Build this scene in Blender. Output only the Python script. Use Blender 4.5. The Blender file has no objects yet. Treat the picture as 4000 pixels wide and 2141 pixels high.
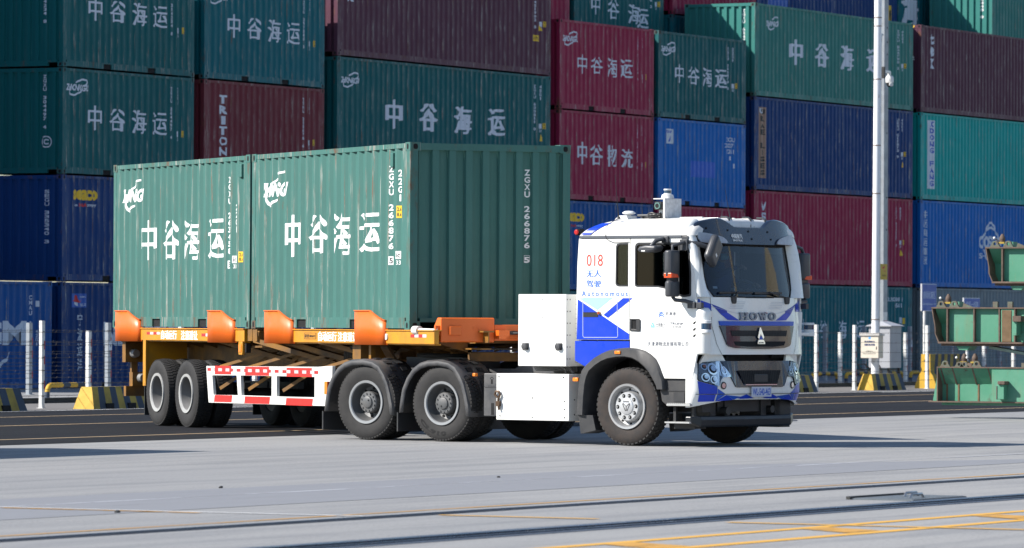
import bpy, bmesh, math, random
from mathutils import Vector, Matrix

rnd = random.Random(7)
R = math.radians
scene = bpy.context.scene
COL = scene.collection

# ------------------------------------------------------------------ camera
# World axes: X runs along the container rows (away to the right), Y into the stacks, Z up. Metres.
CAM = Vector((-104.5376, -68.4011, 1.6154))
YAW, PITCH, ROLL = math.atan2(0.472125, 0.881532), math.atan(195.6 / 20000.0), 0.0049
FWD = Vector((math.cos(YAW) * math.cos(PITCH), math.sin(YAW) * math.cos(PITCH), math.sin(PITCH)))
RGT = Vector((math.sin(YAW), -math.cos(YAW), 0))
UPV = RGT.cross(FWD)
r2 = RGT * math.cos(ROLL) + UPV * math.sin(ROLL)
u2 = UPV * math.cos(ROLL) - RGT * math.sin(ROLL)
cam = bpy.data.cameras.new('camera')
cam.lens, cam.sensor_width, cam.sensor_fit = 180.0, 36.0, 'HORIZONTAL'
cam.clip_start, cam.clip_end = 1.0, 5000.0
cam.dof.use_dof = True
cam.dof.focus_distance = 69.0
cam.dof.aperture_fstop = 5.6
cam_ob = bpy.data.objects.new('camera', cam)
COL.objects.link(cam_ob)
cam_ob.matrix_world = Matrix(((r2.x, u2.x, -FWD.x, CAM.x), (r2.y, u2.y, -FWD.y, CAM.y), (r2.z, u2.z, -FWD.z, CAM.z), (0, 0, 0, 1)))
scene.camera = cam_ob

# ------------------------------------------------------------------ light
SUN_AZ, SUN_EL = R(318.0), R(38.0)          # azimuth from +Y towards +X
SUN_DIR = Vector((math.sin(SUN_AZ) * math.cos(SUN_EL), math.cos(SUN_AZ) * math.cos(SUN_EL), math.sin(SUN_EL)))
world = bpy.data.worlds.new("World")
scene.world = world
world.use_nodes = True
wn = world.node_tree
sky = wn.nodes.new('ShaderNodeTexSky')
sky.sky_type = 'NISHITA'
sky.sun_disc = False
sky.sun_elevation, sky.sun_rotation = SUN_EL, SUN_AZ
sky.air_density, sky.dust_density, sky.ozone_density = 1.0, 0.35, 2.5
wn.links.new(sky.outputs[0], wn.nodes['Background'].inputs[0])
wn.nodes['Background'].inputs[1].default_value = 0.095
sl = bpy.data.lights.new('sun', 'SUN')
sl.energy, sl.angle, sl.color = 4.8, R(0.53), (1.0, 0.945, 0.87)
sun = bpy.data.objects.new('sun', sl)
COL.objects.link(sun)
sun.rotation_euler = SUN_DIR.to_track_quat('Z', 'Y').to_euler()
scene.view_settings.view_transform = 'Standard'
scene.view_settings.look = 'None'
scene.view_settings.gamma = 1.0
scene.view_settings.exposure = 0.78
scene.cycles.max_bounces = 6
scene.cycles.transparent_max_bounces = 12

# ------------------------------------------------------------------ material helpers
MATS = {}


class NT:
    def __init__(s, name):
        s.m = bpy.data.materials.new(name)
        s.m.use_nodes = True
        s.t = s.m.node_tree
        s.b = s.t.nodes['Principled BSDF']
        s.out = s.t.nodes['Material Output']

    def n(s, typ, **kw):
        nd = s.t.nodes.new(typ)
        for k, v in kw.items():
            if k[0] == 'i' and k[1:].isdigit():
                s.set(nd, int(k[1:]), v)
            elif k[0] == 'I':
                s.set(nd, k[1:].replace('_', ' '), v)
            else:
                setattr(nd, k, v)
        return nd

    def set(s, nd, key, v):
        if hasattr(v, 'is_output'):
            s.t.links.new(v, nd.inputs[key])
        else:
            nd.inputs[key].default_value = v

    def coord(s, scale=(1, 1, 1), kind='Object'):
        tc = s.n('ShaderNodeTexCoord')
        mp = s.n('ShaderNodeMapping')
        s.t.links.new(tc.outputs[kind], mp.inputs[0])
        mp.inputs['Scale'].default_value = scale
        return mp.outputs[0]

    def noise(s, vec, scale=1.0, detail=4.0, rough=0.55, dist=0.0):
        nd = s.n('ShaderNodeTexNoise')
        s.t.links.new(vec, nd.inputs['Vector'])
        nd.inputs['Scale'].default_value = scale
        nd.inputs['Detail'].default_value = detail
        nd.inputs['Roughness'].default_value = rough
        nd.inputs['Distortion'].default_value = dist
        return nd.outputs['Fac']

    def ramp(s, fac, a, b, va=0.0, vb=1.0):
        nd = s.n('ShaderNodeMapRange')
        nd.clamp = True
        s.t.links.new(fac, nd.inputs[0])
        for i, v in zip((1, 2, 3, 4), (a, b, va, vb)):
            nd.inputs[i].default_value = v
        return nd.outputs[0]

    def math(s, op, a, b=0.0):
        nd = s.n('ShaderNodeMath', operation=op)
        s.set(nd, 0, a)
        s.set(nd, 1, b)
        return nd.outputs[0]

    def mix(s, fac, a, b, blend='MIX'):
        nd = s.n('ShaderNodeMix', data_type='RGBA', blend_type=blend)
        for key, v in ((0, fac), (6, a), (7, b)):
            if not hasattr(v, 'is_output') and key != 0 and len(v) == 3:
                v = (*v, 1.0)
            s.set(nd, key, v)
        return nd.outputs[2]

    def base(s, v):
        if not hasattr(v, 'is_output') and len(v) == 3:
            v = (*v, 1.0)
        s.set(s.b, 'Base Color', v)

    def p(s, **kw):
        for k, v in kw.items():
            s.set(s.b, k.replace('_', ' '), v)

    def bump(s, h, strength=0.2, dist=0.01):
        nd = s.n('ShaderNodeBump')
        s.set(nd, 'Height', h)
        nd.inputs['Strength'].default_value = strength
        nd.inputs['Distance'].default_value = dist
        s.t.links.new(nd.outputs[0], s.b.inputs['Normal'])


def simple(name, col, rough=0.5, metal=0.0, dirt=0.12, scale=6.0, coat=0.0, dirtcol=None):
    """A plain surface with a little uneven wear in colour and gloss."""
    if name in MATS:
        return MATS[name]
    m = NT(name)
    nz = m.noise(m.coord(), scale, 6, 0.6)
    f = m.ramp(nz, 0.35, 0.75)
    dc = dirtcol or tuple(c * 0.55 for c in col)
    m.base(m.mix(m.math('MULTIPLY', f, dirt * 2), col, dc))
    m.p(Roughness=m.ramp(nz, 0.3, 0.7, max(rough - 0.08, 0.03), min(rough + 0.1, 1)), Metallic=metal, Coat_Weight=coat)
    MATS[name] = m.m
    return m.m


def emitless_glass(name, tint, alpha_fac, ior=1.5):
    """Tinted window glass: partly see-through, with a fresnel reflection."""
    m = NT(name)
    tr = m.n('ShaderNodeBsdfTransparent')
    tr.inputs[0].default_value = (*tint, 1)
    gl = m.n('ShaderNodeBsdfGlossy')
    gl.inputs['Roughness'].default_value = 0.02
    gl.inputs['Color'].default_value = (0.95, 0.97, 1.0, 1)
    fr = m.n('ShaderNodeFresnel')
    fr.inputs[0].default_value = ior
    mx = m.n('ShaderNodeMixShader')
    m.t.links.new(m.ramp(fr.outputs[0], 0, 1, 0.0, alpha_fac), mx.inputs[0])
    m.t.links.new(tr.outputs[0], mx.inputs[1])
    m.t.links.new(gl.outputs[0], mx.inputs[2])
    m.t.links.new(mx.outputs[0], m.out.inputs[0])
    MATS[name] = m.m
    return m.m


def container_paint(name, rust_lo, rust_hi, scratch=1.0, rough=0.5):
    """Weathered container paint; the hue is the object's own colour."""
    m = NT(name)
    oi = m.n('ShaderNodeObjectInfo')
    tc = m.n('ShaderNodeTexCoord')
    off = m.n('ShaderNodeVectorMath', operation='SCALE')
    m.t.links.new(oi.outputs['Location'], off.inputs[0])
    off.inputs[3].default_value = 0.37
    add = m.n('ShaderNodeVectorMath', operation='ADD')
    m.t.links.new(tc.outputs['Object'], add.inputs[0])
    m.t.links.new(off.outputs[0], add.inputs[1])
    v0 = add.outputs[0]

    def mp(sc):
        nd = m.n('ShaderNodeMapping')
        m.t.links.new(v0, nd.inputs[0])
        nd.inputs['Scale'].default_value = sc
        return nd.outputs[0]
    big = m.noise(mp((0.5, 0.5, 0.7)), 1.0, 4, 0.6)
    streak = m.noise(mp((9.0, 9.0, 0.55)), 1.0, 5, 0.65)
    fine = m.noise(mp((34.0, 34.0, 1.5)), 1.0, 4, 0.7)
    rustn = m.noise(mp((4.0, 4.0, 1.6)), 1.0, 8, 0.72)
    col = m.mix(m.ramp(big, 0.3, 0.75, 0.0, 0.30), oi.outputs['Color'], m.mix(1.0, oi.outputs['Color'], (0.62, 0.62, 0.64), 'MULTIPLY'))
    # chalky fading in vertical runs
    col = m.mix(m.ramp(streak, 0.55, 0.82, 0.0, 0.22), col, m.mix(0.30, oi.outputs['Color'], (0.45, 0.45, 0.43)))
    # dark run-off
    col = m.mix(m.ramp(fine, 0.60, 0.85, 0.0, 0.35), col, m.mix(1.0, oi.outputs['Color'], (0.35, 0.35, 0.36), 'MULTIPLY'))
    # scraped outer ridges of the side walls
    sep = m.n('ShaderNodeSeparateXYZ')
    m.t.links.new(tc.outputs['Object'], sep.inputs[0])
    ridge = m.ramp(m.math('ABSOLUTE', m.math('SUBTRACT', sep.outputs[1], 1.219)), 1.1985, 1.2075)
    sc = m.math('MULTIPLY', ridge, m.ramp(fine, 0.53, 0.60, 0.0, 0.85 * scratch))
    sc = m.math('MULTIPLY', sc, m.ramp(m.noise(mp((2.6, 2.6, 1.1)), 1.0, 3, 0.6), 0.40, 0.56))
    scol = m.mix(m.ramp(rustn, 0.42, 0.58), (0.34, 0.34, 0.31), (0.16, 0.085, 0.055))
    col = m.mix(sc, col, scol)
    # rust spots and bleeding
    rmask = m.math('MULTIPLY', m.ramp(rustn, rust_lo, rust_hi), m.ramp(streak, 0.38, 0.60, 0.25, 1.0))
    rcol = m.mix(m.ramp(fine, 0.35, 0.7), (0.16, 0.07, 0.035), (0.07, 0.035, 0.022))
    m.base(m.mix(rmask, col, rcol))
    m.p(Roughness=m.ramp(rustn, 0.3, 0.7, rough - 0.06, rough + 0.25), Specular_IOR_Level=0.25)
    m.bump(m.noise(mp((3, 3, 2.2)), 1.0, 4, 0.6), 0.35, 0.012)
    MATS[name] = m.m
    return m.m


def worn_paint_mark(name, col, wear=0.5):
    """Stencilled paint or sticker that has flaked in vertical scratches."""
    m = NT(name)
    v = m.coord((26, 26, 1.6), 'Object')
    geo = m.n('ShaderNodeNewGeometry')
    mp = m.n('ShaderNodeMapping')
    m.t.links.new(geo.outputs['Position'], mp.inputs[0])
    mp.inputs['Scale'].default_value = (24, 24, 1.3)
    nz = m.noise(mp.outputs[0], 1.0, 5, 0.7)
    mask = m.ramp(nz, 0.63 - 0.16 * wear, 0.72 - 0.10 * wear, 1.0, 1.0 - min(1.0, wear * 1.3))
    m.base(m.mix(m.ramp(nz, 0.3, 0.7, 0, 0.25), col, tuple(c * 0.7 for c in col)))
    m.p(Roughness=0.6)
    tr = m.n('ShaderNodeBsdfTransparent')
    mx = m.n('ShaderNodeMixShader')
    m.t.links.new(mask, mx.inputs[0])
    m.t.links.new(tr.outputs[0], mx.inputs[1])
    m.t.links.new(m.b.outputs[0], mx.inputs[2])
    m.t.links.new(mx.outputs[0], m.out.inputs[0])
    MATS[name] = m.m
    return m.m


def rubber(name, dust, dustcol):
    m = NT(name)
    nz = m.noise(m.coord(), 7, 6, 0.65)
    n2 = m.noise(m.coord(), 40, 4, 0.6)
    f = m.math('MULTIPLY', m.ramp(nz, 0.25, 0.7), dust)
    m.base(m.mix(f, (0.012, 0.012, 0.013), dustcol))
    m.p(Roughness=0.82)
    m.bump(n2, 0.15, 0.004)
    MATS[name] = m.m
    return m.m


# ------------------------------------------------------------------ mesh helpers
class MB:
    def __init__(s):
        s.v, s.f, s.m, s.mats = [], [], [], []

    def mi(s, mat):
        if mat is None:
            return 0
        if mat not in s.mats:
            s.mats.append(mat)
        return s.mats.index(mat)

    def add(s, verts, faces, mat=None):
        o, k = len(s.v), s.mi(mat)
        s.v += [tuple(v) for v in verts]
        for f in faces:
            s.f.append(tuple(i + o for i in f))
            s.m.append(k)
        return s

    def box(s, x0, x1, y0, y1, z0, z1, mat=None, mtx=None):
        vs = [Vector((x, y, z)) for x in (x0, x1) for y in (y0, y1) for z in (z0, z1)]
        if mtx is not None:
            vs = [mtx @ v for v in vs]
        return s.add(vs, [(0, 1, 3, 2), (4, 6, 7, 5), (0, 4, 5, 1), (2, 3, 7, 6), (0, 2, 6, 4), (1, 5, 7, 3)], mat)

    def beam(s, p0, p1, w, h, mat=None, up=(0, 0, 1)):
        """A rectangular bar from p0 to p1."""
        p0, p1 = Vector(p0), Vector(p1)
        d = (p1 - p0)
        L = d.length
        d.normalize()
        u = Vector(up)
        if abs(d.dot(u)) > 0.98:
            u = Vector((1, 0, 0))
        sd = d.cross(u).normalized()
        u = sd.cross(d)
        M = Matrix(((d.x, sd.x, u.x, p0.x), (d.y, sd.y, u.y, p0.y), (d.z, sd.z, u.z, p0.z), (0, 0, 0, 1)))
        return s.box(0, L, -w / 2, w / 2, -h / 2, h / 2, mat, M)

    def prism(s, poly, axis, t0, t1, mat=None):
        """poly in the plane across `axis` (x: (y,z), y: (x,z), z: (x,y)), extruded t0..t1."""
        def P(a, b, t):
            return {'x': (t, a, b), 'y': (a, t, b), 'z': (a, b, t)}[axis]
        n = len(poly)
        vs = [P(a, b, t0) for a, b in poly] + [P(a, b, t1) for a, b in poly]
        fs = [tuple(range(n)), tuple(range(2 * n - 1, n - 1, -1))]
        fs += [(i, i + n, (i + 1) % n + n, (i + 1) % n) for i in range(n)]
        return s.add(vs, fs, mat)

    def cyl(s, p0, p1, r0, r1=None, n=16, mat=None, caps=True):
        p0, p1 = Vector(p0), Vector(p1)
        r1 = r0 if r1 is None else r1
        d = (p1 - p0).normalized()
        u = Vector((0, 0, 1)) if abs(d.z) < 0.9 else Vector((1, 0, 0))
        a = d.cross(u).normalized()
        b = d.cross(a)
        vs = []
        for p, r in ((p0, r0), (p1, r1)):
            vs += [p + a * (r * math.cos(2 * math.pi * i / n)) + b * (r * math.sin(2 * math.pi * i / n)) for i in range(n)]
        fs = [(i, (i + 1) % n, (i + 1) % n + n, i + n) for i in range(n)]
        if caps:
            fs += [tuple(range(n - 1, -1, -1)), tuple(range(n, 2 * n))]
        return s.add(vs, fs, mat)

    def tube(s, pts, r, n=8, mat=None):
        pts = [Vector(p) for p in pts]
        vs, fs, prev = [], [], None
        for i, p in enumerate(pts):
            d = (pts[min(i + 1, len(pts) - 1)] - pts[max(i - 1, 0)]).normalized()
            if prev is None:
                u = Vector((0, 0, 1)) if abs(d.z) < 0.9 else Vector((1, 0, 0))
                a = d.cross(u).normalized()
            else:
                a = (prev - d * prev.dot(d)).normalized()
            prev = a
            b = d.cross(a)
            vs += [p + a * (r * math.cos(2 * math.pi * k / n)) + b * (r * math.sin(2 * math.pi * k / n)) for k in range(n)]
        for i in range(len(pts) - 1):
            fs += [(i * n + k, i * n + (k + 1) % n, (i + 1) * n + (k + 1) % n, (i + 1) * n + k) for k in range(n)]
        fs += [tuple(range(n - 1, -1, -1)), tuple(range((len(pts) - 1) * n, len(pts) * n))]
        return s.add(vs, fs, mat)

    def lathe(s, prof, c=(0, 0, 0), axis='y', n=32, mat=None, sign=1):
        """prof: (radius, height along axis)."""
        vs, fs = [], []
        for i in range(n):
            a = 2 * math.pi * i / n
            for r, h in prof:
                q = (r * math.cos(a), r * math.sin(a))
                h = h * sign
                p = {'y': (q[0], h, q[1]), 'z': (q[0], q[1], h), 'x': (h, q[0], q[1])}[axis]
                vs.append((p[0] + c[0], p[1] + c[1], p[2] + c[2]))
        k = len(prof)
        for i in range(n):
            j = (i + 1) % n
            fs += [(i * k + t, i * k + t + 1, j * k + t + 1, j * k + t) for t in range(k - 1)]
        return s.add(vs, fs, mat)

    def grid(s, rows, mat=None, close=False):
        k = len(rows[0])
        vs = [p for r in rows for p in r]
        fs = []
        for i in range(len(rows) - 1):
            for j in range(k - 1 + (1 if close else 0)):
                j2 = (j + 1) % k
                fs.append((i * k + j, i * k + j2, (i + 1) * k + j2, (i + 1) * k + j))
        return s.add(vs, fs, mat)

    def plate(s, outer, holes, y0, y1, mat=None):
        """A flat sheet in the x-z plane with holes, from y0 to y1."""
        bm = bmesh.new()
        loops = []
        for lp in [outer] + holes:
            vv = [bm.verts.new((a, 0, b)) for a, b in lp]
            loops.append(vv)
            for i in range(len(vv)):
                bm.edges.new((vv[i], vv[(i + 1) % len(vv)]))
        bmesh.ops.triangle_fill(bm, edges=bm.edges[:], use_beauty=True)
        bm.verts.index_update()
        co = [v.co.copy() for v in bm.verts]
        tris = [tuple(v.index for v in f.verts) for f in bm.faces]
        lid = [[v.index for v in lp] for lp in loops]
        bm.free()
        n = len(co)
        vs = [(c.x, y0, c.z) for c in co] + [(c.x, y1, c.z) for c in co]
        fs = tris + [tuple(i + n for i in reversed(t)) for t in tris]
        for lp in lid:
            fs += [(lp[i], lp[(i + 1) % len(lp)], lp[(i + 1) % len(lp)] + n, lp[i] + n) for i in range(len(lp))]
        return s.add(vs, fs, mat)

    def build(s, name, mat=None, parent=None, bevel=0.0, smooth=40, segs=2, solid=0.0, recalc=True):
        me = bpy.data.meshes.new(name)
        me.from_pydata(s.v, [], s.f)
        mats = s.mats if s.mats else [mat]
        for mm in mats:
            me.materials.append(mm)
        if s.mats:
            me.polygons.foreach_set('material_index', s.m)
        if recalc:
            bm = bmesh.new()
            bm.from_mesh(me)
            bmesh.ops.recalc_face_normals(bm, faces=bm.faces[:])
            bm.to_mesh(me)
            bm.free()
        if smooth:
            me.polygons.foreach_set('use_smooth', [True] * len(me.polygons))
            me.set_sharp_from_angle(angle=R(smooth))
        ob = bpy.data.objects.new(name, me)
        COL.objects.link(ob)
        if parent is not None:
            ob.parent = parent
        if solid:
            md = ob.modifiers.new('thick', 'SOLIDIFY')
            md.thickness = solid
            md.offset = -1
        if bevel:
            md = ob.modifiers.new('edge', 'BEVEL')
            md.width, md.segments, md.limit_method, md.angle_limit = bevel, segs, 'ANGLE', R(40)
            md.harden_normals = False
        return ob


def tag(ob, label=None, cat=None, group=None, kind=None):
    if label:
        ob['label'] = label
    if cat:
        ob['category'] = cat
    if group:
        ob['group'] = group
    if kind:
        ob['kind'] = kind
    return ob


def empty(name, loc=(0, 0, 0), rz=0.0, label=None, cat=None, group=None):
    o = bpy.data.objects.new(name, None)
    o.empty_display_size = 0.3
    COL.objects.link(o)
    o.location = loc
    o.rotation_euler = (0, 0, rz)
    return tag(o, label, cat, group)


def copy_tree(o, parent=None):
    c = o.copy()
    COL.objects.link(c)
    c.parent = parent
    for ch in list(o.children):
        copy_tree(ch, c)
    return c


# ------------------------------------------------------------------ flat marks (writing, stickers) laid on any surface
_TXT = {}


def text2d(body, bold=0.0, line=1.0):
    key = (body, bold, line)
    if key not in _TXT:
        cu = bpy.data.curves.new('text', 'FONT')
        cu.body, cu.offset, cu.space_line, cu.align_x = body, bold, line, 'CENTER'
        cu.resolution_u = 3
        ob = bpy.data.objects.new('text', cu)
        me = ob.to_mesh()
        vs = [(v.co.x, v.co.y) for v in me.vertices]
        fs = [tuple(p.vertices) for p in me.polygons]
        ob.to_mesh_clear()
        bpy.data.objects.remove(ob)
        bpy.data.curves.remove(cu)
        x0, x1 = min(v[0] for v in vs), max(v[0] for v in vs)
        y0, y1 = min(v[1] for v in vs), max(v[1] for v in vs)
        _TXT[key] = ([((v[0] - x0) / (x1 - x0), (v[1] - y0) / (y1 - y0)) for v in vs], fs)
    return _TXT[key]


class Marks:
    """Collects flat shapes in face coordinates (a, b), then lays them on a surface."""

    def __init__(s):
        s.items = []

    def put(s, vs, fs, mat):
        bb = (min(v[0] for v in vs), max(v[0] for v in vs), min(v[1] for v in vs), max(v[1] for v in vs))
        lv = 0.0
        for _, _, _, l, o in s.items:
            if bb[0] < o[1] and o[0] < bb[1] and bb[2] < o[3] and o[2] < bb[3]:
                lv = max(lv, l + 1.0)
        s.items.append((vs, fs, mat, lv, bb))
        return lv

    def text(s, body, a0, b0, a1, b1, mat, bold=0.02, line=1.0, slant=0.0):
        cjk = any(ord(c) > 0x2000 for c in body)
        vs, fs = text2d(body, 0.0 if cjk else bold, line)
        P = [(a0 + x * (a1 - a0) + slant * (y - 0.5) * (b1 - b0), b0 + y * (b1 - b0)) for x, y in vs]
        lv = s.put(P, fs, mat)
        if cjk and bold > 0.012:
            d = bold * (a1 - a0) / max(1, len(body)) * 1.1
            n = 1 if bold < 0.03 else 2
            for k in range(1, n + 1):
                for sg in (-1, 1):
                    q = sg * d * k
                    lv += 0.2
                    s.items.append(([(x + q, y + 0.15 * q) for x, y in P], fs, mat, lv, s.items[-1][4]))
        return s

    def stack(s, body, ac, w, b_top, b_bot, mat, bold=0.02):
        """Characters one under another."""
        n = len(body)
        h = (b_top - b_bot) / n
        for i, ch in enumerate(body):
            if ch != ' ':
                t = b_top - i * h
                ww = w * (0.45 if ch in '1I' else 1)
                s.text(ch, ac - ww / 2, t - h * 0.82, ac + ww / 2, t, mat, bold)
        return s

    def poly(s, pts, mat):
        s.put(list(pts), [tuple(range(len(pts)))], mat)
        return s

    def rect(s, a0, b0, a1, b1, mat):
        return s.poly([(a0, b0), (a1, b0), (a1, b1), (a0, b1)], mat)

    def ring(s, ca, cb, r0, r1, mat, n=24, a_from=0.0, a_to=360.0):
        vs, fs = [], []
        for i in range(n + 1):
            t = R(a_from + (a_to - a_from) * i / n)
            vs += [(ca + r0 * math.cos(t), cb + r0 * math.sin(t)), (ca + r1 * math.cos(t), cb + r1 * math.sin(t))]
        for i in range(n):
            fs.append((2 * i, 2 * i + 1, 2 * i + 3, 2 * i + 2))
        s.put(vs, fs, mat)
        return s

    def stroke(s, pts, w, mat):
        vs, fs = [], []
        for i, p in enumerate(pts):
            q0, q1 = pts[max(i - 1, 0)], pts[min(i + 1, len(pts) - 1)]
            dx, dy = q1[0] - q0[0], q1[1] - q0[1]
            L = math.hypot(dx, dy) or 1
            ww = w[i] if isinstance(w, (list, tuple)) else w
            nx, ny = -dy / L * ww / 2, dx / L * ww / 2
            vs += [(p[0] + nx, p[1] + ny), (p[0] - nx, p[1] - ny)]
        for i in range(len(pts) - 1):
            fs.append((2 * i, 2 * i + 1, 2 * i + 3, 2 * i + 2))
        s.put(vs, fs, mat)
        return s

    def build(s, name, mapf, parent, cuts=(), bcuts=(), solid=0.0):
        if not s.items:
            return None
        bm = bmesh.new()
        mats = []
        for vs, fs, mat, lvl, _ in s.items:
            if mat not in mats:
                mats.append(mat)
            k = mats.index(mat)
            bv = [bm.verts.new((a, b, lvl * 1e-3)) for a, b in vs]
            for f in fs:
                try:
                    nf = bm.faces.new([bv[i] for i in f])
                    nf.material_index = k
                except ValueError:
                    pass
        if bm.verts:
            lo = min(v.co.x for v in bm.verts)
            hi = max(v.co.x for v in bm.verts)
            for c in cuts:
                if lo < c < hi:
                    bmesh.ops.bisect_plane(bm, geom=bm.verts[:] + bm.edges[:] + bm.faces[:], plane_co=(c, 0, 0), plane_no=(1, 0, 0))
            lo = min(v.co.y for v in bm.verts)
            hi = max(v.co.y for v in bm.verts)
            for c in bcuts:
                if lo < c < hi:
                    bmesh.ops.bisect_plane(bm, geom=bm.verts[:] + bm.edges[:] + bm.faces[:], plane_co=(0, c, 0), plane_no=(0, 1, 0))
        for v in bm.verts:
            v.co = mapf(v.co.x, v.co.y, v.co.z * 1000)
        me = bpy.data.meshes.new(name)
        bm.to_mesh(me)
        bm.free()
        for mm in mats:
            me.materials.append(mm)
        ob = bpy.data.objects.new(name, me)
        COL.objects.link(ob)
        ob.parent = parent
        if solid:
            md = ob.modifiers.new('thick', 'SOLIDIFY')
            md.thickness, md.offset = solid, 0
        return ob


# ------------------------------------------------------------------ shared materials
paint = container_paint('container_paint', 0.66, 0.74)
paint_frame = container_paint('container_frame_paint', 0.55, 0.66)
paint_rusty = container_paint('container_rusty_paint', 0.47, 0.60)
w_mark = worn_paint_mark('white_stencil', (0.78, 0.79, 0.78), 0.18)
w_mark2 = worn_paint_mark('white_stencil_faded', (0.62, 0.66, 0.74), 0.22)
y_mark = worn_paint_mark('yellow_sticker', (0.80, 0.50, 0.02), 0.15)
k_mark = simple('black_print', (0.015, 0.015, 0.018), 0.6)
r_mark = simple('red_print', (0.55, 0.03, 0.03), 0.6)
b_mark = simple('blue_print', (0.02, 0.09, 0.5), 0.6)
white_sheet = simple('white_sticker', (0.62, 0.66, 0.72), 0.6)
blue_sheet = simple('blue_sticker', (0.01, 0.09, 0.42), 0.5)
bright_blue_patch = simple('repainted_blue', (0.005, 0.10, 0.55), 0.5)
brown_sheet = simple('brown_panel', (0.33, 0.20, 0.14), 0.6)
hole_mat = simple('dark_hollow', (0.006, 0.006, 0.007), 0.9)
black_plastic = simple('black_plastic', (0.020, 0.021, 0.024), 0.5, dirt=0.2, dirtcol=(0.05, 0.05, 0.05))
grey_plastic = simple('grey_plastic', (0.045, 0.048, 0.055), 0.5, dirt=0.25, dirtcol=(0.10, 0.095, 0.09))
dark_steel = simple('dark_steel', (0.028, 0.029, 0.031), 0.55, 0.2, dirt=0.3, dirtcol=(0.05, 0.045, 0.04))
steel = simple('steel', (0.42, 0.42, 0.42), 0.38, 0.9)
chrome = simple('chrome', (0.75, 0.77, 0.8), 0.12, 1.0, dirt=0.05)
# ------------------------------------------------------------------ ground
def ground_material():
    m = NT('concrete')
    v = m.coord((1, 1, 1))
    vx = m.coord((0.10, 1.0, 1.0))
    big = m.noise(m.coord((0.035, 0.11, 1)), 1.0, 5, 0.6)
    streak = m.noise(m.coord((0.16, 1.9, 1)), 1.0, 6, 0.65)
    drag = m.noise(m.coord((1.2, 9.0, 1)), 1.0, 5, 0.7)
    grit = m.noise(v, 26.0, 4, 0.75)
    spot = m.noise(m.coord((2.2, 3.4, 1)), 1.0, 8, 0.78)
    col = m.mix(m.ramp(big, 0.3, 0.7), (0.30, 0.295, 0.285), (0.215, 0.218, 0.222))
    col = m.mix(m.ramp(streak, 0.46, 0.72, 0, 0.75), col, (0.145, 0.15, 0.16))
    col = m.mix(m.ramp(drag, 0.58, 0.8, 0, 0.55), col, (0.16, 0.16, 0.165))
    col = m.mix(m.math('MULTIPLY', m.ramp(grit, 0.52, 0.66, 0, 0.85), m.ramp(m.noise(m.coord((0.25, 0.5, 1)), 1.0, 5, 0.65), 0.40, 0.62, 0.35, 1.0)), col, (0.08, 0.08, 0.085))
    col = m.mix(m.ramp(grit, 0.36, 0.26, 0, 0.35), col, (0.50, 0.49, 0.46))
    col = m.mix(m.ramp(spot, 0.63, 0.72, 0, 0.7), col, (0.10, 0.10, 0.11))
    m.base(col)
    m.p(Roughness=0.88)
    m.bump(grit, 0.35, 0.01)
    return m.m


def asphalt_material():
    m = NT('asphalt')
    grit = m.noise(m.coord((1, 1, 1)), 30.0, 5, 0.8)
    lane = m.noise(m.coord((0.05, 0.7, 1)), 1.0, 5, 0.6)
    col = m.mix(m.ramp(lane, 0.3, 0.7), (0.007, 0.0075, 0.010), (0.012, 0.013, 0.016))
    col = m.mix(m.ramp(grit, 0.64, 0.72, 0, 0.8), col, (0.09, 0.085, 0.08))
    col = m.mix(m.ramp(grit, 0.42, 0.30, 0, 0.6), col, (0.015, 0.015, 0.016))
    m.base(col)
    m.p(Roughness=0.9, Specular_IOR_Level=0.2)
    m.bump(grit, 0.5, 0.008)
    return m.m


def line_paint(name, col, wear):
    m = NT(name)
    n1 = m.noise(m.coord((0.6, 5.0, 1)), 1.0, 6, 0.75)
    n2 = m.noise(m.coord((1, 1, 1)), 22.0, 4, 0.75)
    m.base(m.mix(m.ramp(n1, 0.4, 0.7, 0, 0.4), col, tuple(c * 0.6 + 0.05 for c in col)))
    m.p(Roughness=0.8)
    tr = m.n('ShaderNodeBsdfTransparent')
    mx = m.n('ShaderNodeMixShader')
    f = m.math('MULTIPLY', m.ramp(n1, 0.72 - wear * 0.35, 0.82 - wear * 0.3, 1, 1 - wear), m.ramp(n2, 0.66, 0.74, 1, 0.3))
    m.t.links.new(f, mx.inputs[0])
    m.t.links.new(tr.outputs[0], mx.inputs[1])
    m.t.links.new(m.b.outputs[0], mx.inputs[2])
    m.t.links.new(mx.outputs[0], m.out.inputs[0])
    MATS[name] = m.m
    return m.m


concrete = ground_material()
asphalt = asphalt_material()
yellow_line = line_paint('yellow_line_paint', (0.62, 0.33, 0.035), 0.15)
worn_yellow = line_paint('worn_yellow_paint', (0.48, 0.25, 0.04), 0.6)
cream_line = line_paint('cream_line_paint', (0.42, 0.30, 0.17), 0.15)
white_line = line_paint('white_line_paint', (0.62, 0.62, 0.62), 0.45)
faded_white = line_paint('faded_white_paint', (0.36, 0.37, 0.40), 0.8)
gravel_mat = simple('gritty_strip', (0.17, 0.16, 0.15), 0.95, dirt=0.45, scale=14, dirtcol=(0.11, 0.105, 0.10))
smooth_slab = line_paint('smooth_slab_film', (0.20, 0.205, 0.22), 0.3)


def sheet(name, polys, z, mat, kind='structure'):
    b = MB()
    for pl in polys:
        b.add([(x, y, z) for x, y in pl], [tuple(range(len(pl)))])
    o = b.build(name, mat, smooth=0)
    return tag(o, kind=kind)


def strip(x0, x1, yc, w):
    return [(x0, yc - w / 2), (x1, yc - w / 2), (x1, yc + w / 2), (x0, yc + w / 2)]


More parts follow.
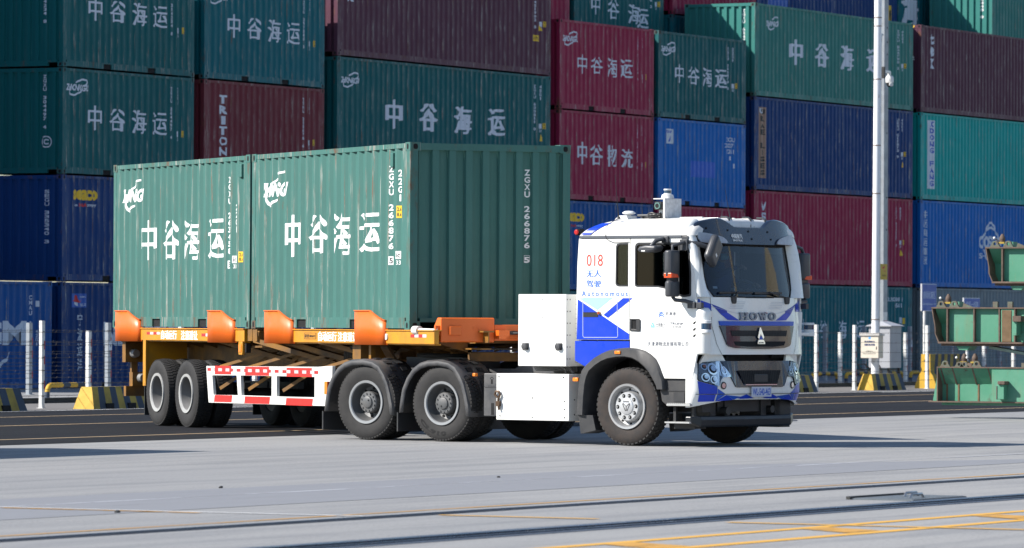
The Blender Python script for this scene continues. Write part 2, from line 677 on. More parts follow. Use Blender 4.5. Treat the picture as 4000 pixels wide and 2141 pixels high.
sheet('ground', [[(-2000, -2000), (2000, -2000), (2000, 2000), (-2000, 2000)]], 0.0, concrete)
sheet('road', [[(-700, -31.05), (700, -31.05), (700, -16.9), (-700, -16.9)]], 0.004, asphalt)
sheet('road_edge_strip', [[(-700, -16.85), (700, -16.85), (700, -12.55), (-700, -12.55)]], 0.004, gravel_mat)
rm = MB()
for yc, w, mm in ((-29.38, 0.13, cream_line), (-24.25, 0.14, cream_line), (-20.25, 0.14, cream_line), (-17.25, 0.14, white_line)):
    pl = strip(-500, 500, yc, w)
    rm.add([(x, y, 0.008) for x, y in pl], [(0, 1, 2, 3)], mm)
for x0 in (-24.0, -8.0, 9.0, 25.0, 41.0):
    rm.add([(x, y, 0.008) for x, y in strip(x0, x0 + 6.0, -17.75, 0.12)], [(0, 1, 2, 3)], white_line)
tag(rm.build('road_markings', smooth=0), kind='structure')

am = MB()


def mark(pl, mm, z=0.004):
    am.add([(x, y, z) for x, y in pl], [tuple(range(len(pl)))], mm)


mark(strip(-110, -20, -51.21, 0.14), yellow_line)
mark(strip(-110, -20, -52.01, 0.15), yellow_line)
for xc in (-66.8,):
    mark([(xc - 0.06, -62), (xc + 0.06, -62), (xc + 0.06, -50.2), (xc - 0.06, -50.2)], yellow_line, 0.0065)
    mark([(xc - 0.04, -49.0), (xc + 0.07, -49.0), (xc + 0.07, -47.5), (xc - 0.04, -47.5)], yellow_line, 0.0065)
    mark([(xc - 0.8, -45.6), (xc - 0.7, -45.6), (xc - 0.7, -43.6), (xc - 0.8, -43.6)], worn_yellow, 0.0065)
for k in range(-4, 12):
    x0 = -67.6 + 3.42 * k
    mark([(x0 - 0.1, -51.27), (x0 + 0.38, -51.27), (x0 + 0.0, -51.94), (x0 - 0.6, -51.94)], worn_yellow, 0.0055)
mark(strip(-120, 20, -43.45, 0.09), faded_white)
mark([(-67.42, -47.1), (-67.35, -47.1), (-67.35, -42.2), (-67.42, -42.2)], white_line, 0.0065)
mark(strip(-160, 60, -46.85, 0.07), worn_yellow)
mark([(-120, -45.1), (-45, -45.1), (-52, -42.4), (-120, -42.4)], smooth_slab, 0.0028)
tag(am.build('apron_markings', smooth=0), kind='structure')

rail_steel = simple('rail_steel', (0.10, 0.12, 0.15), 0.28, 0.85, dirt=0.3, dirtcol=(0.05, 0.045, 0.045), scale=3)
groove_mat = simple('rail_groove', (0.010, 0.011, 0.014), 0.7, dirt=0.2)
pave_edge = simple('rail_edge_steel', (0.10, 0.12, 0.16), 0.5, 0.3, dirt=0.3)


def crane_rail(name, yc, label, wide):
    t = empty(name, (-60, yc, 0), 0, label, 'rail')
    b = MB()
    if wide:
        b.box(-110, 190, -0.33, 0.27, 0.001, 0.006)
    else:
        b.box(-110, 190, -0.10, 0.08, 0.001, 0.006)
    b.build('edge_plate', pave_edge, t, smooth=0)
    g = MB()
    if wide:
        g.box(-110, 190, 0.02, 0.10, 0.002, 0.009)
        g.box(-110, 190, -0.24, -0.06, 0.002, 0.009)
    else:
        g.box(-110, 190, -0.08, 0.0, 0.002, 0.009)
    g.build('groove', groove_mat, t, smooth=0)
    h = MB()
    if wide:
        h.box(-110, 190, -0.055, 0.016, 0.003, 0.022)
        h.box(-110, 190, -0.20, -0.165, 0.003, 0.016)
    else:
        h.box(-110, 190, 0.012, 0.06, 0.003, 0.014)
    h.build('rail_head', rail_steel, t, bevel=0.006)
    return t


crane_rail('crane_rail', -49.68, 'wide double steel crane rail sunk in the concrete beside the yellow lines', True)
crane_rail('crane_rail', -47.32, 'narrow steel crane rail groove crossing the concrete nearer the truck', False)
yr = MB()
yr.box(-300, 300, -12.5, -12.2, 0.002, 0.05, groove_mat)
yr.box(-300, 300, -12.38, -12.31, 0.05, 0.09, dark_steel)
yr.box(-300, 300, -12.42, -12.27, 0.09, 0.11, dark_steel)
tag(yr.build('yard_crane_rail', smooth=0, bevel=0.0), 'dark yard crane rail running behind the low barriers in front of the stacks', 'rail')

cv = empty('access_cover', (-60.4, -49.05, 0), 0, 'ridged grey steel access cover with loop handles beside the wide rail', 'cover')
b = MB()
b.box(-0.7, 0.55, -0.30, 0.32, 0.001, 0.012)
for k in range(28):
    b.box(-0.68 + 0.044 * k, -0.66 + 0.044 * k, -0.28, 0.30, 0.012, 0.016)
b.build('plate', simple('cover_steel', (0.16, 0.18, 0.20), 0.45, 0.5, dirt=0.3), cv, smooth=0)
for dx, dy in ((-0.28, -0.15), (0.12, 0.08)):
    MB().tube([(dx - 0.16, dy, 0.012), (dx - 0.12, dy, 0.05), (dx + 0.12, dy, 0.05), (dx + 0.16, dy, 0.012)], 0.012, 8).build('handle', steel, cv)
b = MB()
b.box(-0.72, 0.57, 0.33, 0.37, 0.001, 0.03)
b.build('frame', dark_steel, cv, smooth=0)

stone_mat = simple('stone_grey', (0.05, 0.05, 0.05), 0.9)
for i, (x, y, s, lb) in enumerate(((-61.8, -42.3, 0.02, 'small dark stone on the concrete, nearest to the truck cab'), (-67.9, -45.0, 0.022, 'small black stone on the concrete, right of the white seam line'),
                                   (-71.2, -45.6, 0.018, 'small dark stone on the concrete near the left edge'), (-57.2, -42.9, 0.018, 'small dark pebble on the concrete, farthest to the right'))):
    bm = bmesh.new()
    bmesh.ops.create_icosphere(bm, subdivisions=2, radius=s)
    for v in bm.verts:
        v.co = Vector((v.co.x * 1.4, v.co.y, v.co.z * 0.7)) * (0.8 + 0.4 * rnd.random())
    me = bpy.data.meshes.new('stone')
    bm.to_mesh(me)
    bm.free()
    me.materials.append(stone_mat)
    o = bpy.data.objects.new('stone', me)
    COL.objects.link(o)
    o.location = (x, y, s * 0.5)
    tag(o, lb, 'stone', 'loose stones on the apron')
# ------------------------------------------------------------------ shipping containers
CW = 2.438
PITCH, DEP = 0.278, 0.036


def corr_points(x0, x1, pitch, flat, web, dep):
    """(position, depth) profile of a trapezoidal sheet; ends on outer flats."""
    n = int((x1 - x0 - flat) // pitch)
    m = (x1 - x0 - n * pitch - flat) / 2
    pts, x = [(x0, 0.0)], x0 + m
    inner = pitch - flat - 2 * web
    for i in range(n):
        x += flat
        pts += [(x, 0.0), (x + web, dep), (x + web + inner, dep), (x + 2 * web + inner, 0.0)]
        x += 2 * web + inner
    pts.append((x1, 0.0))
    return pts


def depth_at(pts, x):
    if x <= pts[0][0] or x >= pts[-1][0]:
        return 0.0
    for (a, da), (b, db) in zip(pts, pts[1:]):
        if a <= x <= b:
            return da if b - a < 1e-6 else da + (db - da) * (x - a) / (b - a)
    return 0.0


_TPL = {}


def casting_mesh():
    b = MB()
    x, y, z = 0.178, 0.162, 0.118
    b.box(0, x, 0, y, 0, z, paint_rusty)

    def oval(fn, w, h):
        pts = []
        for i in range(16):
            t = 2 * math.pi * i / 16
            c, s = math.cos(t), math.sin(t)
            pts.append(fn(w * math.copysign(abs(c) ** 0.8, c), h * math.copysign(abs(s) ** 0.6, s)))
        b.add(pts, [tuple(range(16))], hole_mat)
    e = 0.0018
    for yy in (-e, y + e):
        oval(lambda p, q, yy=yy: (x / 2 + p, yy, z / 2 + q), 0.030, 0.040)
    for xx in (-e, x + e):
        oval(lambda p, q, xx=xx: (xx, y / 2 + p, z / 2 + q), 0.034, 0.038)
    o = b.build('corner_casting', bevel=0.0, smooth=30, recalc=False)
    me = o.data
    bpy.data.objects.remove(o)
    return me


CASTING = casting_mesh()


def template(L, H):
    key = (round(L, 2), round(H, 2))
    if key in _TPL:
        return _TPL[key]
    T = {'L': L, 'H': H}
    forty = L > 10
    side = corr_points(0.13, L - 0.13, PITCH, 0.072, 0.068, DEP)
    ew = CW - 0.26
    ip, end = ew / 8.6, [(0.13, 0.0), (0.15, 0.055)]
    yq = 0.13 + 0.3 * ip
    for _ in range(8):
        end += [(yq, 0.055), (yq + 0.018, 0.0), (yq + 0.116, 0.0), (yq + 0.134, 0.055)]
        yq += ip
    end += [(CW - 0.15, 0.055), (CW - 0.13, 0.0)]
    T['side'], T['end'] = side, end
    tmp = []

    def keep(b, name, mat=paint, **k):
        o = b.build(name, mat, **k)
        tmp.append(o)
        T[name] = o.data
    # frame
    b = MB()
    zb, zt = 0.118, H - 0.118
    for x0, x1 in ((0.004, 0.134), (L - 0.134, L - 0.004)):
        for y0, y1 in ((0.004, 0.120), (CW - 0.120, CW - 0.004)):
            b.box(x0, x1, y0, y1, zb, zt)
    for y0, y1 in ((0.004, 0.064), (CW - 0.064, CW - 0.004)):
        b.box(0.178, L - 0.178, y0, y1, H - 0.078, H - 0.012)
        if forty:
            b.box(0.178, L - 0.178, y0, y1, 0.018, 0.168)
        else:
            pc = [(L / 2 - 1.20, L / 2 - 0.84), (L / 2 + 0.84, L / 2 + 1.20)]
            xs = [0.178] + [v for p in pc for v in p] + [L - 0.178]
            for i in range(0, len(xs), 2):
                b.box(xs[i], xs[i + 1], y0, y1, 0.018, 0.168)
            for p0, p1 in pc:
                b.box(p0, p1, y0, y1, 0.140, 0.168)
    for x0, x1 in ((0.004, 0.064), (L - 0.064, L - 0.004)):
        b.box(x0, x1, 0.162, CW - 0.162, H - 0.106, H - 0.012)
        b.box(x0, x1, 0.44, CW - 0.44, 0.018, 0.160)
        b.box(x0, x1, 0.162, 0.44, 0.105, 0.160)
        b.box(x0, x1, CW - 0.44, CW - 0.162, 0.105, 0.160)
    keep(b, 'frame', paint_frame, smooth=0)
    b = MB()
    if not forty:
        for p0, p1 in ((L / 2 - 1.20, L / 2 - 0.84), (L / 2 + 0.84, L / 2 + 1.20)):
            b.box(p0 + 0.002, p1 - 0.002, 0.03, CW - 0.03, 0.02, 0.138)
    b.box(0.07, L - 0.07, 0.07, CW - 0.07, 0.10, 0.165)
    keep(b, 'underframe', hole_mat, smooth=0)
    # walls
    zlo, zhi = 0.166, H - 0.076

    def wall(flip):
        rows = []
        for z in (zlo, zhi):
            r = []
            for x, d in side:
                y = 0.008 + d
                r.append((x, CW - y if flip else y, z))
            rows.append(r)
        return MB().grid(rows)
    keep(wall(False), 'side_panel', smooth=0)
    keep(wall(True), 'far_panel', smooth=0)
    rows = []
    for z in (0.158, H - 0.104):
        rows.append([(0.012 + d, y, z) for y, d in end])
    keep(MB().grid(rows), 'end_panel', smooth=0)
    # door end
    for nm, y0, y1 in (('door', 0.135, CW / 2 - 0.006), ('second_door', CW / 2 + 0.006, CW - 0.135)):
        b = MB()
        b.box(L - 0.050, L - 0.014, y0, y1, 0.165, H - 0.11)
        for k in range(5):
            zc = 0.30 + (H - 0.65) * (k + 0.5) / 5
            b.box(L - 0.014, L - 0.004, y0 + 0.08, y1 - 0.08, zc - 0.13, zc + 0.13)
        keep(b, nm, paint, smooth=0, bevel=0.0)
        b = MB()
        for yy in (y0 + 0.28, y1 - 0.28):
            b.cyl((L + 0.018, yy, 0.12), (L + 0.018, yy, H - 0.08), 0.017, n=8)
            b.box(L + 0.0, L + 0.035, yy - 0.05, yy + 0.05, 0.16, 0.24)
            b.box(L + 0.0, L + 0.035, yy - 0.05, yy + 0.05, H - 0.25, H - 0.17)
            b.box(L + 0.015, L + 0.03, min(yy, yy + 0.38), max(yy, yy + 0.38), 1.05, 1.08) if yy < (y0 + y1) / 2 else None
        keep(b, 'lock_rods' if nm == 'door' else 'second_lock_rods', steel, smooth=40)
    # roof sheet with cross ribs
    rp = corr_points(0.10, L - 0.10, 0.209, 0.080, 0.022, -0.018)
    rows = [[(x, 0.05, H - 0.032 - d) for x, d in rp], [(x, CW - 0.05, H - 0.032 - d) for x, d in rp]]
    keep(MB().grid(rows), 'roof_panel', smooth=0)
    for o in tmp:
        bpy.data.objects.remove(o)
    _TPL[key] = T
    return T


L20, L40, HS, HC = 6.058, 12.192, 2.591, 2.896
C = {  # paint colours
    'green': (0.001, 0.105, 0.115), 'teal': (0.001, 0.125, 0.155), 'bright_green': (0.035, 0.20, 0.175), 'turquoise': (0.004, 0.36, 0.33),
    'navy': (0.003, 0.040, 0.165), 'blue': (0.003, 0.080, 0.29), 'bright_blue': (0.002, 0.14, 0.48), 'crimson': (0.30, 0.016, 0.062),
    'maroon': (0.16, 0.024, 0.036), 'plum': (0.10, 0.035, 0.060), 'grey': (0.20, 0.24, 0.26), 'red': (0.27, 0.03, 0.03)}


def container(loc, rz, L, H, colour, label, group, rough_ends=False, marks=None, end_marks=None, far_marks=None, door_first=False):
    """A container: local x along its length, y=0 is its near side wall, x=0 its blank end."""
    T = template(L, H)
    root = empty('shipping_container', loc, rz, label, 'container', group)
    col = (*(C[colour] if isinstance(colour, str) else colour), 1.0)

    def part(name, me, src=None):
        o = bpy.data.objects.new(name, me)
        COL.objects.link(o)
        o.parent = root
        o.color = col
        return o
    part('frame', T['frame'])
    part('underframe', T['underframe'])
    part('side_panel', T['side_panel'])
    part('side_panel', T['far_panel'])
    flip = Matrix.Translation((L, CW, 0)) @ Matrix.Rotation(math.pi, 4, 'Z')
    e = part('end_panel', T['end_panel'])
    d1, d2 = part('door', T['door']), part('door', T['second_door'])
    l1 = part('lock_rod', T['lock_rods'])
    l1.parent = d1
    l2 = part('lock_rod', T['second_lock_rods'])
    l2.parent = d2
    if door_first:
        for o in (e, d1, d2):
            o.matrix_local = flip
    part('roof_panel', T['roof_panel'])
    for x in (0, L - 0.178):
        for y in (0, CW - 0.162):
            for z in (0, H - 0.118):
                part('corner_casting', CASTING).location = (x, y, z)
    sp, ep = T['side'], T['end']
    if marks:
        marks.build('lettering', lambda a, b, k: (a, 0.008 + depth_at(sp, a) - 0.003 - 0.0008 * k, b), root, [p[0] for p in sp])
    if far_marks:
        far_marks.build('lettering', lambda a, b, k: (L - a, CW - 0.008 - depth_at(sp, L - a) + 0.003 + 0.0008 * k, b), root, [L - p[0] for p in sp])
    if end_marks:
        if door_first:
            end_marks.build('end_lettering', lambda a, b, k: (0.002 - 0.0008 * k, CW - a, b), root)
        else:
            end_marks.build('end_lettering', lambda a, b, k: (0.012 + depth_at(ep, CW - a) - 0.003 - 0.0008 * k, CW - a, b), root, [CW - p[0] for p in ep])
    return root


def logo(M, a0, b0, a1, b1, mat, loops=True):
    w, h = a1 - a0, b1 - b0
    P = lambda pts: [(a0 + p * w, b0 + q * h) for p, q in pts]
    if loops:
        M.text('ZHONGGU', a0, b0 + 0.27 * h, a1, b0 + 0.68 * h, mat, 0.045, slant=0.15)
        M.stroke(P([(.47, .78), (.55, .88), (.66, .97), (.78, 1.0), (.88, .95), (.91, .84), (.87, .70), (.80, .58)]), 0.045, mat)
        M.stroke(P([(.22, .40), (.18, .22), (.20, .07), (.32, .0), (.46, .05), (.60, .20), (.72, .36)]), 0.045, mat)
    else:
        M.text('ZHONGGU', a0, b0 + 0.29 * h, a1, b0 + 0.66 * h, mat, 0.05, slant=0.25)
        M.stroke(P([(.70, 1.0), (.50, .93), (.47, .80), (.36, .68), (.22, .50), (.17, .33), (.17, .16), (.24, .02), (.32, .05), (.50, .20)]),
                 [.03, .035, .03, .035, .05, .05, .05, .06, .05, .03], mat)
    return M


def four(M, chars, boxes, mat, bold=0.022):
    for ch, bx in zip(chars, boxes):
        M.text(ch, *bx, mat, bold)
    return M


def small_marks(M, a, H, num, mat=w_mark2, yellow='panel', tri=False, code='22G1'):
    """The owner's number, size code, weight box and warning sticker near the right edge."""
    M.stack(num, a, 0.085, H - 0.28, H - 1.60, mat, 0.03)
    M.stack(code, a + 0.32, 0.07, H - 0.28, H - 0.72, mat, 0.03)
    M.rect(a + 0.27, H - 1.52, a + 0.37, H - 1.38, mat)
    M.text('33', a + 0.28, H - 1.62, a + 0.36, H - 1.54, mat)
    if yellow:
        M.rect(a + 0.50, H - 1.52, a + 0.62, H - 1.36, y_mark)
        M.text('2.6\n8.6', a + 0.515, H - 1.51, a + 0.605, H - 1.37, k_mark)
    if tri:
        M.poly([(a + 0.30, H - 1.88), (a + 0.50, H - 1.88), (a + 0.33, H - 1.68)], y_mark)
    return M


def hc_stripes(M, L, H):
    for a0 in (0.20, L - 0.50):
        for k in range(3):
            a = a0 + 0.10 * k
            M.poly([(a, H - 0.072), (a + 0.05, H - 0.072), (a + 0.085, H - 0.02), (a + 0.035, H - 0.02)], y_mark)
    return M


def end_stripes(M, H):
    for a0 in (0.22, CW - 0.62):
        for k in range(4):
            a = a0 + 0.10 * k
            M.poly([(a, H - 0.092), (a + 0.05, H - 0.092), (a + 0.085, H - 0.02), (a + 0.035, H - 0.02)], y_mark)
    return M


ZG = '中谷海运'
NB20 = [(1.20, 1.11, 1.80, 1.71), (2.14, 1.12, 2.86, 1.67), (3.20, 1.09, 3.81, 1.68), (4.12, 1.09, 4.81, 1.65)]
NB40 = [(2.72, 1.07, 3.51, 1.86), (4.61, 1.07, 5.47, 1.83), (6.58, 1.07, 7.43, 1.83), (8.55, 1.08, 9.39, 1.83)]
STACKS = 'containers in the stacks behind the truck'
zS, zH = 2.611, 2.916
X1, X2, X3, X4, X5, X6, X7, X8 = 0.0, 6.545, 13.28, 26.03, 32.39, 39.08, 51.93, 64.75
EL = w_mark2


def T20(x, tier, colour, label, M=None, E=None, y=0.0):
    return container((x, y, tier * zS), 0, L20, HS, colour, label, STACKS, marks=M, end_marks=E)


def T40(x, tier, colour, label, M=None, E=None, y=0.0, **k):
    M = hc_stripes(M or Marks(), L40, HC)
    return container((x, y, tier * zH), 0, L40, HC, colour, label, STACKS, marks=M, end_marks=E, **k)


# bay 0: a single forty-foot box at the left edge
M = Marks()
M.text('CMA CGM', L40 - 7.4, 1.04, L40 - 1.10, 1.64, EL, 0.04)
M.stroke([(L40 - 5.2, 0.45), (L40 - 4.0, 0.40), (L40 - 3.0, 0.44), (L40 - 2.3, 0.55), (L40 - 1.95, 0.70), (L40 - 1.76, 0.90)], [0.02, 0.10, 0.14, 0.13, 0.08, 0.01], EL)
M.stack('CMAU 1683152', L40 - 0.90, 0.085, 2.25, 0.75, EL, 0.03)
M.stack('42G1', L40 - 0.62, 0.07, 1.42, 1.02, EL, 0.03)
M.rect(L40 - 0.66, 1.98, L40 - 0.55, 2.12, EL)
container((X1 - 0.42 - L40, 0, 0), 0, L40, HS, 'blue', 'dark blue container on the ground at the left edge with large white CGM lettering', STACKS, marks=M)
# bay 1
E = Marks().stack('ZGXU 304497 4', 1.91, 0.10, 2.41, 1.08, w_mark2, 0.03)
E.ring(1.94, 0.78, 0.115, 0.145, w_mark2).text('C', 1.885, 0.71, 1.995, 0.85, w_mark2, 0.05)
M = small_marks(four(logo(Marks(), 0.16, 1.93, 1.19, 2.33, EL), ZG, NB20, EL), 4.98, HS, 'ZGXU 304497 4')
M1 = Marks()
M1.poly([(0.47, 1.97), (1.11, 1.97), (1.11, 2.31), (0.47, 2.31)], blue_sheet)
M1.poly([(0.49, 2.13), (0.57, 2.16), (0.62, 2.25), (0.68, 2.28), (0.72, 2.26), (0.75, 2.16), (0.80, 2.12), (0.97, 2.17), (0.80, 2.08), (0.70, 2.10), (0.58, 2.11)], r_mark)
M1.poly([(0.58, 2.10), (0.74, 2.09), (0.75, 2.00), (0.68, 2.02), (0.61, 2.06)], white_sheet)
M1.text('NINGBO', 0.82, 2.21, 1.07, 2.25, white_sheet).text('宁波远洋', 0.82, 2.00, 1.08, 2.07, white_sheet)
M1.stack('宁波远洋', 0.86, 0.25, 1.83, 0.35, EL, 0.02)
M1.text('NBOSCO', 1.90, 1.03, 5.6, 1.63, EL, 0.05)
T20(X1, 0, 'navy', 'navy blue container at ground level with vertical white characters and a small bird emblem', M1)
M2 = Marks().text('seaco', 0.50, 1.98, 1.60, 2.24, y_mark, 0.05).text('an', 0.60, 1.83, 0.72, 1.88, EL).text('HNA', 0.76, 1.82, 1.10, 1.91, r_mark, 0.05).text('company', 1.13, 1.81, 1.56, 1.89, EL)
E2 = Marks().stack('SEGU 335340 3', 1.97, 0.10, 2.22, 0.90, w_mark2, 0.03)
T20(X1, 1, 'navy', 'navy blue container, second from the ground, with yellow seaco lettering on its side', M2, E2)
T20(X1, 2, 'green', 'dark green container, third from the ground at far left, circled C on its end', M, E)
M = small_marks(four(logo(Marks(), 0.16, 1.93, 1.19, 2.33, EL), ZG, [(a, b + 0.08, c, d + 0.06) for a, b, c, d in NB20], EL), 4.98, HS, 'ZGXU 314234 8')
E = Marks().stack('ZGXU 314234 8', 1.90, 0.10, 2.31, 1.05, w_mark2, 0.03)
T20(X1, 3, 'green', 'rust-streaked dark green container at the top left corner of the stacks', M, E)
# bay 2
T20(X2, 0, 'blue', 'blue container on the ground hidden behind the trailer wheels and side guard', small_marks(Marks(), 4.98, HS, 'TGHU 215586 0'))
T20(X2, 1, 'navy', 'navy container hidden behind the rear half of the truck load', small_marks(Marks(), 4.98, HS, 'CAIU 258120 4'))
M = Marks().stack('TRITON', 0.96, 0.40, 2.22, 0.62, EL, 0.045)
T20(X2, 2, 'maroon', 'dark maroon container with vertical TRITON lettering in white', small_marks(M, 4.98, HS, 'TTNU 215678 6'))
M = small_marks(four(logo(Marks(), 0.16, 1.93, 1.19, 2.33, EL), ZG, NB20, EL), 4.98, HS, 'ZGXU 297580 1')
T20(X2, 3, 'teal', 'dark teal container on top of the maroon TRITON container', M)
# bay 3
T40(X3, 0, 'navy', 'navy high container on the ground hidden behind the truck trailer', small_marks(Marks(), 11.2, HC, 'BMOU 512230 7'))
T40(X3, 1, 'plum', 'plum high container hidden behind the front half of the truck load', small_marks(Marks(), 11.2, HC, 'TEMU 701124 2'))
M = small_marks(four(logo(Marks(), 0.21, 2.09, 1.23, 2.49, EL), ZG, NB40, EL, 0.035), 11.28, HC, 'ZGXU 600811 0', tri=True, code='45G1')
T40(X3, 2, 'green', 'long dark green container with widely spaced white characters directly above the truck load', M)
M = Marks().stack('tex', 0.70, 0.36, HC - 0.35, 1.40, EL, 0.05)
M.rect(11.11, 0.95, 11.53, 1.12, y_mark).text('CAUTION', 11.14, 0.99, 11.50, 1.08, k_mark)
M = small_marks(M, 11.28, HC, 'TEXU 451902 5', tri=False, code='45G1')
M.poly([(11.51, 1.26), (11.68, 1.26), (11.53, 1.43)], y_mark)
T40(X3, 3, 'plum', 'long plum container with a yellow caution sticker, top of the stack above the truck load', M, end_stripes(Marks(), HC))
# bay 4
M = Marks().text('seaco', 0.50, 1.98, 1.60, 2.24, y_mark, 0.05).text('an', 0.60, 1.83, 0.72, 1.88, EL).text('HNA', 0.76, 1.82, 1.10, 1.91, r_mark, 0.05).text('company', 1.13, 1.81, 1.56, 1.89, EL)
T20(X4, 0, 'teal', 'teal container on the ground hidden behind the white truck cab', small_marks(Marks(), 4.98, HS, 'ZGXU 285510 3'))
T20(X4, 1, 'blue', 'blue container with yellow seaco lettering partly hidden by the rear of the cab', M)
M = four(Marks(), '中谷物流', [(1.22, 1.05, 1.80, 1.70), (2.00, 1.05, 2.75, 1.65), (3.05, 1.03, 3.70, 1.66), (4.02, 1.03, 4.68, 1.58)], EL)
T20(X4, 2, 'crimson', 'lower crimson container with no swirl logo above the cab roof antennas', small_marks(M, 5.02, HS, 'ZGLU 204553 8'))
M = four(logo(Marks(), 0.19, 1.85, 1.17, 2.26, EL), ZG, [(1.18, 1.07, 1.77, 1.63), (2.04, 1.10, 2.72, 1.60), (3.09, 1.05, 3.69, 1.62), (3.92, 1.07, 4.66, 1.61)], EL)
T20(X4, 3, 'crimson', 'upper crimson container with a white swirl logo, on top of another crimson one', small_marks(M, 5.02, HS, 'ZGLU 211350 9'))
# bay 5
T20(X5, 0, 'navy', 'navy container on the ground hidden behind the windscreen side of the cab', small_marks(Marks(), 4.98, HS, 'FCIU 330412 6'))
T20(X5, 1, 'crimson', 'crimson container showing only its top edge above the cab roof sensors', small_marks(Marks(), 4.98, HS, 'ZGLU 209921 4'))
M = Marks().rect(0.58, 1.84, 1.04, 2.28, white_sheet).text('nsy', 0.62, 2.12, 1.00, 2.24, b_mark).poly([(0.72, 1.90), (0.80, 1.90), (0.92, 2.10), (0.84, 2.10)], b_mark)
M.rect(2.22, 0.88, 3.98, 1.37, bright_blue_patch)
M.text('ZCSU\n21057 1\n22G1', 4.62, 1.66, 5.35, 2.16, EL, 0.02).rect(4.92, 1.46, 5.03, 1.58, EL).rect(5.20, 1.22, 5.28, 1.36, white_sheet)
T20(X5, 2, 'bright_blue', 'bright blue rust-streaked container with a white label and a repainted rectangle', M)
M = four(logo(Marks(), 0.19, 1.87, 1.21, 2.27, EL), ZG, [(1.21, 1.08, 1.77, 1.64), (2.08, 1.07, 2.78, 1.61), (3.10, 1.05, 3.70, 1.63), (3.97, 1.05, 4.71, 1.61)], EL)
T20(X5, 3, 'green', 'dark green container with a swirl logo standing on the bright blue rusty one', small_marks(M, 4.85, HS, 'ZGXU 266870 0'))
# bay 6
M = Marks()
four(M, ZG, [(3.40, 1.20, 4.00, 1.82), (4.92, 1.20, 5.50, 1.78), (6.40, 1.20, 6.96, 1.78), (7.79, 1.20, 8.38, 1.78)], EL)
M.text('ZGXU 201009 1', 9.9, 2.42, 11.4, 2.56, EL).text('45G1', 10.8, 2.22, 11.35, 2.36, EL)
M.rect(11.25, 1.70, 11.36, 1.90, EL).rect(11.5, 1.68, 11.62, 1.88, y_mark)
T40(X6, 0, 'teal', 'teal container on the ground right of the cab behind the fence posts', M)
M = Marks().stack('VSC', 0.72, 0.34, 2.55, 1.55, EL, 0.05)
T40(X6, 1, 'crimson', 'long crimson container right of the cab with vertical white letters starting with V', small_marks(M, 10.95, HC, 'VSCU 400157 2', tri=True, code='45G1'))
M = Marks().rect(0.38, 0.37, 0.86, 2.58, brown_sheet).stack('URAE LISES', 0.62, 0.30, 2.52, 0.42, k_mark, 0.05)
M.text('U', 0.44, 2.38, 0.60, 2.55, EL, 0.05)
T40(X6, 2, 'navy', 'long navy container with a tall brown panel of black letters', small_marks(M, 11.02, HC, 'UESU 511873 9', tri=True, code='45G1'))
M = four(logo(Marks(), 0.85, 2.10, 1.79, 2.52, EL), ZG, [(2.64, 1.10, 3.49, 1.90), (4.59, 1.12, 5.46, 1.86), (6.54, 1.11, 7.39, 1.90), (8.56, 1.14, 9.47, 1.88)], EL, 0.035)
E = end_stripes(Marks(), HC).stack('ZGXU 624790 2', 2.02, 0.10, 2.70, 1.20, w_mark, 0.04)
T40(X6, 3, 'bright_green', 'green container with a sunlit end and four widely spaced characters left of the light pole', small_marks(M, 11.02, HC, 'ZGXU 624790 2', code='45G1'), E)
# bay 7
M = Marks()
T40(X7, 0, 'grey', 'grey container on the ground behind the blue road sign', small_marks(M, 11.02, HC, 'CSLU 120043 7', code='45G1'))
M = Marks().stack('中远海运集团', 0.46, 0.30, 2.55, 0.70, EL, 0.02)
M.ring(6.05, 1.30, 0.74, 0.82, EL, 30, 20, 160).ring(6.05, 1.55, 0.60, 0.66, EL, 30, 200, 340).text('COSCO', 5.05, 1.35, 6.95, 1.80, EL, 0.05).text('SHIPPING', 5.08, 1.02, 6.9, 1.20, EL, 0.03)
M.ring(6.05, 1.85, 0.36, 0.44, EL, 24, 20, 160)
T40(X7, 1, 'bright_blue', 'bright blue container behind the green steel beams with vertical white characters', M)
M = Marks().rect(0.62, 0.37, 1.26, 2.66, white_sheet).stack('XDONG FANG', 0.94, 0.34, 2.62, 0.42, b_mark, 0.03)
T40(X7, 2, 'turquoise', 'turquoise container with a white panel of vertical blue DONG FANG letters', M)
M = Marks().stack('tex', 0.93, 0.30, 2.62, 1.40, EL, 0.05)
E = end_stripes(Marks(), HC).text('TCNU', 1.15, 1.72, 1.55, 1.86, w_mark, 0.04).text('m 2', 1.75, 1.72, 2.2, 1.86, w_mark, 0.04)
T40(X7, 3, 'plum', 'plum container at the right edge with vertical white letters tex and a sunlit red end', M, E, door_first=True)
# second and third rows: what shows above the front row, and what carries it
HID = 'plain containers of the inner rows hidden behind the front stacks'
HIDLAB = 'plain shipping container in an inner row, hidden behind the front row of stacks'


def hidden(x, y, n, L, z, h, cols):
    for t in range(n):
        container((x, y, t * z), 0, L, h, cols[t % len(cols)], HIDLAB, HID)


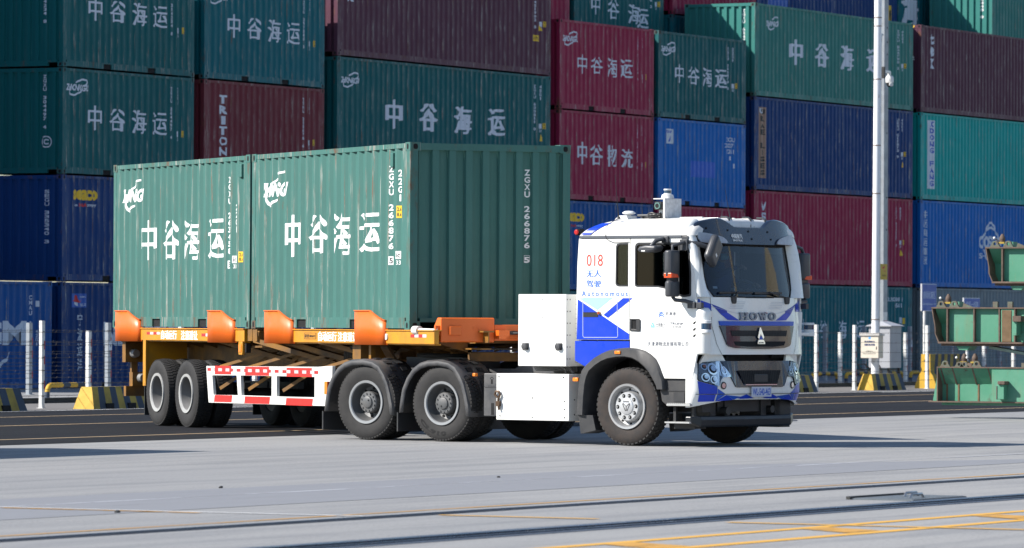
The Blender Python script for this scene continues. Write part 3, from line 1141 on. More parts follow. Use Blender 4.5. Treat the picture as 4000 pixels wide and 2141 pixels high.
Y2, Y3 = 2.85, 5.70
hidden(X1 - 0.42 - L40, Y2, 5, L40, zS, HS, ('green', 'navy', 'crimson'))
hidden(X4, Y2, 4, L20, zS, HS, ('blue', 'maroon'))
T20(X4, 4, 'crimson', 'crimson container corner showing above and behind the upper swirl-logo crimson one', None, None, Y2)
hidden(X5, Y2, 4, L20, zS, HS, ('green', 'navy'))
M = four(logo(Marks(), 0.19, 1.87, 1.21, 2.27, EL), ZG, [(1.21, 0.60, 1.77, 1.20), (2.30, 0.52, 3.0, 1.12), (3.70, 0.45, 4.40, 1.05), (4.30, 0.35, 5.0, 0.95)], EL)
T20(X5, 4, 'green', 'green inner-row container showing at the top edge between the crimson and green stacks', small_marks(M, 5.2, HS, 'ZGXU 288016 2'), None, Y2)
hidden(X6, Y2, 3, L40, zH, HC, ('navy', 'grey'))
container((X6, Y2, 3 * zH), 0, L20, HS, 'teal', 'teal inner-row container whose top strip shows left of the sunlit green end', STACKS)
container((X6, Y2, 3 * zH + zS), 0, L20, HS, 'crimson', 'crimson inner-row container at the top edge left of the sunlit green end', STACKS)
container((X6 + 6.13, Y2, 3 * zH), 0, L20, HC, 'navy', HIDLAB, HID)
M = small_marks(Marks().rect(0.9, 0.1, 2.4, 2.2, blue_sheet), 4.98, HS, 'CAXU 331220 5')
container((X6 + 6.13, Y2, 4 * zH), 0, L20, HS, 'navy', 'navy inner-row container with a brighter blue rectangle at the top edge left of the pole', STACKS, marks=M)
hidden(X7 - 1.3, Y3, 4, L40, zH, HC, ('navy', 'green'))
M = Marks().rect(L40 - 0.74, 0.38, L40 - 0.42, 1.35, y_mark).text('!', L40 - 0.63, 0.6, L40 - 0.53, 1.2, k_mark, 0.05).stack('CAXU 770125', L40 - 0.98, 0.09, 2.5, 1.05, EL, 0.03)
container((X7 - 1.3, Y3, 4 * zH), 0, L40, HC, 'navy', 'navy inner-row container with a yellow sticker at the top edge right of the pole', STACKS, marks=M)
hidden(X7 - 1.3 + L40 + 0.08, Y3, 4, L40, zH, HC, ('grey', 'green'))
M = Marks().text('海', 0.50, 0.75, 1.72, 2.05, EL, 0.05)
container((X7 - 1.3 + L40 + 0.08, Y3, 4 * zH), 0, L40, HC, 'teal', 'teal inner-row container with one white character showing at the top edge', STACKS, marks=M)
hidden(X8, 0.0, 3, L40, zH, HC, ('navy', 'green'))
hidden(X8, Y2, 4, L40, zH, HC, ('green', 'crimson'))
E = Marks().stack('ZGXU 612448 8', 2.02, 0.12, 2.6, 0.95, w_mark, 0.04)
container((X8, Y2, 4 * zH), 0, L40, HC, 'bright_green', 'green container with a sunlit end cut by a slanted shadow at the top right corner', STACKS, end_marks=E)
# a loaded container just outside the left edge of the picture: it throws the shadow across the apron there
HIDL = 'green container on a chassis outside the left edge of the picture, throwing a shadow on the concrete'
# ------------------------------------------------------------------ trailer and its load
def world_xy(x, y):
    """Camera-aligned ground coordinates (right, ahead) to world X, Y."""
    dx, dy = x + 10.9429, y - 124.4471
    return (0.472125 * dx + 0.881532 * dy, -0.881532 * dx + 0.472125 * dy)


def heading(fx, fy):
    return math.atan2(-0.881532 * fx + 0.472125 * fy, 0.472125 * fx + 0.881532 * fy)


TA = 0.4190
TYAW = heading(math.sin(TA), -math.cos(TA))
TX, TY = world_xy(-1.4123 + 1.219 * math.cos(TA), 70.6203 + 1.219 * math.sin(TA))
DECK = 1.531

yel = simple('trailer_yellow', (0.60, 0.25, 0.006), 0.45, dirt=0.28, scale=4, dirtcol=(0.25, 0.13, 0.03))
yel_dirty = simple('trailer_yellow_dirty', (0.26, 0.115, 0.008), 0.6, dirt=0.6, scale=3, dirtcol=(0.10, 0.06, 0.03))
orange = simple('orange_paint', (0.70, 0.13, 0.012), 0.4, dirt=0.10, scale=3, dirtcol=(0.6, 0.12, 0.02))
white_guard = simple('guard_white', (0.72, 0.72, 0.69), 0.5, dirt=0.10, dirtcol=(0.45, 0.43, 0.40))
red_guard = simple('guard_red', (0.62, 0.022, 0.016), 0.5, dirt=0.1)
reflect_red = simple('reflector_red', (0.42, 0.01, 0.015), 0.25)
reflect_silver = simple('reflector_silver', (0.50, 0.51, 0.52), 0.35)
lamp_orange = simple('lamp_orange', (0.85, 0.22, 0.02), 0.25)
lamp_red = simple('lamp_red', (0.45, 0.01, 0.01), 0.25)
white_print = simple('white_print', (0.80, 0.80, 0.78), 0.55)
tyre_grey = rubber('tyre_rubber', 0.55, (0.036, 0.034, 0.032))
tyre_tread = rubber('tyre_tread_rubber', 0.3, (0.07, 0.066, 0.06))
tyre_brown = rubber('tyre_rubber_brown', 0.85, (0.040, 0.028, 0.022))
rim_grey = simple('rim_grey', (0.10, 0.105, 0.11), 0.5, 0.3, dirt=0.25, dirtcol=(0.16, 0.15, 0.14))
rim_silver = simple('rim_silver', (0.36, 0.37, 0.38), 0.45, 0.5, dirt=0.3, dirtcol=(0.20, 0.19, 0.18))
dish_dust = simple('dish_dusty', (0.20, 0.20, 0.20), 0.75, dirt=0.3, scale=4, dirtcol=(0.11, 0.105, 0.10))
hose_black = simple('hose_black', (0.015, 0.015, 0.016), 0.45)


def tyre_mesh(Rr, w, kind):
    """Tyre about the local y axis; y=0 is the outer sidewall, the tread runs inward to y=w."""
    b = MB()
    rim = Rr * 0.555
    side = tyre_brown if kind == 'steer' else tyre_grey
    prof = [(rim, 0.040), (rim + 0.012, 0.012), (rim + 0.05, 0.0), (Rr * 0.80, -0.012), (Rr * 0.90, 0.0), (Rr * 0.955, 0.016), (Rr - 0.012, 0.030)]
    b.lathe(prof, n=64, mat=side)
    b.lathe([(Rr - 0.012, 0.030), (Rr - 0.014, w - 0.030)], n=64, mat=tyre_tread)
    b.lathe([(r, w - h) for r, h in prof[::-1]], n=64, mat=side)
    n = 46 if kind == 'steer' else 64
    for i in range(n):
        a0 = 2 * math.pi * i / n
        for row, (ya, yb, sh) in enumerate(((0.012, w * 0.36, 0.0), (w * 0.41, w * 0.60, 0.5), (w * 0.65, w - 0.012, 0.0))):
            a = a0 + sh * 2 * math.pi / n
            da = 2 * math.pi / n * (0.31 if kind == 'steer' else 0.33)
            vs = []
            for rr in (Rr - 0.020, Rr):
                for y, sk in ((ya, 0.0), (yb, 0.22 if row == 0 else -0.22)):
                    for s in (-1, 1):
                        t = a + s * da + sk * da
                        rad = rr - (0.012 if (row != 1 and (y == ya if row == 0 else y == yb)) else 0)
                        vs.append((rad * math.cos(t), y, rad * math.sin(t)))
            b.add(vs, [(4, 5, 7, 6), (0, 1, 5, 4), (2, 6, 7, 3), (0, 4, 6, 2), (1, 3, 7, 5)], tyre_tread)
    o = b.build('wheel', smooth=35)
    me = o.data
    bpy.data.objects.remove(o)
    return me


TYRES = {k: tyre_mesh(0.525, 0.275, k) for k in ('drive', 'trailer', 'steer')}


def make_wheel(parent, kind, x, yo, side, z=0.525):
    """yo: |y| of the outer sidewall; side -1 = right-hand side of the vehicle. Returns the wheel part."""
    w = bpy.data.objects.new('wheel', TYRES[kind])
    COL.objects.link(w)
    w.parent = parent
    w.location = (x, side * yo, z)
    w.rotation_euler = (0, rnd.random() * 3, 0)
    if side > 0:
        w.rotation_euler = (0, rnd.random() * 3, math.pi)
    return w


def rim_parts(w, kind):
    rm = 0.525 * 0.555
    if kind == 'inner':
        b = MB()
        b.lathe([(rm, 0.03), (rm, 0.25), (0.0, 0.25)], n=32)
        b.build('rim', dark_steel, w, smooth=40)
        return
    if kind == 'drive':
        b = MB()
        b.lathe([(rm + 0.012, 0.006), (rm + 0.008, -0.008), (rm - 0.022, -0.006), (rm - 0.032, 0.010)], n=48, mat=simple('rim_lip', (0.30, 0.31, 0.32), 0.4, 0.4))
        b.lathe([(rm - 0.032, 0.010), (rm - 0.050, 0.10), (rm - 0.075, 0.150), (0.17, 0.165), (0.165, 0.20), (0.0, 0.20)], n=48, mat=rim_grey)
        for i in range(8):
            a = 2 * math.pi * i / 8
            b.cyl((0.195 * math.cos(a), 0.158, 0.195 * math.sin(a)), (0.195 * math.cos(a), 0.150, 0.195 * math.sin(a)), 0.022, n=10, mat=hole_mat)
        b.build('rim', parent=w, smooth=35)
        h = MB()
        h.lathe([(0.150, 0.20), (0.150, 0.060), (0.138, 0.045), (0.085, 0.040), (0.078, 0.022), (0.060, 0.015), (0.0, 0.015)], n=28, mat=rim_grey)
        for i in range(12):
            a = 2 * math.pi * (i + 0.5) / 12
            h.cyl((0.118 * math.cos(a), 0.046, 0.118 * math.sin(a)), (0.118 * math.cos(a), 0.028, 0.118 * math.sin(a)), 0.011, n=6, mat=rim_grey)
        h.cyl((0.03, 0.016, 0.03), (0.03, 0.006, 0.03), 0.012, n=6, mat=dark_steel)
        h.build('hub_cap', parent=w, smooth=35)
    elif kind == 'trailer':
        b = MB()
        b.lathe([(rm + 0.012, 0.008), (rm + 0.008, -0.010), (rm - 0.030, -0.006), (rm - 0.040, 0.014)], n=48, mat=simple('trailer_rim_lip', (0.42, 0.42, 0.41), 0.5, 0.2, dirt=0.3))
        b.lathe([(rm - 0.040, 0.014), (rm - 0.055, 0.12), (rm - 0.070, 0.205), (0.10, 0.235), (0.0, 0.235)], n=48, mat=dish_dust)
        b.build('rim', parent=w, smooth=35)
        h = MB()
        h.lathe([(0.11, 0.235), (0.105, 0.17), (0.06, 0.155), (0.0, 0.155)], n=24, mat=dark_steel)
        h.build('hub_cap', parent=w, smooth=35)
    elif kind == 'steer':
        b = MB()
        b.lathe([(rm + 0.014, 0.010), (rm + 0.010, -0.012), (rm - 0.016, -0.010), (rm - 0.030, 0.014), (rm - 0.045, 0.075), (0.215, 0.085), (0.205, 0.055), (0.185, 0.020)], n=48, mat=rim_silver)
        for i in range(10):
            a = 2 * math.pi * (i + 0.5) / 10
            b.cyl((0.232 * math.cos(a), 0.084, 0.232 * math.sin(a)), (0.232 * math.cos(a), 0.076, 0.232 * math.sin(a)), 0.018, n=10, mat=hole_mat)
        b.build('rim', parent=w, smooth=35)
        h = MB()
        pl = simple('hub_cover', (0.52, 0.53, 0.54), 0.35, 0.4, dirt=0.15)
        h.lathe([(0.190, 0.030), (0.190, 0.006), (0.182, -0.002), (0.112, -0.004), (0.108, -0.012), (0.102, -0.016), (0.0, -0.018)], n=40, mat=pl)
        for i in range(10):
            a = 2 * math.pi * i / 10
            c, s = math.cos(a), math.sin(a)
            h.cyl((0.150 * c, -0.001, 0.150 * s), (0.150 * c, -0.006, 0.150 * s), 0.026, n=14, mat=hole_mat)
            h.cyl((0.150 * c, -0.006, 0.150 * s), (0.150 * c, -0.020, 0.150 * s), 0.013, n=8, mat=steel)
        h.build('hub_cap', parent=w, smooth=35)
        M = Marks()
        M.stroke([(-0.055, 0.045), (0.0, 0.0), (0.055, 0.045)], 0.010, dark_steel).stroke([(0.0, 0.0), (0.0, -0.055)], 0.010, dark_steel)
        M.stroke([(-0.06, 0.035), (-0.012, -0.06)], 0.010, dark_steel).stroke([(0.06, 0.035), (0.012, -0.06)], 0.010, dark_steel).text('SITRAK', -0.05, 0.055, 0.05, 0.080, dark_steel, 0.03)
        em = M.build('hub_emblem', lambda a, bb, k: (a, -0.0195 - 0.0005 * k, bb), w)
        em.rotation_euler = (0, -w.rotation_euler.y, 0)


def wheel_set(parent, kind, x, dual=True, yo=1.24):
    for side in (-1, 1):
        w = make_wheel(parent, kind, x, yo, side)
        rim_parts(w, kind)
        if dual:
            w2 = make_wheel(parent, kind, x, yo - 0.325, side)
            rim_parts(w2, 'inner')


trailer = empty('container_trailer', (TX, TY, 0), TYAW, 'yellow skeletal container trailer with orange corner guides, coupled behind the white cab', 'trailer')

# main beams, deck cross members and bolsters
b = MB()
for s in (-1, 1):
    y = 0.46 * s
    b.prism([(-12.1, 1.50), (1.0, 1.50), (1.0, 1.36), (-1.9, 1.28), (-2.9, 0.98), (-11.9, 0.98), (-12.1, 1.10)], 'y', y - 0.009, y + 0.009)
    b.box(-12.1, 1.0, y - 0.08, y + 0.08, 1.500, 1.520)
    b.box(-11.9, -2.9, y - 0.08, y + 0.08, 0.962, 0.980)
    b.beam((-2.9, y, 0.972), (-1.9, y, 1.272), 0.16, 0.018)
    b.box(-1.9, 0.9, y - 0.08, y + 0.08, 1.262, 1.280)
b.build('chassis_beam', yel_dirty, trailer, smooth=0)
b = MB()
for x in [-11.9 + 0.61 * i for i in range(21)]:
    if -6.3 < x < -4.5 and abs(x + 5.4) > 0.5:
        continue
    for s in (-1, 1):
        b.prism([(0.47 * s, 1.495), (1.20 * s, 1.495), (1.20 * s, 1.42), (0.47 * s, 1.22)], 'x', x - 0.005, x + 0.005)
        b.box(x - 0.035, x + 0.035, min(0.47 * s, 1.2 * s), max(0.47 * s, 1.2 * s), 1.478, 1.496)
    b.box(x - 0.04, x + 0.04, -0.45, 0.45, 1.10, 1.22)
for x in (-12.0, -6.15, -5.95, -0.12):
    b.box(x - 0.09, x + 0.09, -1.2, 1.2, 1.345, 1.522)
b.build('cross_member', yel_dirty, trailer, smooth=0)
# long slanting struts under the deck between beam and edge
b = MB()
for x in (-7.6, -6.0, -4.9, -3.4):
    for s in (-1, 1):
        b.beam((x, 1.16 * s, 1.36), (x + 1.5, 0.46 * s, 1.02), 0.12, 0.07)
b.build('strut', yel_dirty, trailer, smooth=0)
# side beams
for s in (-1, 1):
    for x0, x1, ta, tb in ((-12.08, -6.35, 0, 0.0), (-4.42, 0.86, 0.0, 0)):
        b = MB()
        b.box(x0, x1, s * 1.14 if s > 0 else -1.215, s * 1.14 if s < 0 else 1.215, 1.335, 1.512)
        b.box(x0, x1, s * 1.10 if s > 0 else -1.232, s * 1.10 if s < 0 else 1.232, 1.512, 1.529)
        b.box(x0 + 0.1, x1 - 0.02, s * 1.10 if s > 0 else -1.19, s * 1.10 if s < 0 else 1.19, 1.318, 1.335)
        b.build('side_beam', yel, trailer, smooth=0, bevel=0.004, segs=1)
b = MB()
for s in (-1, 1):
    b.box(-6.35, -4.42, 0.98 * s - 0.03, 0.98 * s + 0.03, 1.335, 1.50)
b.build('inner_beam', yel_dirty, trailer, smooth=0)

# orange container guides
def gtop(u):
    return 1.795 - max(0.0, u - 0.62) * 0.36


for s in (-1, 1):
    for xc in (-11.32, -7.16, -4.79, -1.28):
        x0, x1 = xc - 0.56, xc + 0.44
        b = MB()
        pts = [(x0, -1.0), (x0, -1.262), (x0 + 0.04, -1.300), (x0 + 0.3, -1.306), (x0 + 0.62, -1.306), (x0 + 0.76, -1.300), (x0 + 0.88, -1.285), (x1 - 0.04, -1.265), (x1, -1.235), (x1 + 0.004, -1.19)]
        rows = []
        for x, y in pts[1:]:
            top = gtop(x - x0)
            rows.append([(x, y * -s if s > 0 else y, 1.315), (x, y * -s if s > 0 else y, top)])
        b.grid(rows)
        g = b.build('corner_guide', orange, trailer, smooth=50, solid=0.014)
        b = MB()
        for (xa, ya), (xb, yb) in zip(pts[1:-1], pts[2:]):
            ta = gtop(xa - x0)
            tb = gtop(xb - x0)
            sg = -1 if s < 0 else 1
            b.beam((xa, sg * abs(ya), ta), (xb, sg * abs(yb), tb), 0.028, 0.014)
        b.beam((x1 + 0.006, sg * 1.20, 1.318), (x1 + 0.006, sg * 1.20, 1.56), 0.03, 0.014, up=(0, 1, 0))
        b.box(x0 + 0.08, x1 - 0.25, sg * 1.216 if sg > 0 else -1.30, sg * 1.30 if sg > 0 else -1.216, 1.37, 1.39)
        b.build('guide_rim', orange, g, smooth=0)

# marks on the side beams
M = Marks()
RW = 0.15
for k in range(4):
    M.rect(-10.60 + RW * k, 1.425, -10.60 + RW * (k + 1), 1.465, reflect_red if k % 2 == 0 else reflect_silver)
M.rect(-8.16, 1.405, -7.98, 1.45, reflect_red).rect(-7.98, 1.405, -7.80, 1.45, reflect_silver)
for k in range(4):
    M.rect(0.04 + 0.14 * k, 1.425, 0.04 + 0.14 * (k + 1), 1.468, reflect_red if k % 2 == 0 else reflect_silver)
M.text('自动运行', -9.94, 1.355, -9.25, 1.492, white_print, 0.03).text('注意避让', -9.05, 1.350, -8.33, 1.490, white_print, 0.03)
M.text('自动运行', -3.37, 1.358, -2.68, 1.495, white_print, 0.03).text('注意避让', -2.62, 1.358, -1.90, 1.490, white_print, 0.03)
M.rect(-3.92, 1.385, -3.46, 1.475, k_mark).rect(-3.905, 1.391, -3.475, 1.469, yel).text('服务热线 400-8676732', -3.89, 1.405, -3.49, 1.455, k_mark, 0.03)
M.build('lettering', lambda a, bb, k: (a, -1.2175 - 0.0008 * k, bb), trailer)
for x in (-0.81,):
    b = MB()
    b.cyl((x, -1.215, 1.43), (x, -1.232, 1.43), 0.045, n=18, mat=simple('round_reflector', (0.6, 0.6, 0.58), 0.25))
    b.build('reflector', parent=trailer)
b = MB()
b.prism([(-0.07, -0.10), (0.07, -0.10), (0.085, -0.06), (0.085, 0.06), (0.07, 0.10), (-0.07, 0.10), (-0.085, 0.06), (-0.085, -0.06)], 'y', -0.02, 0.02, yel)
b.box(-0.05, 0.05, -0.03, -0.018, -0.06, 0.06, lamp_orange)
b.box(-0.04, 0.14, 0.02, 0.10, -0.07, 0.07, hole_mat)
o = b.build('side_lamp', parent=trailer, bevel=0.006)
o.location = (-6.5, -1.20, 1.235)
MB().beam((-6.45, -1.12, 1.25), (-5.6, -0.5, 1.30), 0.04, 0.03).build('lamp_bracket', yel_dirty, trailer, smooth=0)

# side underrun guards
for s in (-1, 1):
    y0, y1 = (-1.215, -1.165) if s < 0 else (1.165, 1.215)
    outer = [(-7.95, 0.955), (-7.93, 0.82), (-7.84, 0.40), (-3.14, 0.425), (-2.86, 0.435), (-2.84, 1.005), (-3.4, 0.985)]
    holes = [[(-7.70, 0.815), (-6.66, 0.825), (-6.60, 0.53), (-7.64, 0.52)], [(-6.50, 0.826), (-5.22, 0.832), (-5.22, 0.535), (-6.46, 0.53)],
             [(-5.02, 0.833), (-3.52, 0.838), (-3.52, 0.545), (-5.02, 0.535)]]
    b = MB()
    b.plate(outer, holes, y0, y1)
    g = b.build('side_guard', white_guard, trailer, smooth=0, bevel=0.004, segs=1)
    M = Marks()
    for x0, x1 in ((-7.58, -6.88), (-6.30, -5.32), (-4.62, -3.62)):
        M.poly([(x0, 0.833), (x1, 0.838), (x1, 0.968), (x0, 0.962)], red_guard)
        M.poly([(x0 - 0.03, 0.415), (x1 + 0.02, 0.42), (x1 + 0.05, 0.525), (x0, 0.520)], red_guard)
    n = 29
    for k in range(n):
        x0, x1 = -7.90 + k * 4.53 / n, -7.90 + (k + 1) * 4.53 / n
        M.rect(x0, 0.882, x1, 0.928, reflect_red if k % 2 == 0 else reflect_silver)
    yy = -1.2165 if s < 0 else 1.2165
    M.build('stripes', lambda a, bb, k, yy=yy, s=s: (a, yy + s * 0.0008 * k, bb), g)
    b = MB()
    for x in (-7.5, -6.3, -4.9, -3.5):
        b.beam((x, s * 1.16, 0.62), (x + 0.9, s * 0.50, 1.25), 0.010, 0.05)
        b.beam((x, s * 1.16, 0.95), (x + 1.3, s * 0.46, 1.30), 0.010, 0.045)
    b.build('guard_brace', yel_dirty, trailer, smooth=0)

# axles, wheels, suspension, flaps
for x in (-10.06, -8.76):
    wheel_set(trailer, 'trailer', x)
b = MB()
for x in (-10.06, -8.76):
    b.cyl((x, -1.0, 0.525), (x, 1.0, 0.525), 0.065, n=12)
    for s in (-1, 1):
        b.box(x - 0.55, x + 0.55, 0.44 * s - 0.05, 0.44 * s + 0.05, 0.60, 0.70)
        b.box(x - 0.62, x - 0.50, 0.44 * s - 0.07, 0.44 * s + 0.07, 0.60, 1.0)
b.build('axle', dark_steel, trailer)
b = MB()
b.box(-10.74, -10.66, -1.20, -0.52, 0.62, 1.34)
b.box(-10.76, -10.64, -1.22, -1.19, 0.62, 1.34)
b.build('mudguard_plate', yel, trailer, smooth=0)
MB().box(-10.69, -10.67, -1.22, -0.60, 0.16, 0.66).build('mud_flap', black_plastic, trailer, smooth=0)
MB().box(-10.69, -10.67, 0.60, 1.22, 0.16, 0.66).build('mud_flap', black_plastic, trailer, smooth=0)
b = MB()
b.box(-11.98, -11.88, -1.1, 1.1, 0.44, 0.60)
for y in (-0.95, -0.45, 0.45, 0.95):
    b.box(-11.97, -11.89, y - 0.05, y + 0.05, 0.60, 1.30)
b.box(-12.0, -11.85, -1.12, -0.62, 0.98, 1.30)
b.box(-12.0, -11.85, -1.0, -0.60, 0.60, 0.82)
b.box(-12.0, -11.70, -1.14, -0.60, 1.30, 1.325)
b.build('rear_bumper', yel_dirty, trailer, smooth=0)
for y, z in ((-0.98, 1.12), (-0.72, 1.12), (-0.86, 0.73)):
    b = MB()
    b.cyl((-11.85, y, z), (-11.72, y, z), 0.075, 0.06, n=16, mat=rim_silver)
    b.build('brake_chamber', parent=trailer)
# landing legs and gear
for s in (-1, 1):
    b = MB()
    b.box(-3.15, -3.02, s * 0.62 - 0.07, s * 0.62 + 0.07, 0.46, 1.48)
    b.box(-3.22, -2.95, s * 0.62 - 0.12, s * 0.62 + 0.12, 0.42, 0.46)
    b.beam((-3.08, s * 0.62, 0.95), (-4.2, s * 0.50, 1.35), 0.06, 0.06)
    b.build('landing_leg', yel_dirty, trailer, smooth=0)
b = MB()
b.box(-2.35, -2.05, -1.10, -0.6, 1.06, 1.32)
b.box(-1.70, -1.62, -1.12, -1.05, 1.0, 1.33)
b.beam((-1.2, -1.1, 1.33), (-2.2, -0.5, 1.02), 0.10, 0.08)
b.build('valve_box', yel_dirty, trailer, smooth=0)
b = MB()
for k in range(7):
    y = -1.0 + 0.02 * k
    b.tube([(-2.55 - 0.1 * k, y, 1.30), (-2.62 - 0.12 * k, y + 0.05, 1.20 - 0.02 * k), (-2.8 - 0.1 * k, y + 0.1, 1.10 + 0.01 * k)], 0.012, 6)
b.build('air_hose', hose_black, trailer)
# front crossbeam
b = MB()
b.prism([(0.56, 1.39), (0.82, 1.36), (0.83, 1.38), (0.83, 1.69), (0.81, 1.70), (0.70, 1.70), (0.60, 1.60), (0.56, 1.52)], 'y', -1.10, -0.30)
o = b.build('front_box', orange, trailer, smooth=0, bevel=0.012)
b = MB()
b.box(0.56, 0.83, -0.30, 1.10, 1.385, 1.605)
b.box(0.84, 0.86, -0.98, -0.80, 1.46, 1.58)
b.build('front_beam', orange, trailer, smooth=0, bevel=0.012)
b = MB()
for (x0, z0, x1, z1) in ((-0.94, 1.46, -0.80, 1.59), (-0.62, 1.54, -0.54, 1.57)):
    for p, q in (((x0, z0), (x1, z0)), ((x1, z0), (x1, z1)), ((x1, z1), (x0, z1)), ((x0, z1), (x0, z0))):
        b.beam((0.832, p[0], p[1]), (0.832, q[0], q[1]), 0.008, 0.006)
b.build('name_plate', orange, o, smooth=0)
b = MB()
b.cyl((0.80, -1.14, 1.52), (0.25, -1.20, 1.525), 0.028, n=14, mat=white_guard)
b.cyl((0.30, -1.195, 1.525), (0.16, -1.21, 1.526), 0.058, n=18, mat=white_guard)
b.box(0.76, 0.80, -1.17, -1.10, 1.46, 1.59, orange)
b.build('support_rod', parent=trailer, smooth=40)
b = MB()
b.prism([(-0.30, 1.41), (-0.22, 1.41), (-0.14, 1.46), (-0.14, 1.53), (-0.30, 1.53)], 'x', 0.84, 0.98)
b.build('connector_guard', orange, trailer, smooth=0)
b = MB()
b.box(0.834, 0.90, -0.10, 0.02, 1.47, 1.52)
b.box(0.834, 0.90, 0.10, 0.18, 1.46, 1.52)
for k in range(5):
    y = -0.06 + 0.05 * k
    pts = [(0.88, y, 1.49)]
    for t in range(1, 15):
        a = t * 0.9
        pts.append((1.0 + 0.05 * t / 3 + 0.02 * math.sin(a), y + 0.018 * t + 0.05 * math.sin(a), 1.46 - 0.012 * t + 0.07 * math.cos(a)))
    b.tube(pts, 0.011, 6)
b.build('coiled_hose', hose_black, trailer)
b = MB()
b.box(-0.55, 0.45, -0.43, 0.43, 1.255, 1.275)
b.build('coupler_plate', dark_steel, trailer, smooth=0)

# the two containers on it
A0 = Vector((TX, TY, 0))
TM = Matrix.Translation(A0) @ Matrix.Rotation(TYAW, 4, 'Z')


def on_trailer(x_front):
    """Local frame of a container whose blank end faces forward at trailer x = x_front."""
    return TM @ Vector((x_front, 1.219, DECK))


def load(x_front, num, boxes, label, lg, sw, na, ya, yz, ia, va, endnum, end):
    M = Marks()
    M.text('ZHONGGU', lg[0], lg[1] - 0.01, lg[2], lg[3] + 0.01, w_mark, 0.05, slant=0.25)
    w, h = sw[2] - sw[0], sw[3] - sw[1]
    M.stroke([(sw[0] + p * w, sw[1] + q * h) for p, q in ((1.0, .99), (.64, .93), (.62, .80), (.40, .66), (.14, .52), (.05, .40), (.03, .18), (.10, .05), (.19, 0), (.32, .04), (.57, .16))],
             [.03, .035, .03, .03, .05, .06, .05, .05, .06, .05, .03], w_mark)
    four(M, ZG, boxes, w_mark, 0.024)
    M.stack(num, na, 0.085, 2.28, 1.10, w_mark, 0.03)
    M.rect(na - 0.05, 0.90, na + 0.05, 1.02, w_mark).text('5', na - 0.03, 0.92, na + 0.03, 1.0, k_mark)
    M.stack('22G1', na + 0.30, 0.075, yz[2], yz[3], w_mark, 0.03)
    M.rect(ya, yz[0], ya + 0.11, yz[1], y_mark).text('2.6\n8.6', ya + 0.015, yz[0] + 0.02, ya + 0.095, yz[1] - 0.02, k_mark, 0.03)
    M.rect(ia, 0.98, ia + 0.11, 1.09, w_mark).text('ic', ia + 0.02, 1.0, ia + 0.09, 1.07, k_mark).text('33', ia + 0.02, 0.90, ia + 0.10, 0.96, w_mark)
    E = Marks()
    E.stack(endnum, 1.80, 0.088, 2.24, 0.92, w_mark, 0.03)
    E.ring(1.80, 1.0, 0.055, 0.062, w_mark, 4, 45, 405)
    loc = on_trailer(x_front)
    r = container(tuple(loc), TYAW + math.pi, L20, HS, (0.052, 0.150, 0.130), label, 'containers carried on the trailer', far_marks=M, end_marks=E)
    bb = MB()
    x = L20 - va
    bb.prism([(0.0, -0.1), (0.10, -0.1), (0.10, 0.1), (0.0, 0.1)], 'y', 0, 0.05)
    o = bb.build('vent_hood', paint_frame, r, smooth=0, bevel=0.01)
    o.color = (0.05, 0.15, 0.13, 1)
    o.location = (x - 0.05, CW - 0.052, 2.36)
    return r


load(0.0, 'ZGXU 266876', [(1.36, 1.05, 1.94, 1.66), (2.27, 1.09, 2.92, 1.65), (3.18, 1.06, 3.86, 1.66), (4.21, 1.09, 4.89, 1.64)],
     'weathered green container with a rusty front corner, on the trailer next to the cab', (0.40, 1.95, 1.40, 2.14), (.54, 1.82, 1.26, 2.31), 5.33, 5.56, (1.55, 1.72, 2.22, 1.76), 5.54, 5.38, 'ZGXU 266876 5', True)
load(-6.134, 'ZGXU 263458', [(1.25, 1.06, 1.96, 1.68), (2.28, 1.06, 2.92, 1.67), (3.19, 1.05, 3.88, 1.66), (4.24, 1.06, 4.88, 1.66)],
     'weathered green container on the rear half of the trailer, over the trailer wheels', (0.36, 1.99, 1.38, 2.18), (.54, 1.85, 1.19, 2.33), 5.11, 5.57, (0.99, 1.15, 1.86, 1.42), 5.30, 5.64, 'ZGXU 263458 1', False)
# load outside the left edge of the picture: throws the slanting shadow across the apron there
# ------------------------------------------------------------------ tractor unit
KA = R(52.3)
KYAW = heading(math.sin(KA), -math.cos(KA))
KX, KY = world_xy(2.311, 69.181)
tractor = empty('tractor_truck', (KX, KY, 0), KYAW, 'white autonomous tractor truck with blue geometric decals, red number 018 and roof sensors', 'truck')

white = simple('cab_white', (0.80, 0.80, 0.77), 0.28, dirt=0.05, scale=3, coat=0.4, dirtcol=(0.62, 0.60, 0.56))
white_box = simple('box_white', (0.78, 0.78, 0.75), 0.45, dirt=0.06, scale=3, dirtcol=(0.6, 0.58, 0.54))
roof_white = simple('roof_white', (0.78, 0.77, 0.74), 0.4, dirt=0.3, scale=2.5, dirtcol=(0.48, 0.45, 0.41))
film_blue = simple('film_blue', (0.001, 0.040, 0.50), 0.35, dirt=0.04)
film_dark = simple('film_dark_blue', (0.003, 0.024, 0.36), 0.35, dirt=0.04)
film_mid = simple('film_mid_blue', (0.006, 0.08, 0.50), 0.35, dirt=0.04)
film_light = simple('film_light_blue', (0.33, 0.62, 0.72), 0.4, dirt=0.04)
visor_mat = simple('visor_navy', (0.006, 0.011, 0.026), 0.22, dirt=0.08, coat=0.5)
seam_mat = simple('panel_seam', (0.05, 0.05, 0.05), 0.7)
trim_grey = simple('gutter_grey', (0.085, 0.095, 0.11), 0.45)
alu = simple('aluminium', (0.55, 0.55, 0.54), 0.4, 0.7, dirt=0.2)
arch_mat = simple('arch_plastic', (0.030, 0.031, 0.034), 0.55, dirt=0.25, dirtcol=(0.075, 0.07, 0.065))
glass_front = emitless_glass('windscreen_glass', (0.50, 0.60, 0.68), 0.9)
glass_side = emitless_glass('side_glass', (0.045, 0.055, 0.06), 0.45)
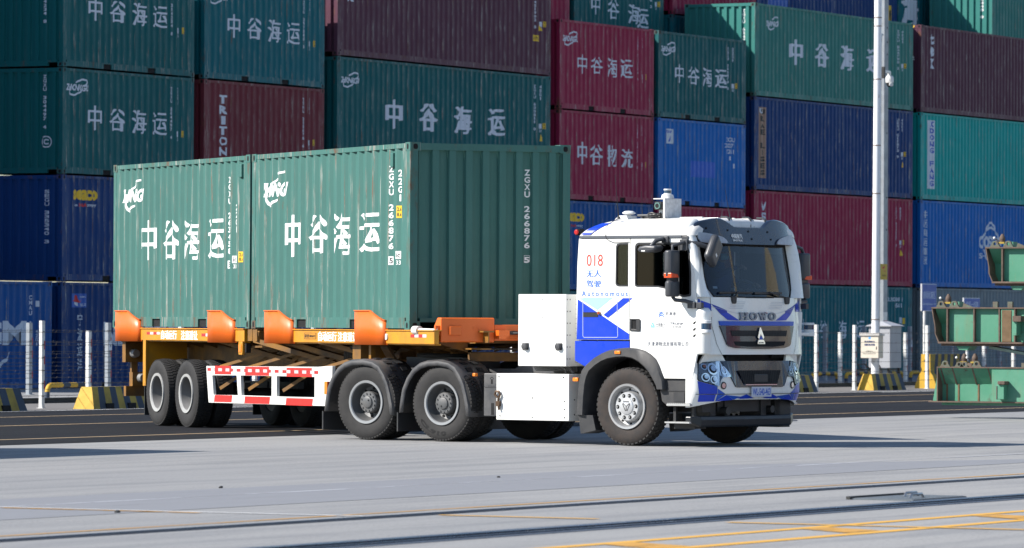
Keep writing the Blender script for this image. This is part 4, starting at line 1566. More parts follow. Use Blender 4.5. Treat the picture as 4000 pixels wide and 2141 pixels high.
glass_small = emitless_glass('small_side_glass', (0.40, 0.48, 0.46), 0.45)
lens_glass = emitless_glass('lamp_lens', (0.85, 0.87, 0.9), 0.6)
cabin_dark = simple('cabin_trim', (0.030, 0.031, 0.033), 0.8)
seat_cloth = simple('seat_cloth', (0.035, 0.037, 0.042), 0.9)
curtain_mat = simple('curtain_green', (0.20, 0.30, 0.25), 0.9, dirt=0.3, scale=12)
amber = lamp_orange
blue_band = simple('lidar_window', (0.008, 0.045, 0.10), 0.12, coat=0.6)
print_blue = simple('blue_lettering', (0.025, 0.14, 0.55), 0.5)
print_red = simple('red_lettering', (0.75, 0.05, 0.03), 0.5)
print_dark = simple('dark_lettering', (0.02, 0.03, 0.07), 0.5)
print_pale = simple('pale_print', (0.48, 0.52, 0.56), 0.5)


def fx(y, x0=1.255, d=0.15, n=5.0, w=1.22):
    return x0 - d * min(1.0, abs(y) / w) ** n


def panel_x(y, z):
    return fx(y, 1.262 - 0.062 * max(0.0, (z - 1.23) / 0.75), 0.15)


def ws_x(y, z):
    t = (z - 1.98) / 0.74
    return 1.205 - 0.145 * t - 0.105 * (abs(y) / 1.05) ** 3


def bump_x(y, z):
    pts = [(0.50, 1.17), (0.60, 1.225), (0.72, 1.268), (0.85, 1.268), (1.0, 1.25), (1.14, 1.205)]
    x0 = pts[-1][1]
    for (za, xa), (zb, xb) in zip(pts, pts[1:]):
        if z <= zb:
            x0 = xa + (xb - xa) * max(0.0, (z - za) / (zb - za))
            break
    return fx(y, x0, 0.20, 4.6)


def ys(a, b, n):
    return [a + (b - a) * i / n for i in range(n + 1)]


def side_y(sd, off=0.0):
    return sd * (1.222 + off)


for sd in (-1, 1):
    yo, yi = side_y(sd), side_y(sd, -0.03)
    right = sd < 0
    # sleeper side wall
    outer = [(-0.875, 1.41), (0.004, 1.41), (0.004, 2.765), (-0.845, 2.765), (-0.868, 2.45), (-0.88, 2.0)]
    hole = [(-0.228, 2.16), (-0.222, 2.655), (-0.205, 2.69), (-0.165, 2.70), (-0.02, 2.703), (-0.02, 2.125), (-0.175, 2.125), (-0.21, 2.135)]
    b = MB()
    b.plate(outer, [hole], yo, yi)
    b.build('side_wall', white, tractor, smooth=0, bevel=0.004, segs=1)
    b = MB()
    ring = [(a + (0.018 if a < -0.1 else -0.006) * 1, c + (0.018 if c < 2.4 else -0.018)) for a, c in hole]
    b.plate(hole, [ring], yo + sd * 0.004, yi)
    b.build('window_seal', black_plastic, tractor, smooth=0)
    b = MB()
    b.plate(ring, [], yo - sd * 0.008, yo - sd * 0.012)
    b.build('small_window', glass_small, tractor, smooth=0)
    if right:
        rows = []
        for z in ys(2.13, 2.69, 6):
            rows.append([(-0.23 + 0.23 * i / 30, -1.155 + 0.016 * math.sin(i * 1.25) + 0.01 * math.sin(i * 0.5 + z * 6), z) for i in range(31)])
        MB().grid(rows).build('curtain', curtain_mat, tractor, recalc=False)
    # lower rear panel
    b = MB()
    b.plate([(-0.905, 1.395), (0.004, 1.395), (0.004, 1.30), (-0.33, 1.255), (-0.57, 1.155), (-0.72, 1.045), (-0.905, 1.13)], [], yo - sd * 0.002, yi)
    b.build('lower_panel', film_blue, tractor, smooth=0, bevel=0.004, segs=1)
    # door
    d_out = [(0.014, 1.30), (0.27, 1.255), (0.45, 1.145), (0.545, 0.97), (0.58, 0.905), (1.04, 0.905), (1.085, 1.10), (1.113, 1.226), (1.108, 1.60), (1.102, 1.93), (1.075, 2.20),
             (1.046, 2.443), (1.012, 2.60), (0.975, 2.72), (0.93, 2.768), (0.014, 2.768)]
    d_win = [(0.092, 2.155), (0.092, 2.65), (0.105, 2.685), (0.14, 2.705), (0.925, 2.705), (0.950, 2.690), (0.985, 2.56), (1.010, 2.30), (1.012, 2.02), (1.0, 1.995), (0.90, 1.985),
             (0.84, 1.995), (0.721, 2.049), (0.60, 2.095), (0.47, 2.118), (0.13, 2.121), (0.10, 2.13)]
    b = MB()
    b.plate(d_out, [d_win], yo - sd * 0.001, yi)
    door = b.build('door', white, tractor, smooth=0, bevel=0.005, segs=1)
    cx, cz = 0.56, 2.35
    d_ring = [(cx + (a - cx) * 0.955, cz + (c - cz) * 0.935) for a, c in d_win]
    b = MB()
    b.plate(d_win, [d_ring], yo + sd * 0.005, yi)
    b.build('window_seal', black_plastic, door, smooth=0)
    b = MB()
    b.plate(d_ring, [], yo - sd * 0.010, yo - sd * 0.014)
    b.build('door_window', glass_side, door, smooth=0)
    b = MB()
    b.box(0.80, 0.82, min(yo, yi), max(yo, yi) + 0.004 * sd, 2.02, 2.70)
    b.build('window_post', black_plastic, door, smooth=0)
    b = MB()
    b.plate([(0.018, 1.535), (0.018, 1.695), (0.17, 1.695), (0.19, 1.68), (0.19, 1.54), (0.175, 1.525)], [[(0.05, 1.56), (0.05, 1.675), (0.125, 1.675), (0.125, 1.555)]], yo + sd * 0.016, yo - sd * 0.0)
    h = b.build('handle', black_plastic, door, smooth=0, bevel=0.006)
    MB().box(0.05, 0.125, min(yo + 0.001 * sd, yo + 0.003 * sd), max(yo + 0.001 * sd, yo + 0.003 * sd), 1.555, 1.675).build('recess', hole_mat, h, smooth=0)
    # gutter strip
    MB().box(-0.83, 0.86, min(yo, side_y(sd, 0.014)), max(yo, side_y(sd, 0.014)), 2.766, 2.803).build('gutter', trim_grey, tractor, smooth=0, bevel=0.004, segs=1)
    # wheel arch
    oa = [(-0.86, 0.41), (-0.845, 0.62), (-0.82, 0.86), (-0.78, 0.99), (-0.72, 1.06), (-0.57, 1.17), (-0.45, 1.228), (-0.33, 1.27), (-0.15, 1.30), (0.0, 1.31), (0.14, 1.30), (0.27, 1.27), (0.37, 1.22),
          (0.45, 1.16), (0.50, 1.08), (0.55, 0.97), (0.585, 0.90), (0.60, 0.76)]
    ia = [(-0.73, 0.40), (-0.72, 0.62), (-0.70, 0.80), (-0.675, 0.90), (-0.63, 0.99), (-0.53, 1.065), (-0.43, 1.12), (-0.33, 1.155), (-0.18, 1.178), (-0.05, 1.182), (0.07, 1.165), (0.18, 1.12), (0.27, 1.055),
          (0.34, 0.99), (0.40, 0.91), (0.44, 0.85), (0.465, 0.81), (0.48, 0.76)]
    y_in, y_out = sd * 0.80, sd * 1.262
    rows = [[(a, y_in, c) for a, c in oa], [(a, sd * 1.235, c) for a, c in oa], [(a + (p - a) * 0.18, y_out, c + (q - c) * 0.18) for (a, c), (p, q) in zip(oa, ia)],
            [(a + (p - a) * 0.9, sd * 1.268, c + (q - c) * 0.9) for (a, c), (p, q) in zip(oa, ia)], [(p, sd * 1.25, q) for p, q in ia], [(p, y_in, q) for p, q in ia]]
    arch = MB().grid(rows).build('wheel_arch', arch_mat, tractor, smooth=40)
    b = MB()
    b.box(-0.20, -0.105, min(sd * 1.262, sd * 1.28), max(sd * 1.262, sd * 1.28), 1.222, 1.266)
    b.build('marker_lamp', amber, arch, bevel=0.006)
    b = MB()
    b.plate([(-0.84, 0.40), (-0.60, 0.40), (-0.55, 0.20), (-0.80, 0.15)], [], sd * 1.22, sd * 0.82)
    b.build('mud_flap', black_plastic, tractor, smooth=0)
    b = MB()
    b.box(-0.93, -0.84, min(sd * 1.20, sd * 1.235), max(sd * 1.20, sd * 1.235), 0.85, 0.90)
    b.build('marker_lamp', amber, tractor, bevel=0.006)
    # entry steps
    b = MB()
    b.prism([(0.50, 0.905), (1.04, 0.905), (1.06, 0.76), (1.02, 0.60), (0.98, 0.54), (0.62, 0.53), (0.52, 0.60), (0.49, 0.74)], 'y', sd * 0.75, sd * 1.19)
    st = b.build('step_box', arch_mat, tractor, smooth=0, bevel=0.012)
    b = MB()
    b.box(0.56, 1.02, min(sd * 1.185, sd * 1.198), max(sd * 1.185, sd * 1.198), 0.735, 0.75)
    b.box(0.72, 0.90, min(sd * 1.188, sd * 1.200), max(sd * 1.188, sd * 1.200), 0.60, 0.72)
    b.build('step_cover', black_plastic, st, smooth=0)
    b = MB()
    b.box(0.64, 1.02, min(sd * 1.02, sd * 1.25), max(sd * 1.02, sd * 1.25), 0.545, 0.570)
    for k in range(12):
        b.box(0.65 + 0.031 * k, 0.664 + 0.031 * k, min(sd * 1.03, sd * 1.24), max(sd * 1.03, sd * 1.24), 0.570, 0.582)
    b.box(0.62, 1.02, min(sd * 1.0, sd * 1.26), max(sd * 1.0, sd * 1.26), 0.315, 0.335)
    b.build('step_tread', alu, st, smooth=0)
    b = MB()
    for x in (0.68, 0.98):
        b.box(x - 0.02, x + 0.02, min(sd * 1.08, sd * 1.12), max(sd * 1.08, sd * 1.12), 0.33, 0.55)
    b.box(0.66, 1.0, min(sd * 0.85, sd * 1.10), max(sd * 0.85, sd * 1.10), 0.24, 0.315)
    b.build('step_hanger', dark_steel, st, smooth=0)
    # corner pillar beside the windscreen
    rows = []
    for z, xd in ((1.985, 1.103), (2.10, 1.088), (2.25, 1.068), (2.443, 1.046), (2.60, 1.012), (2.70, 0.982), (2.80, 0.94)):
        t = (z - 1.985) / 0.8
        yw = [0.90, 0.985, 1.015, 1.02, 1.015, 1.01, 1.00][[1.985, 2.10, 2.25, 2.443, 2.60, 2.70, 2.80].index(z)]
        xw = ws_x(yw, z)
        rows.append([(xd + 0.006, sd * 1.19, z), (xd + 0.006, sd * 1.222, z), (xd + 0.035, sd * 1.212, z), (xd + 0.065, sd * 1.175, z), ((xd + 0.075 + xw) / 2 + 0.012, sd * (1.12 + yw) / 2, z), (xw + 0.008, sd * yw, z), (xw - 0.03, sd * (yw - 0.005), z)])
    MB().grid(rows).build('pillar', white, tractor, smooth=50)
    # upper corner behind the visor
    rows = []
    for k in range(9):
        t = k / 8
        a = t * math.pi / 2
        rows.append([(0.86, sd * (1.215 - 0.25 * (1 - math.cos(a))), 2.805 + 0.235 * math.sin(a)), (0.91, sd * (1.205 - 0.24 * (1 - math.cos(a))), 2.80 + 0.225 * math.sin(a)), (0.945, sd * (1.17 - 0.22 * (1 - math.cos(a))), 2.79 + 0.20 * math.sin(a)),
                     (0.955, sd * (1.10 - 0.2 * (1 - math.cos(a))), 2.78 + 0.17 * math.sin(a))])
    MB().grid(rows).build('roof_corner', white, tractor, smooth=60)
    # white corner bracket between bonnet panel and bumper
    b = MB()
    b.add([(fx(0.78, 1.19, .12), sd * 0.76, 1.245), (fx(1.05, 1.19, .12), sd * 1.06, 1.245), (fx(1.16, 1.20, .14), sd * 1.14, 1.10), (fx(0.70, 1.22, .12), sd * 0.68, 1.10)], [(0, 1, 2, 3)])
    b.build('corner_bracket', white, tractor, smooth=0, solid=0.03)

# roof shell
rows = []
for x, hf, wf in ((-0.845, 0.0, 0.985), (-0.842, 0.16, 0.99), (-0.822, 0.40, 0.995), (-0.78, 0.63, 1.0), (-0.70, 0.81, 1.0), (-0.58, 0.92, 1.0), (-0.40, 0.98, 1.0), (-0.1, 1.0, 1.0), (0.3, 1.0, 1.0), (0.6, 0.99, 1.0), (0.80, 0.97, 1.0), (0.94, 0.93, .99), (1.0, 0.80, .97), (1.03, 0.5, .94), (1.035, 0.1, .92)):
    r_ = []
    for k in range(29):
        t = -1 + 2 * k / 28
        y = 1.222 * wf * math.copysign(math.sin(abs(t) * math.pi / 2) ** 0.75, t)
        s = min(1.0, abs(y) / (1.222 * wf))
        z = 2.80 + 0.255 * hf * max(0.0, 1 - s ** 3.4) ** 0.42
        r_.append((x, y, z))
    rows.append(r_)
roof = MB().grid(rows).build('roof', roof_white, tractor, smooth=60)
b = MB()
for y in (-0.55, -0.18, 0.18, 0.55):
    b.box(-0.3, 0.72, y - 0.02, y + 0.02, 3.035, 3.058)
b.build('roof_rib', roof_white, roof, smooth=0, bevel=0.008)
M = Marks().poly([(-0.800, 2.815), (-0.596, 2.972), (-0.427, 2.972), (-0.647, 2.815)], film_blue)


def roof_map(a, bb, k):
    f = min(1.0, (bb - 2.80) / (0.255 * 0.93))
    s = (max(0.0, 1 - f ** (1 / 0.42))) ** (1 / 3.4)
    return (a, -1.222 * s - 0.012, bb + 0.004)


M.build('roof_stripe', roof_map, roof, [-0.75, -0.7, -0.65, -0.6, -0.55, -0.5], [2.84, 2.87, 2.90, 2.92, 2.94, 2.96])

# rear wall, floor and cabin interior
b = MB()
b.box(-0.86, -0.82, -1.19, 1.19, 1.12, 2.80)
b.build('rear_wall', white, tractor, smooth=0)
b = MB()
b.box(-0.82, 1.02, -1.18, 1.18, 1.32, 1.38)
b.box(-0.80, -0.74, -1.15, 1.15, 1.38, 2.78)
b.box(-0.74, -0.15, -1.1, 1.1, 1.38, 1.75)
b.box(0.92, 1.10, -1.10, 1.10, 1.40, 1.93)
b.prism([(0.80, 1.86), (1.12, 1.93), (1.12, 1.985), (0.90, 2.02), (0.78, 1.97)], 'y', -1.05, 1.05)
b.prism([(0.74, 1.97), (0.90, 2.02), (0.86, 2.10), (0.74, 2.08)], 'y', 0.25, 0.85)
b.build('cabin', cabin_dark, tractor, smooth=0)
for y in (-0.62, 0.55):
    b = MB()
    b.box(0.05, 0.55, y - 0.25, y + 0.25, 1.70, 1.86)
    b.prism([(0.00, 1.80), (0.14, 1.80), (0.04, 2.46), (-0.06, 2.46)], 'y', y - 0.24, y + 0.24)
    b.prism([(-0.03, 2.48), (0.06, 2.48), (0.04, 2.66), (-0.05, 2.66)], 'y', y - 0.13, y + 0.13)
    b.box(0.12, 0.45, y - 0.2, y + 0.2, 1.38, 1.70)
    b.build('seat', seat_cloth, tractor, smooth=0, bevel=0.04)
b = MB()
pts = []
for k in range(25):
    a = 2 * math.pi * k / 24
    pts.append((0.70 + 0.10 * math.cos(a), 0.55 + 0.22 * math.sin(a), 2.10 - 0.19 * math.cos(a) * 0.65))
b.tube(pts, 0.016, 8)
b.cyl((0.82, 0.55, 1.95), (0.70, 0.55, 2.10), 0.03, n=10)
b.beam((0.70, 0.34, 2.10), (0.70, 0.76, 2.10), 0.03, 0.012)
b.build('steering_wheel', simple('wheel_rim_black', (0.05, 0.05, 0.055), 0.4), tractor)

# windscreen
rows = []
for z in ys(1.975, 2.80, 10):
    w = 0.90 + 0.125 * min(1.0, max(0.0, (z - 1.975) / 0.16)) ** 0.6
    rows.append([(ws_x(y, z) - 0.004, y, z) for y in ys(-w, w, 24)])
ws = MB().grid(rows).build('windscreen', glass_front, tractor, smooth=80)
M = Marks()
ed = [(-0.90, 1.98), (0.90, 1.98), (0.985, 2.06), (1.02, 2.2), (1.022, 2.45), (1.01, 2.72), (-1.01, 2.72), (-1.022, 2.45), (-1.02, 2.2), (-0.985, 2.06)]
n = len(ed)
for i in range(n):
    (a0, c0), (a1, c1) = ed[i], ed[(i + 1) % n]
    k0, k1 = 0.955, 0.955
    q = lambda a, c: (a * 0.962, 2.35 + (c - 2.35) * (0.955 if c < 2.3 else 0.88))
    M.poly([ed[i], ed[(i + 1) % n], q(a1, c1), q(a0, c0)], hole_mat)
M.build('dark_border', lambda a, bb, k: (ws_x(a, bb) + 0.002, a, bb), ws, ys(-1, 1, 16), ys(2.0, 2.7, 8))
b = MB()
b.box(0.93, 0.98, -0.95, -0.05, 2.60, 2.74)
b.box(0.93, 0.98, 0.05, 0.95, 2.58, 2.74)
b.build('sun_visor', cabin_dark, tractor, smooth=0)
M = Marks().rect(-0.86, 2.10, -0.78, 2.13, white_sheet)
M.build('windscreen_sticker', lambda a, bb, k: (ws_x(a, bb) - 0.012, a, bb), ws)
for y0, y1, yb in ((-0.80, -0.10, -0.52), (-0.05, 0.62, 0.72)):
    b = MB()
    b.beam((ws_x(y0, 2.04) + 0.02, y0, 2.045), (ws_x(y1, 2.08) + 0.025, y1, 2.05), 0.02, 0.03)
    b.beam((ws_x(yb, 1.98) + 0.03, yb, 1.985), (ws_x((y0 + y1) / 2, 2.06) + 0.04, (y0 + y1) / 2, 2.06), 0.02, 0.02)
    b.prism([(yb - 0.055, 2.00), (yb + 0.055, 2.00), (yb + 0.045, 1.915), (yb + 0.025, 1.90), (yb - 0.025, 1.90), (yb - 0.045, 1.915)], 'x', 1.16, 1.225)
    b.build('wiper', black_plastic, tractor, smooth=0, bevel=0.006)

# bonnet panel
rows = []
for z in ys(1.225, 1.985, 12):
    r_ = [(1.095 - 0.04, -1.222, z)]
    r_ += [(panel_x(y, z), y, z) for y in ys(-1.218, 1.218, 48)]
    r_ += [(1.095 - 0.04, 1.222, z)]
    rows.append(r_)
bon = MB().grid(rows).build('bonnet_panel', white, tractor, smooth=60)
pm = lambda off: (lambda a, bb, k: (panel_x(a, bb) + off + 0.0012 * k, a, bb))
CUT = ys(-1.2, 1.2, 32)
M = Marks()
for sg in (-1, 1):
    f = lambda pts: [(sg * a, c) for a, c in pts]
    M.poly(f([(1.14, 1.955), (1.205, 1.99 - 0.02), (1.205, 1.80), (1.13, 1.80)]), film_mid)
    M.poly(f([(0.975, 1.895), (1.13, 1.94), (1.13, 1.80), (0.975, 1.80)]), film_blue)
    M.poly(f([(0.975, 1.895), (0.68, 1.81), (0.80, 1.76)]), film_mid)
    M.poly(f([(0.975, 1.895), (0.82, 1.765), (0.68, 1.685), (0.68, 1.81)]), film_dark)
    M.poly(f([(0.82, 1.765), (0.68, 1.685), (0.42, 1.677), (0.68, 1.785)]), film_blue)
    M.stroke(f([(0.985, 1.98), (0.985, 1.60), (0.92, 1.36), (0.84, 1.225)]), 0.006, seam_mat)
M.stroke([(-0.975, 1.86), (-0.62, 1.795), (-0.48, 1.775), (0.48, 1.775), (0.62, 1.80), (0.975, 1.865)], 0.004, print_pale)
for yc in (-0.45, 0.45):
    for k in range(5):
        M.rect(yc - 0.18 + 0.02 * k, 1.835 + 0.022 * k, yc + 0.12 + 0.02 * k, 1.840 + 0.022 * k, print_pale)
M.build('front_decal', pm(0.004), bon, CUT, ys(1.23, 1.98, 12))
M = Marks()
badge = simple('badge_chrome', (0.16, 0.21, 0.30), 0.18, 0.9, dirt=0.2, scale=8, dirtcol=(0.03, 0.04, 0.06))
for ch, a0, a1 in (('H', -0.425, -0.235), ('O', -0.195, -0.025), ('W', 0.015, 0.215), ('O', 0.245, 0.42)):
    if ch == 'O':
        vs = []
        cx_, rx = (a0 + a1) / 2, (a1 - a0) / 2
        vs = [(cx_ + rx * math.cos(R(15 * k_)), 1.735 + 0.052 * math.sin(R(15 * k_))) for k_ in range(24)] + [(cx_ + rx * 0.50 * math.cos(R(15 * k_)), 1.735 + 0.034 * math.sin(R(15 * k_))) for k_ in range(24)]
        M.put(vs, [(k_, (k_ + 1) % 24, (k_ + 1) % 24 + 24, k_ + 24) for k_ in range(24)], badge)
    elif ch == 'H':
        for q0 in (a0, a1 - 0.075):
            M.rect(q0, 1.685, q0 + 0.075, 1.703, badge).rect(q0, 1.767, q0 + 0.075, 1.785, badge).rect(q0 + 0.016, 1.703, q0 + 0.059, 1.767, badge)
        M.rect(a0 + 0.059, 1.727, a1 - 0.059, 1.744, badge)
    else:
        M.text(ch, a0 + 0.01, 1.685, a1 - 0.01, 1.780, badge, 0.07)
        for q0 in (a0, (a0 + a1) / 2 - 0.03, a1 - 0.065):
            M.rect(q0, 1.768, q0 + 0.065, 1.785, badge)
M.build('front_lettering', pm(0.016), bon, CUT, solid=0.02)
# grille
M = Marks().poly([(-0.865, 1.668), (0.865, 1.668), (0.85, 1.610), (-0.85, 1.610)], film_mid)
M.build('grille_strip', pm(0.012), bon, CUT, solid=0.02)
M = Marks().poly([(-0.86, 1.605), (0.86, 1.605), (0.74, 1.36), (0.70, 1.335), (0.58, 1.312), (0.2, 1.300), (-0.2, 1.300), (-0.58, 1.312), (-0.70, 1.335), (-0.74, 1.36)], visor_mat)
gr = M.build('grille', pm(0.012), bon, CUT, solid=0.022)
M = Marks().poly([(-0.66, 1.545), (0.66, 1.545), (0.63, 1.470), (-0.63, 1.470)], hole_mat).poly([(-0.60, 1.400), (0.60, 1.400), (0.56, 1.345), (0.3, 1.33), (-0.3, 1.33), (-0.56, 1.345)], hole_mat)
for k in range(34):
    a = -0.62 + 1.24 * k / 33
    M.rect(a - 0.003, 1.472, a + 0.003, 1.543, black_plastic)
for k in range(4):
    M.rect(-0.64, 1.482 + 0.017 * k, 0.64, 1.486 + 0.017 * k, black_plastic)
M.build('mesh_opening', pm(0.026), bon, CUT)
M = Marks()
M.poly([(0.0, 1.585), (0.012, 1.585), (0.075, 1.455), (0.048, 1.432), (0.0, 1.50), (-0.048, 1.432), (-0.075, 1.455), (-0.012, 1.585)], chrome)
M.poly([(-0.045, 1.425), (0.0, 1.48), (0.045, 1.425)], film_mid)
M.poly([(-0.06, 1.422), (0.06, 1.422), (0.085, 1.385), (0.085, 1.365), (-0.085, 1.365), (-0.085, 1.385)], chrome)
M.text('HOWO', -0.06, 1.372, 0.06, 1.392, visor_mat, 0.05)
M.build('emblem', pm(0.040), bon, (), solid=0.012)
# side air slits of the corner
for sd in (-1, 1):
    b = MB()
    for k in range(3):
        z = 1.64 - 0.085 * k
        b.prism([(1.045, z), (1.09, z + 0.03), (1.09, z + 0.005), (1.06, z - 0.02)], 'y', sd * 1.2225, sd * 1.2245)
    b.build('air_slit', hole_mat, bon, smooth=0)
# dark space between the panels, its shade painted as near-black blocks
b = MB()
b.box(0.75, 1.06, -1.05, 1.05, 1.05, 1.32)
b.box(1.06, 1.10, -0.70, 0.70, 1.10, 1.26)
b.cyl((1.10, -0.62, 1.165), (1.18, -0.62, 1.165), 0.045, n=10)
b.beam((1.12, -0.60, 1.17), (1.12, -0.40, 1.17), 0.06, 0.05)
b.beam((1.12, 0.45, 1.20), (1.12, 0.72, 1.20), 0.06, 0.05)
b.build('dark_gap_blocks', hole_mat, tractor, smooth=0)

# bumper
rows = []
for t in ys(0.0, 1.0, 14):
    r_ = []
    for y in [-1.222] + ys(-1.215, 1.215, 44) + [1.222]:
        zb = 0.625 - 0.10 * max(0.0, (abs(y) - 0.55) / 0.67) ** 1.8
        zt = 1.135 - 0.03 * (abs(y) / 1.22) ** 6
        z = zb + (zt - zb) * t
        r_.append((bump_x(y, z) if abs(y) < 1.22 else 0.93, y, z))
    rows.append(r_)
bmp = MB().grid(rows).build('bumper', white, tractor, smooth=60)
bmap = lambda off: (lambda a, bb, k: (bump_x(a, bb) + off + 0.0012 * k, a, bb))
M = Marks().poly([(-0.80, 1.137), (0.80, 1.137), (0.585, 0.83), (0.56, 0.80), (0.51, 0.788), (-0.51, 0.788), (-0.56, 0.80), (-0.585, 0.83)], visor_mat)
lg = M.build('lower_grille', bmap(0.010), bmp, CUT, solid=0.02)
M = Marks().poly([(-0.50, 1.015), (0.50, 1.015), (0.38, 0.83), (-0.38, 0.83)], hole_mat)
for k in range(22):
    a = -0.44 + 0.88 * k / 21
    M.rect(a - 0.002, 0.835, a + 0.002, 1.01, black_plastic)
M.build('mesh_opening', bmap(0.022), bmp, CUT)
MB().box(1.27, 1.30, -0.365, 0.365, 0.818, 0.830).build('chrome_strip', chrome, bmp, smooth=0)
MB().box(1.262, 1.292, -0.15, 0.16, 0.855, 0.965).build('radar', black_plastic, bmp, smooth=0, bevel=0.01)
M = Marks()
M.stroke([(-1.2, 0.700), (1.2, 0.700)], 0.007, seam_mat)
for sg in (-1, 1):
    f = lambda pts: [(sg * a, c) for a, c in pts]
    M.poly(f([(1.185, 0.875), (0.90, 0.80), (0.90, 0.705), (1.165, 0.705)]), film_blue)
    M.poly(f([(0.90, 0.80), (1.0, 0.83), (0.90, 0.76)]), film_mid)
    M.poly(f([(0.90, 0.775), (0.76, 0.705), (0.90, 0.705)]), film_mid)
    M.poly(f([(1.16, 0.695), (0.92, 0.695), (0.92, 0.605), (1.15, 0.60)]), film_blue)
    M.poly(f([(0.90, 0.695), (0.75, 0.695), (0.90, 0.605)]), film_mid)
    M.poly(f([(0.90, 0.605), (0.73, 0.69), (0.56, 0.625)]), film_blue)
    M.poly(f([(0.73, 0.688), (0.42, 0.665), (0.55, 0.625)]), film_mid)
    M.poly(f([(0.48, 0.645), (0.30, 0.695), (0.0 + 0.10, 0.642), (0.40, 0.635)]), film_blue)
    M.stroke(f([(0.905, 0.80), (0.905, 0.60)]), 0.005, print_pale)
M.build('bumper_decal', bmap(0.005), bmp, CUT, ys(0.5, 1.14, 24))
M = Marks().rect(-0.23, 0.662, 0.23, 0.795, simple('plate_white', (0.50, 0.55, 0.66), 0.4, dirt=0.1)).text('WL-540-463', -0.205, 0.682, 0.205, 0.775, b_mark, 0.015)
M.ring(0, 0, 0, 0.0001, b_mark, 3)
pl = M.build('licence_plate', lambda a, bb, k: (1.300 + 0.0012 * k, a, bb), bmp, solid=0.006)
for sg in (-1, 1):
    f = lambda pts: [(sg * a, c) for a, c in pts]
    shape = f([(1.145, 1.118), (0.83, 1.140), (0.66, 0.945), (0.655, 0.930), (0.80, 0.925), (0.835, 0.90), (0.875, 0.815), (0.90, 0.805), (1.17, 0.875), (1.185, 0.90)])
    M = Marks().poly(shape, hole_mat)
    hl = M.build('headlight', bmap(0.006), bmp, CUT, solid=0.012)
    M = Marks()
    lamp_chrome = simple('lamp_chrome', (0.16, 0.17, 0.19), 0.25, 0.8, dirt=0.3, scale=20, dirtcol=(0.05, 0.05, 0.06))
    M.poly([(a * 0.985 + 0.015 * sg, 0.97 + (c - 0.97) * 0.92) for a, c in shape], lamp_chrome)
    for a, c, r0, mm in ((0.965, 1.035, 0.078, chrome), (1.085, 0.925, 0.058, chrome), (0.965, 0.895, 0.055, chrome), (0.775, 1.015, 0.055, chrome), (1.085, 1.065, 0.042, chrome)):
        a *= sg
        M.ring(a, c, r0 * 0.72, r0, mm, 20)
        M.ring(a, c, 0.001, r0 * 0.72, hole_mat, 20)
        M.ring(a - 0.01 * sg, c + 0.01, 0.001, r0 * 0.5, simple('reflector_bowl', (0.55, 0.58, 0.64), 0.1, 1.0) if r0 != 0.042 else simple('dull_amber', (0.25, 0.07, 0.03), 0.3), 16)
    M.poly(f([(0.865, 1.115), (0.845, 1.115), (0.835, 0.945), (0.855, 0.945)]), chrome)
    M.build('reflector', bmap(0.016), bmp, CUT)
    M = Marks().poly(shape, lens_glass)
    M.build('lens', bmap(0.030), bmp, CUT)
    M = Marks().ring(0.80 * sg, 0.815, 0.034, 0.050, black_plastic, 20).ring(0.80 * sg, 0.815, 0.001, 0.034, chrome, 20)
    M.build('fog_light', bmap(0.008), bmp, solid=0.01)

# under the bumper
b = MB()
b.box(0.30, 1.02, -0.62, 0.62, 0.46, 0.64)
for y in (-0.75, -0.42, 0.42, 0.75):
    b.box(0.72, 1.04, y - 0.06, y + 0.06, 0.36, 0.66)
b.cyl((0.9, -0.52, 0.475), (1.13, -0.52, 0.475), 0.055, n=16)
b.cyl((0.9, 0.55, 0.49), (1.10, 0.55, 0.49), 0.05, n=16)
b.box(0.98, 1.06, -1.02, -0.80, 0.46, 0.58)
b.box(0.85, 1.04, 0.70, 1.05, 0.40, 0.62)
b.build('front_undercarriage', dark_steel, tractor, smooth=40)
b = MB()
b.prism([(0.985, 0.41), (1.085, 0.41), (1.10, 0.36), (1.09, 0.275), (1.06, 0.262), (0.985, 0.27)], 'y', -1.10, 1.0)
b.add([(0.985, -1.10, 0.41), (1.085, -1.10, 0.41), (1.09, -1.10, 0.27), (0.985, -1.10, 0.27), (0.93, -1.225, 0.405), (1.02, -1.225, 0.405), (1.02, -1.225, 0.325), (0.93, -1.225, 0.325)],
      [(0, 1, 5, 4), (1, 2, 6, 5), (2, 3, 7, 6), (3, 0, 4, 7), (4, 5, 6, 7)])
b.add([(0.985, 1.0, 0.41), (1.085, 1.0, 0.41), (1.09, 1.0, 0.27), (0.985, 1.0, 0.27), (0.93, 1.15, 0.43), (1.02, 1.15, 0.43), (1.02, 1.15, 0.31), (0.93, 1.15, 0.31)],
      [(4, 5, 1, 0), (5, 6, 2, 1), (6, 7, 3, 2), (7, 4, 0, 3), (7, 6, 5, 4)])
b.build('underrun_bar', simple('bar_black', (0.022, 0.024, 0.028), 0.35, 0.2, dirt=0.2), tractor, smooth=0, bevel=0.012)

# roof visor with the name
rows = []
YV = [-1.145, -1.14, -1.11, -1.05, -0.95, -0.85, -0.75, -0.66, -0.58, -0.50, -0.42, -0.34, -0.25, 0.0, 0.25, 0.34, 0.42, 0.50, 0.58, 0.66, 0.75, 0.85, 0.95, 1.05, 1.11, 1.14, 1.145]


def vtop(y):
    y = abs(y)
    for (a, za), (c, zc) in zip([(0, 2.925), (0.33, 2.928), (0.52, 3.02), (0.62, 3.045), (0.75, 3.035), (0.95, 3.005), (1.08, 2.965), (1.15, 2.86)], [(0.33, 2.928), (0.52, 3.02), (0.62, 3.045), (0.75, 3.035), (0.95, 3.005), (1.08, 2.965), (1.15, 2.86), (2, 2.8)]):
        if y <= c:
            return za + (zc - za) * (y - a) / (c - a)


def vis_x(y, z):
    return 1.135 - 0.07 * (z - 2.68) / 0.3 - 0.125 * (abs(y) / 1.145) ** 5


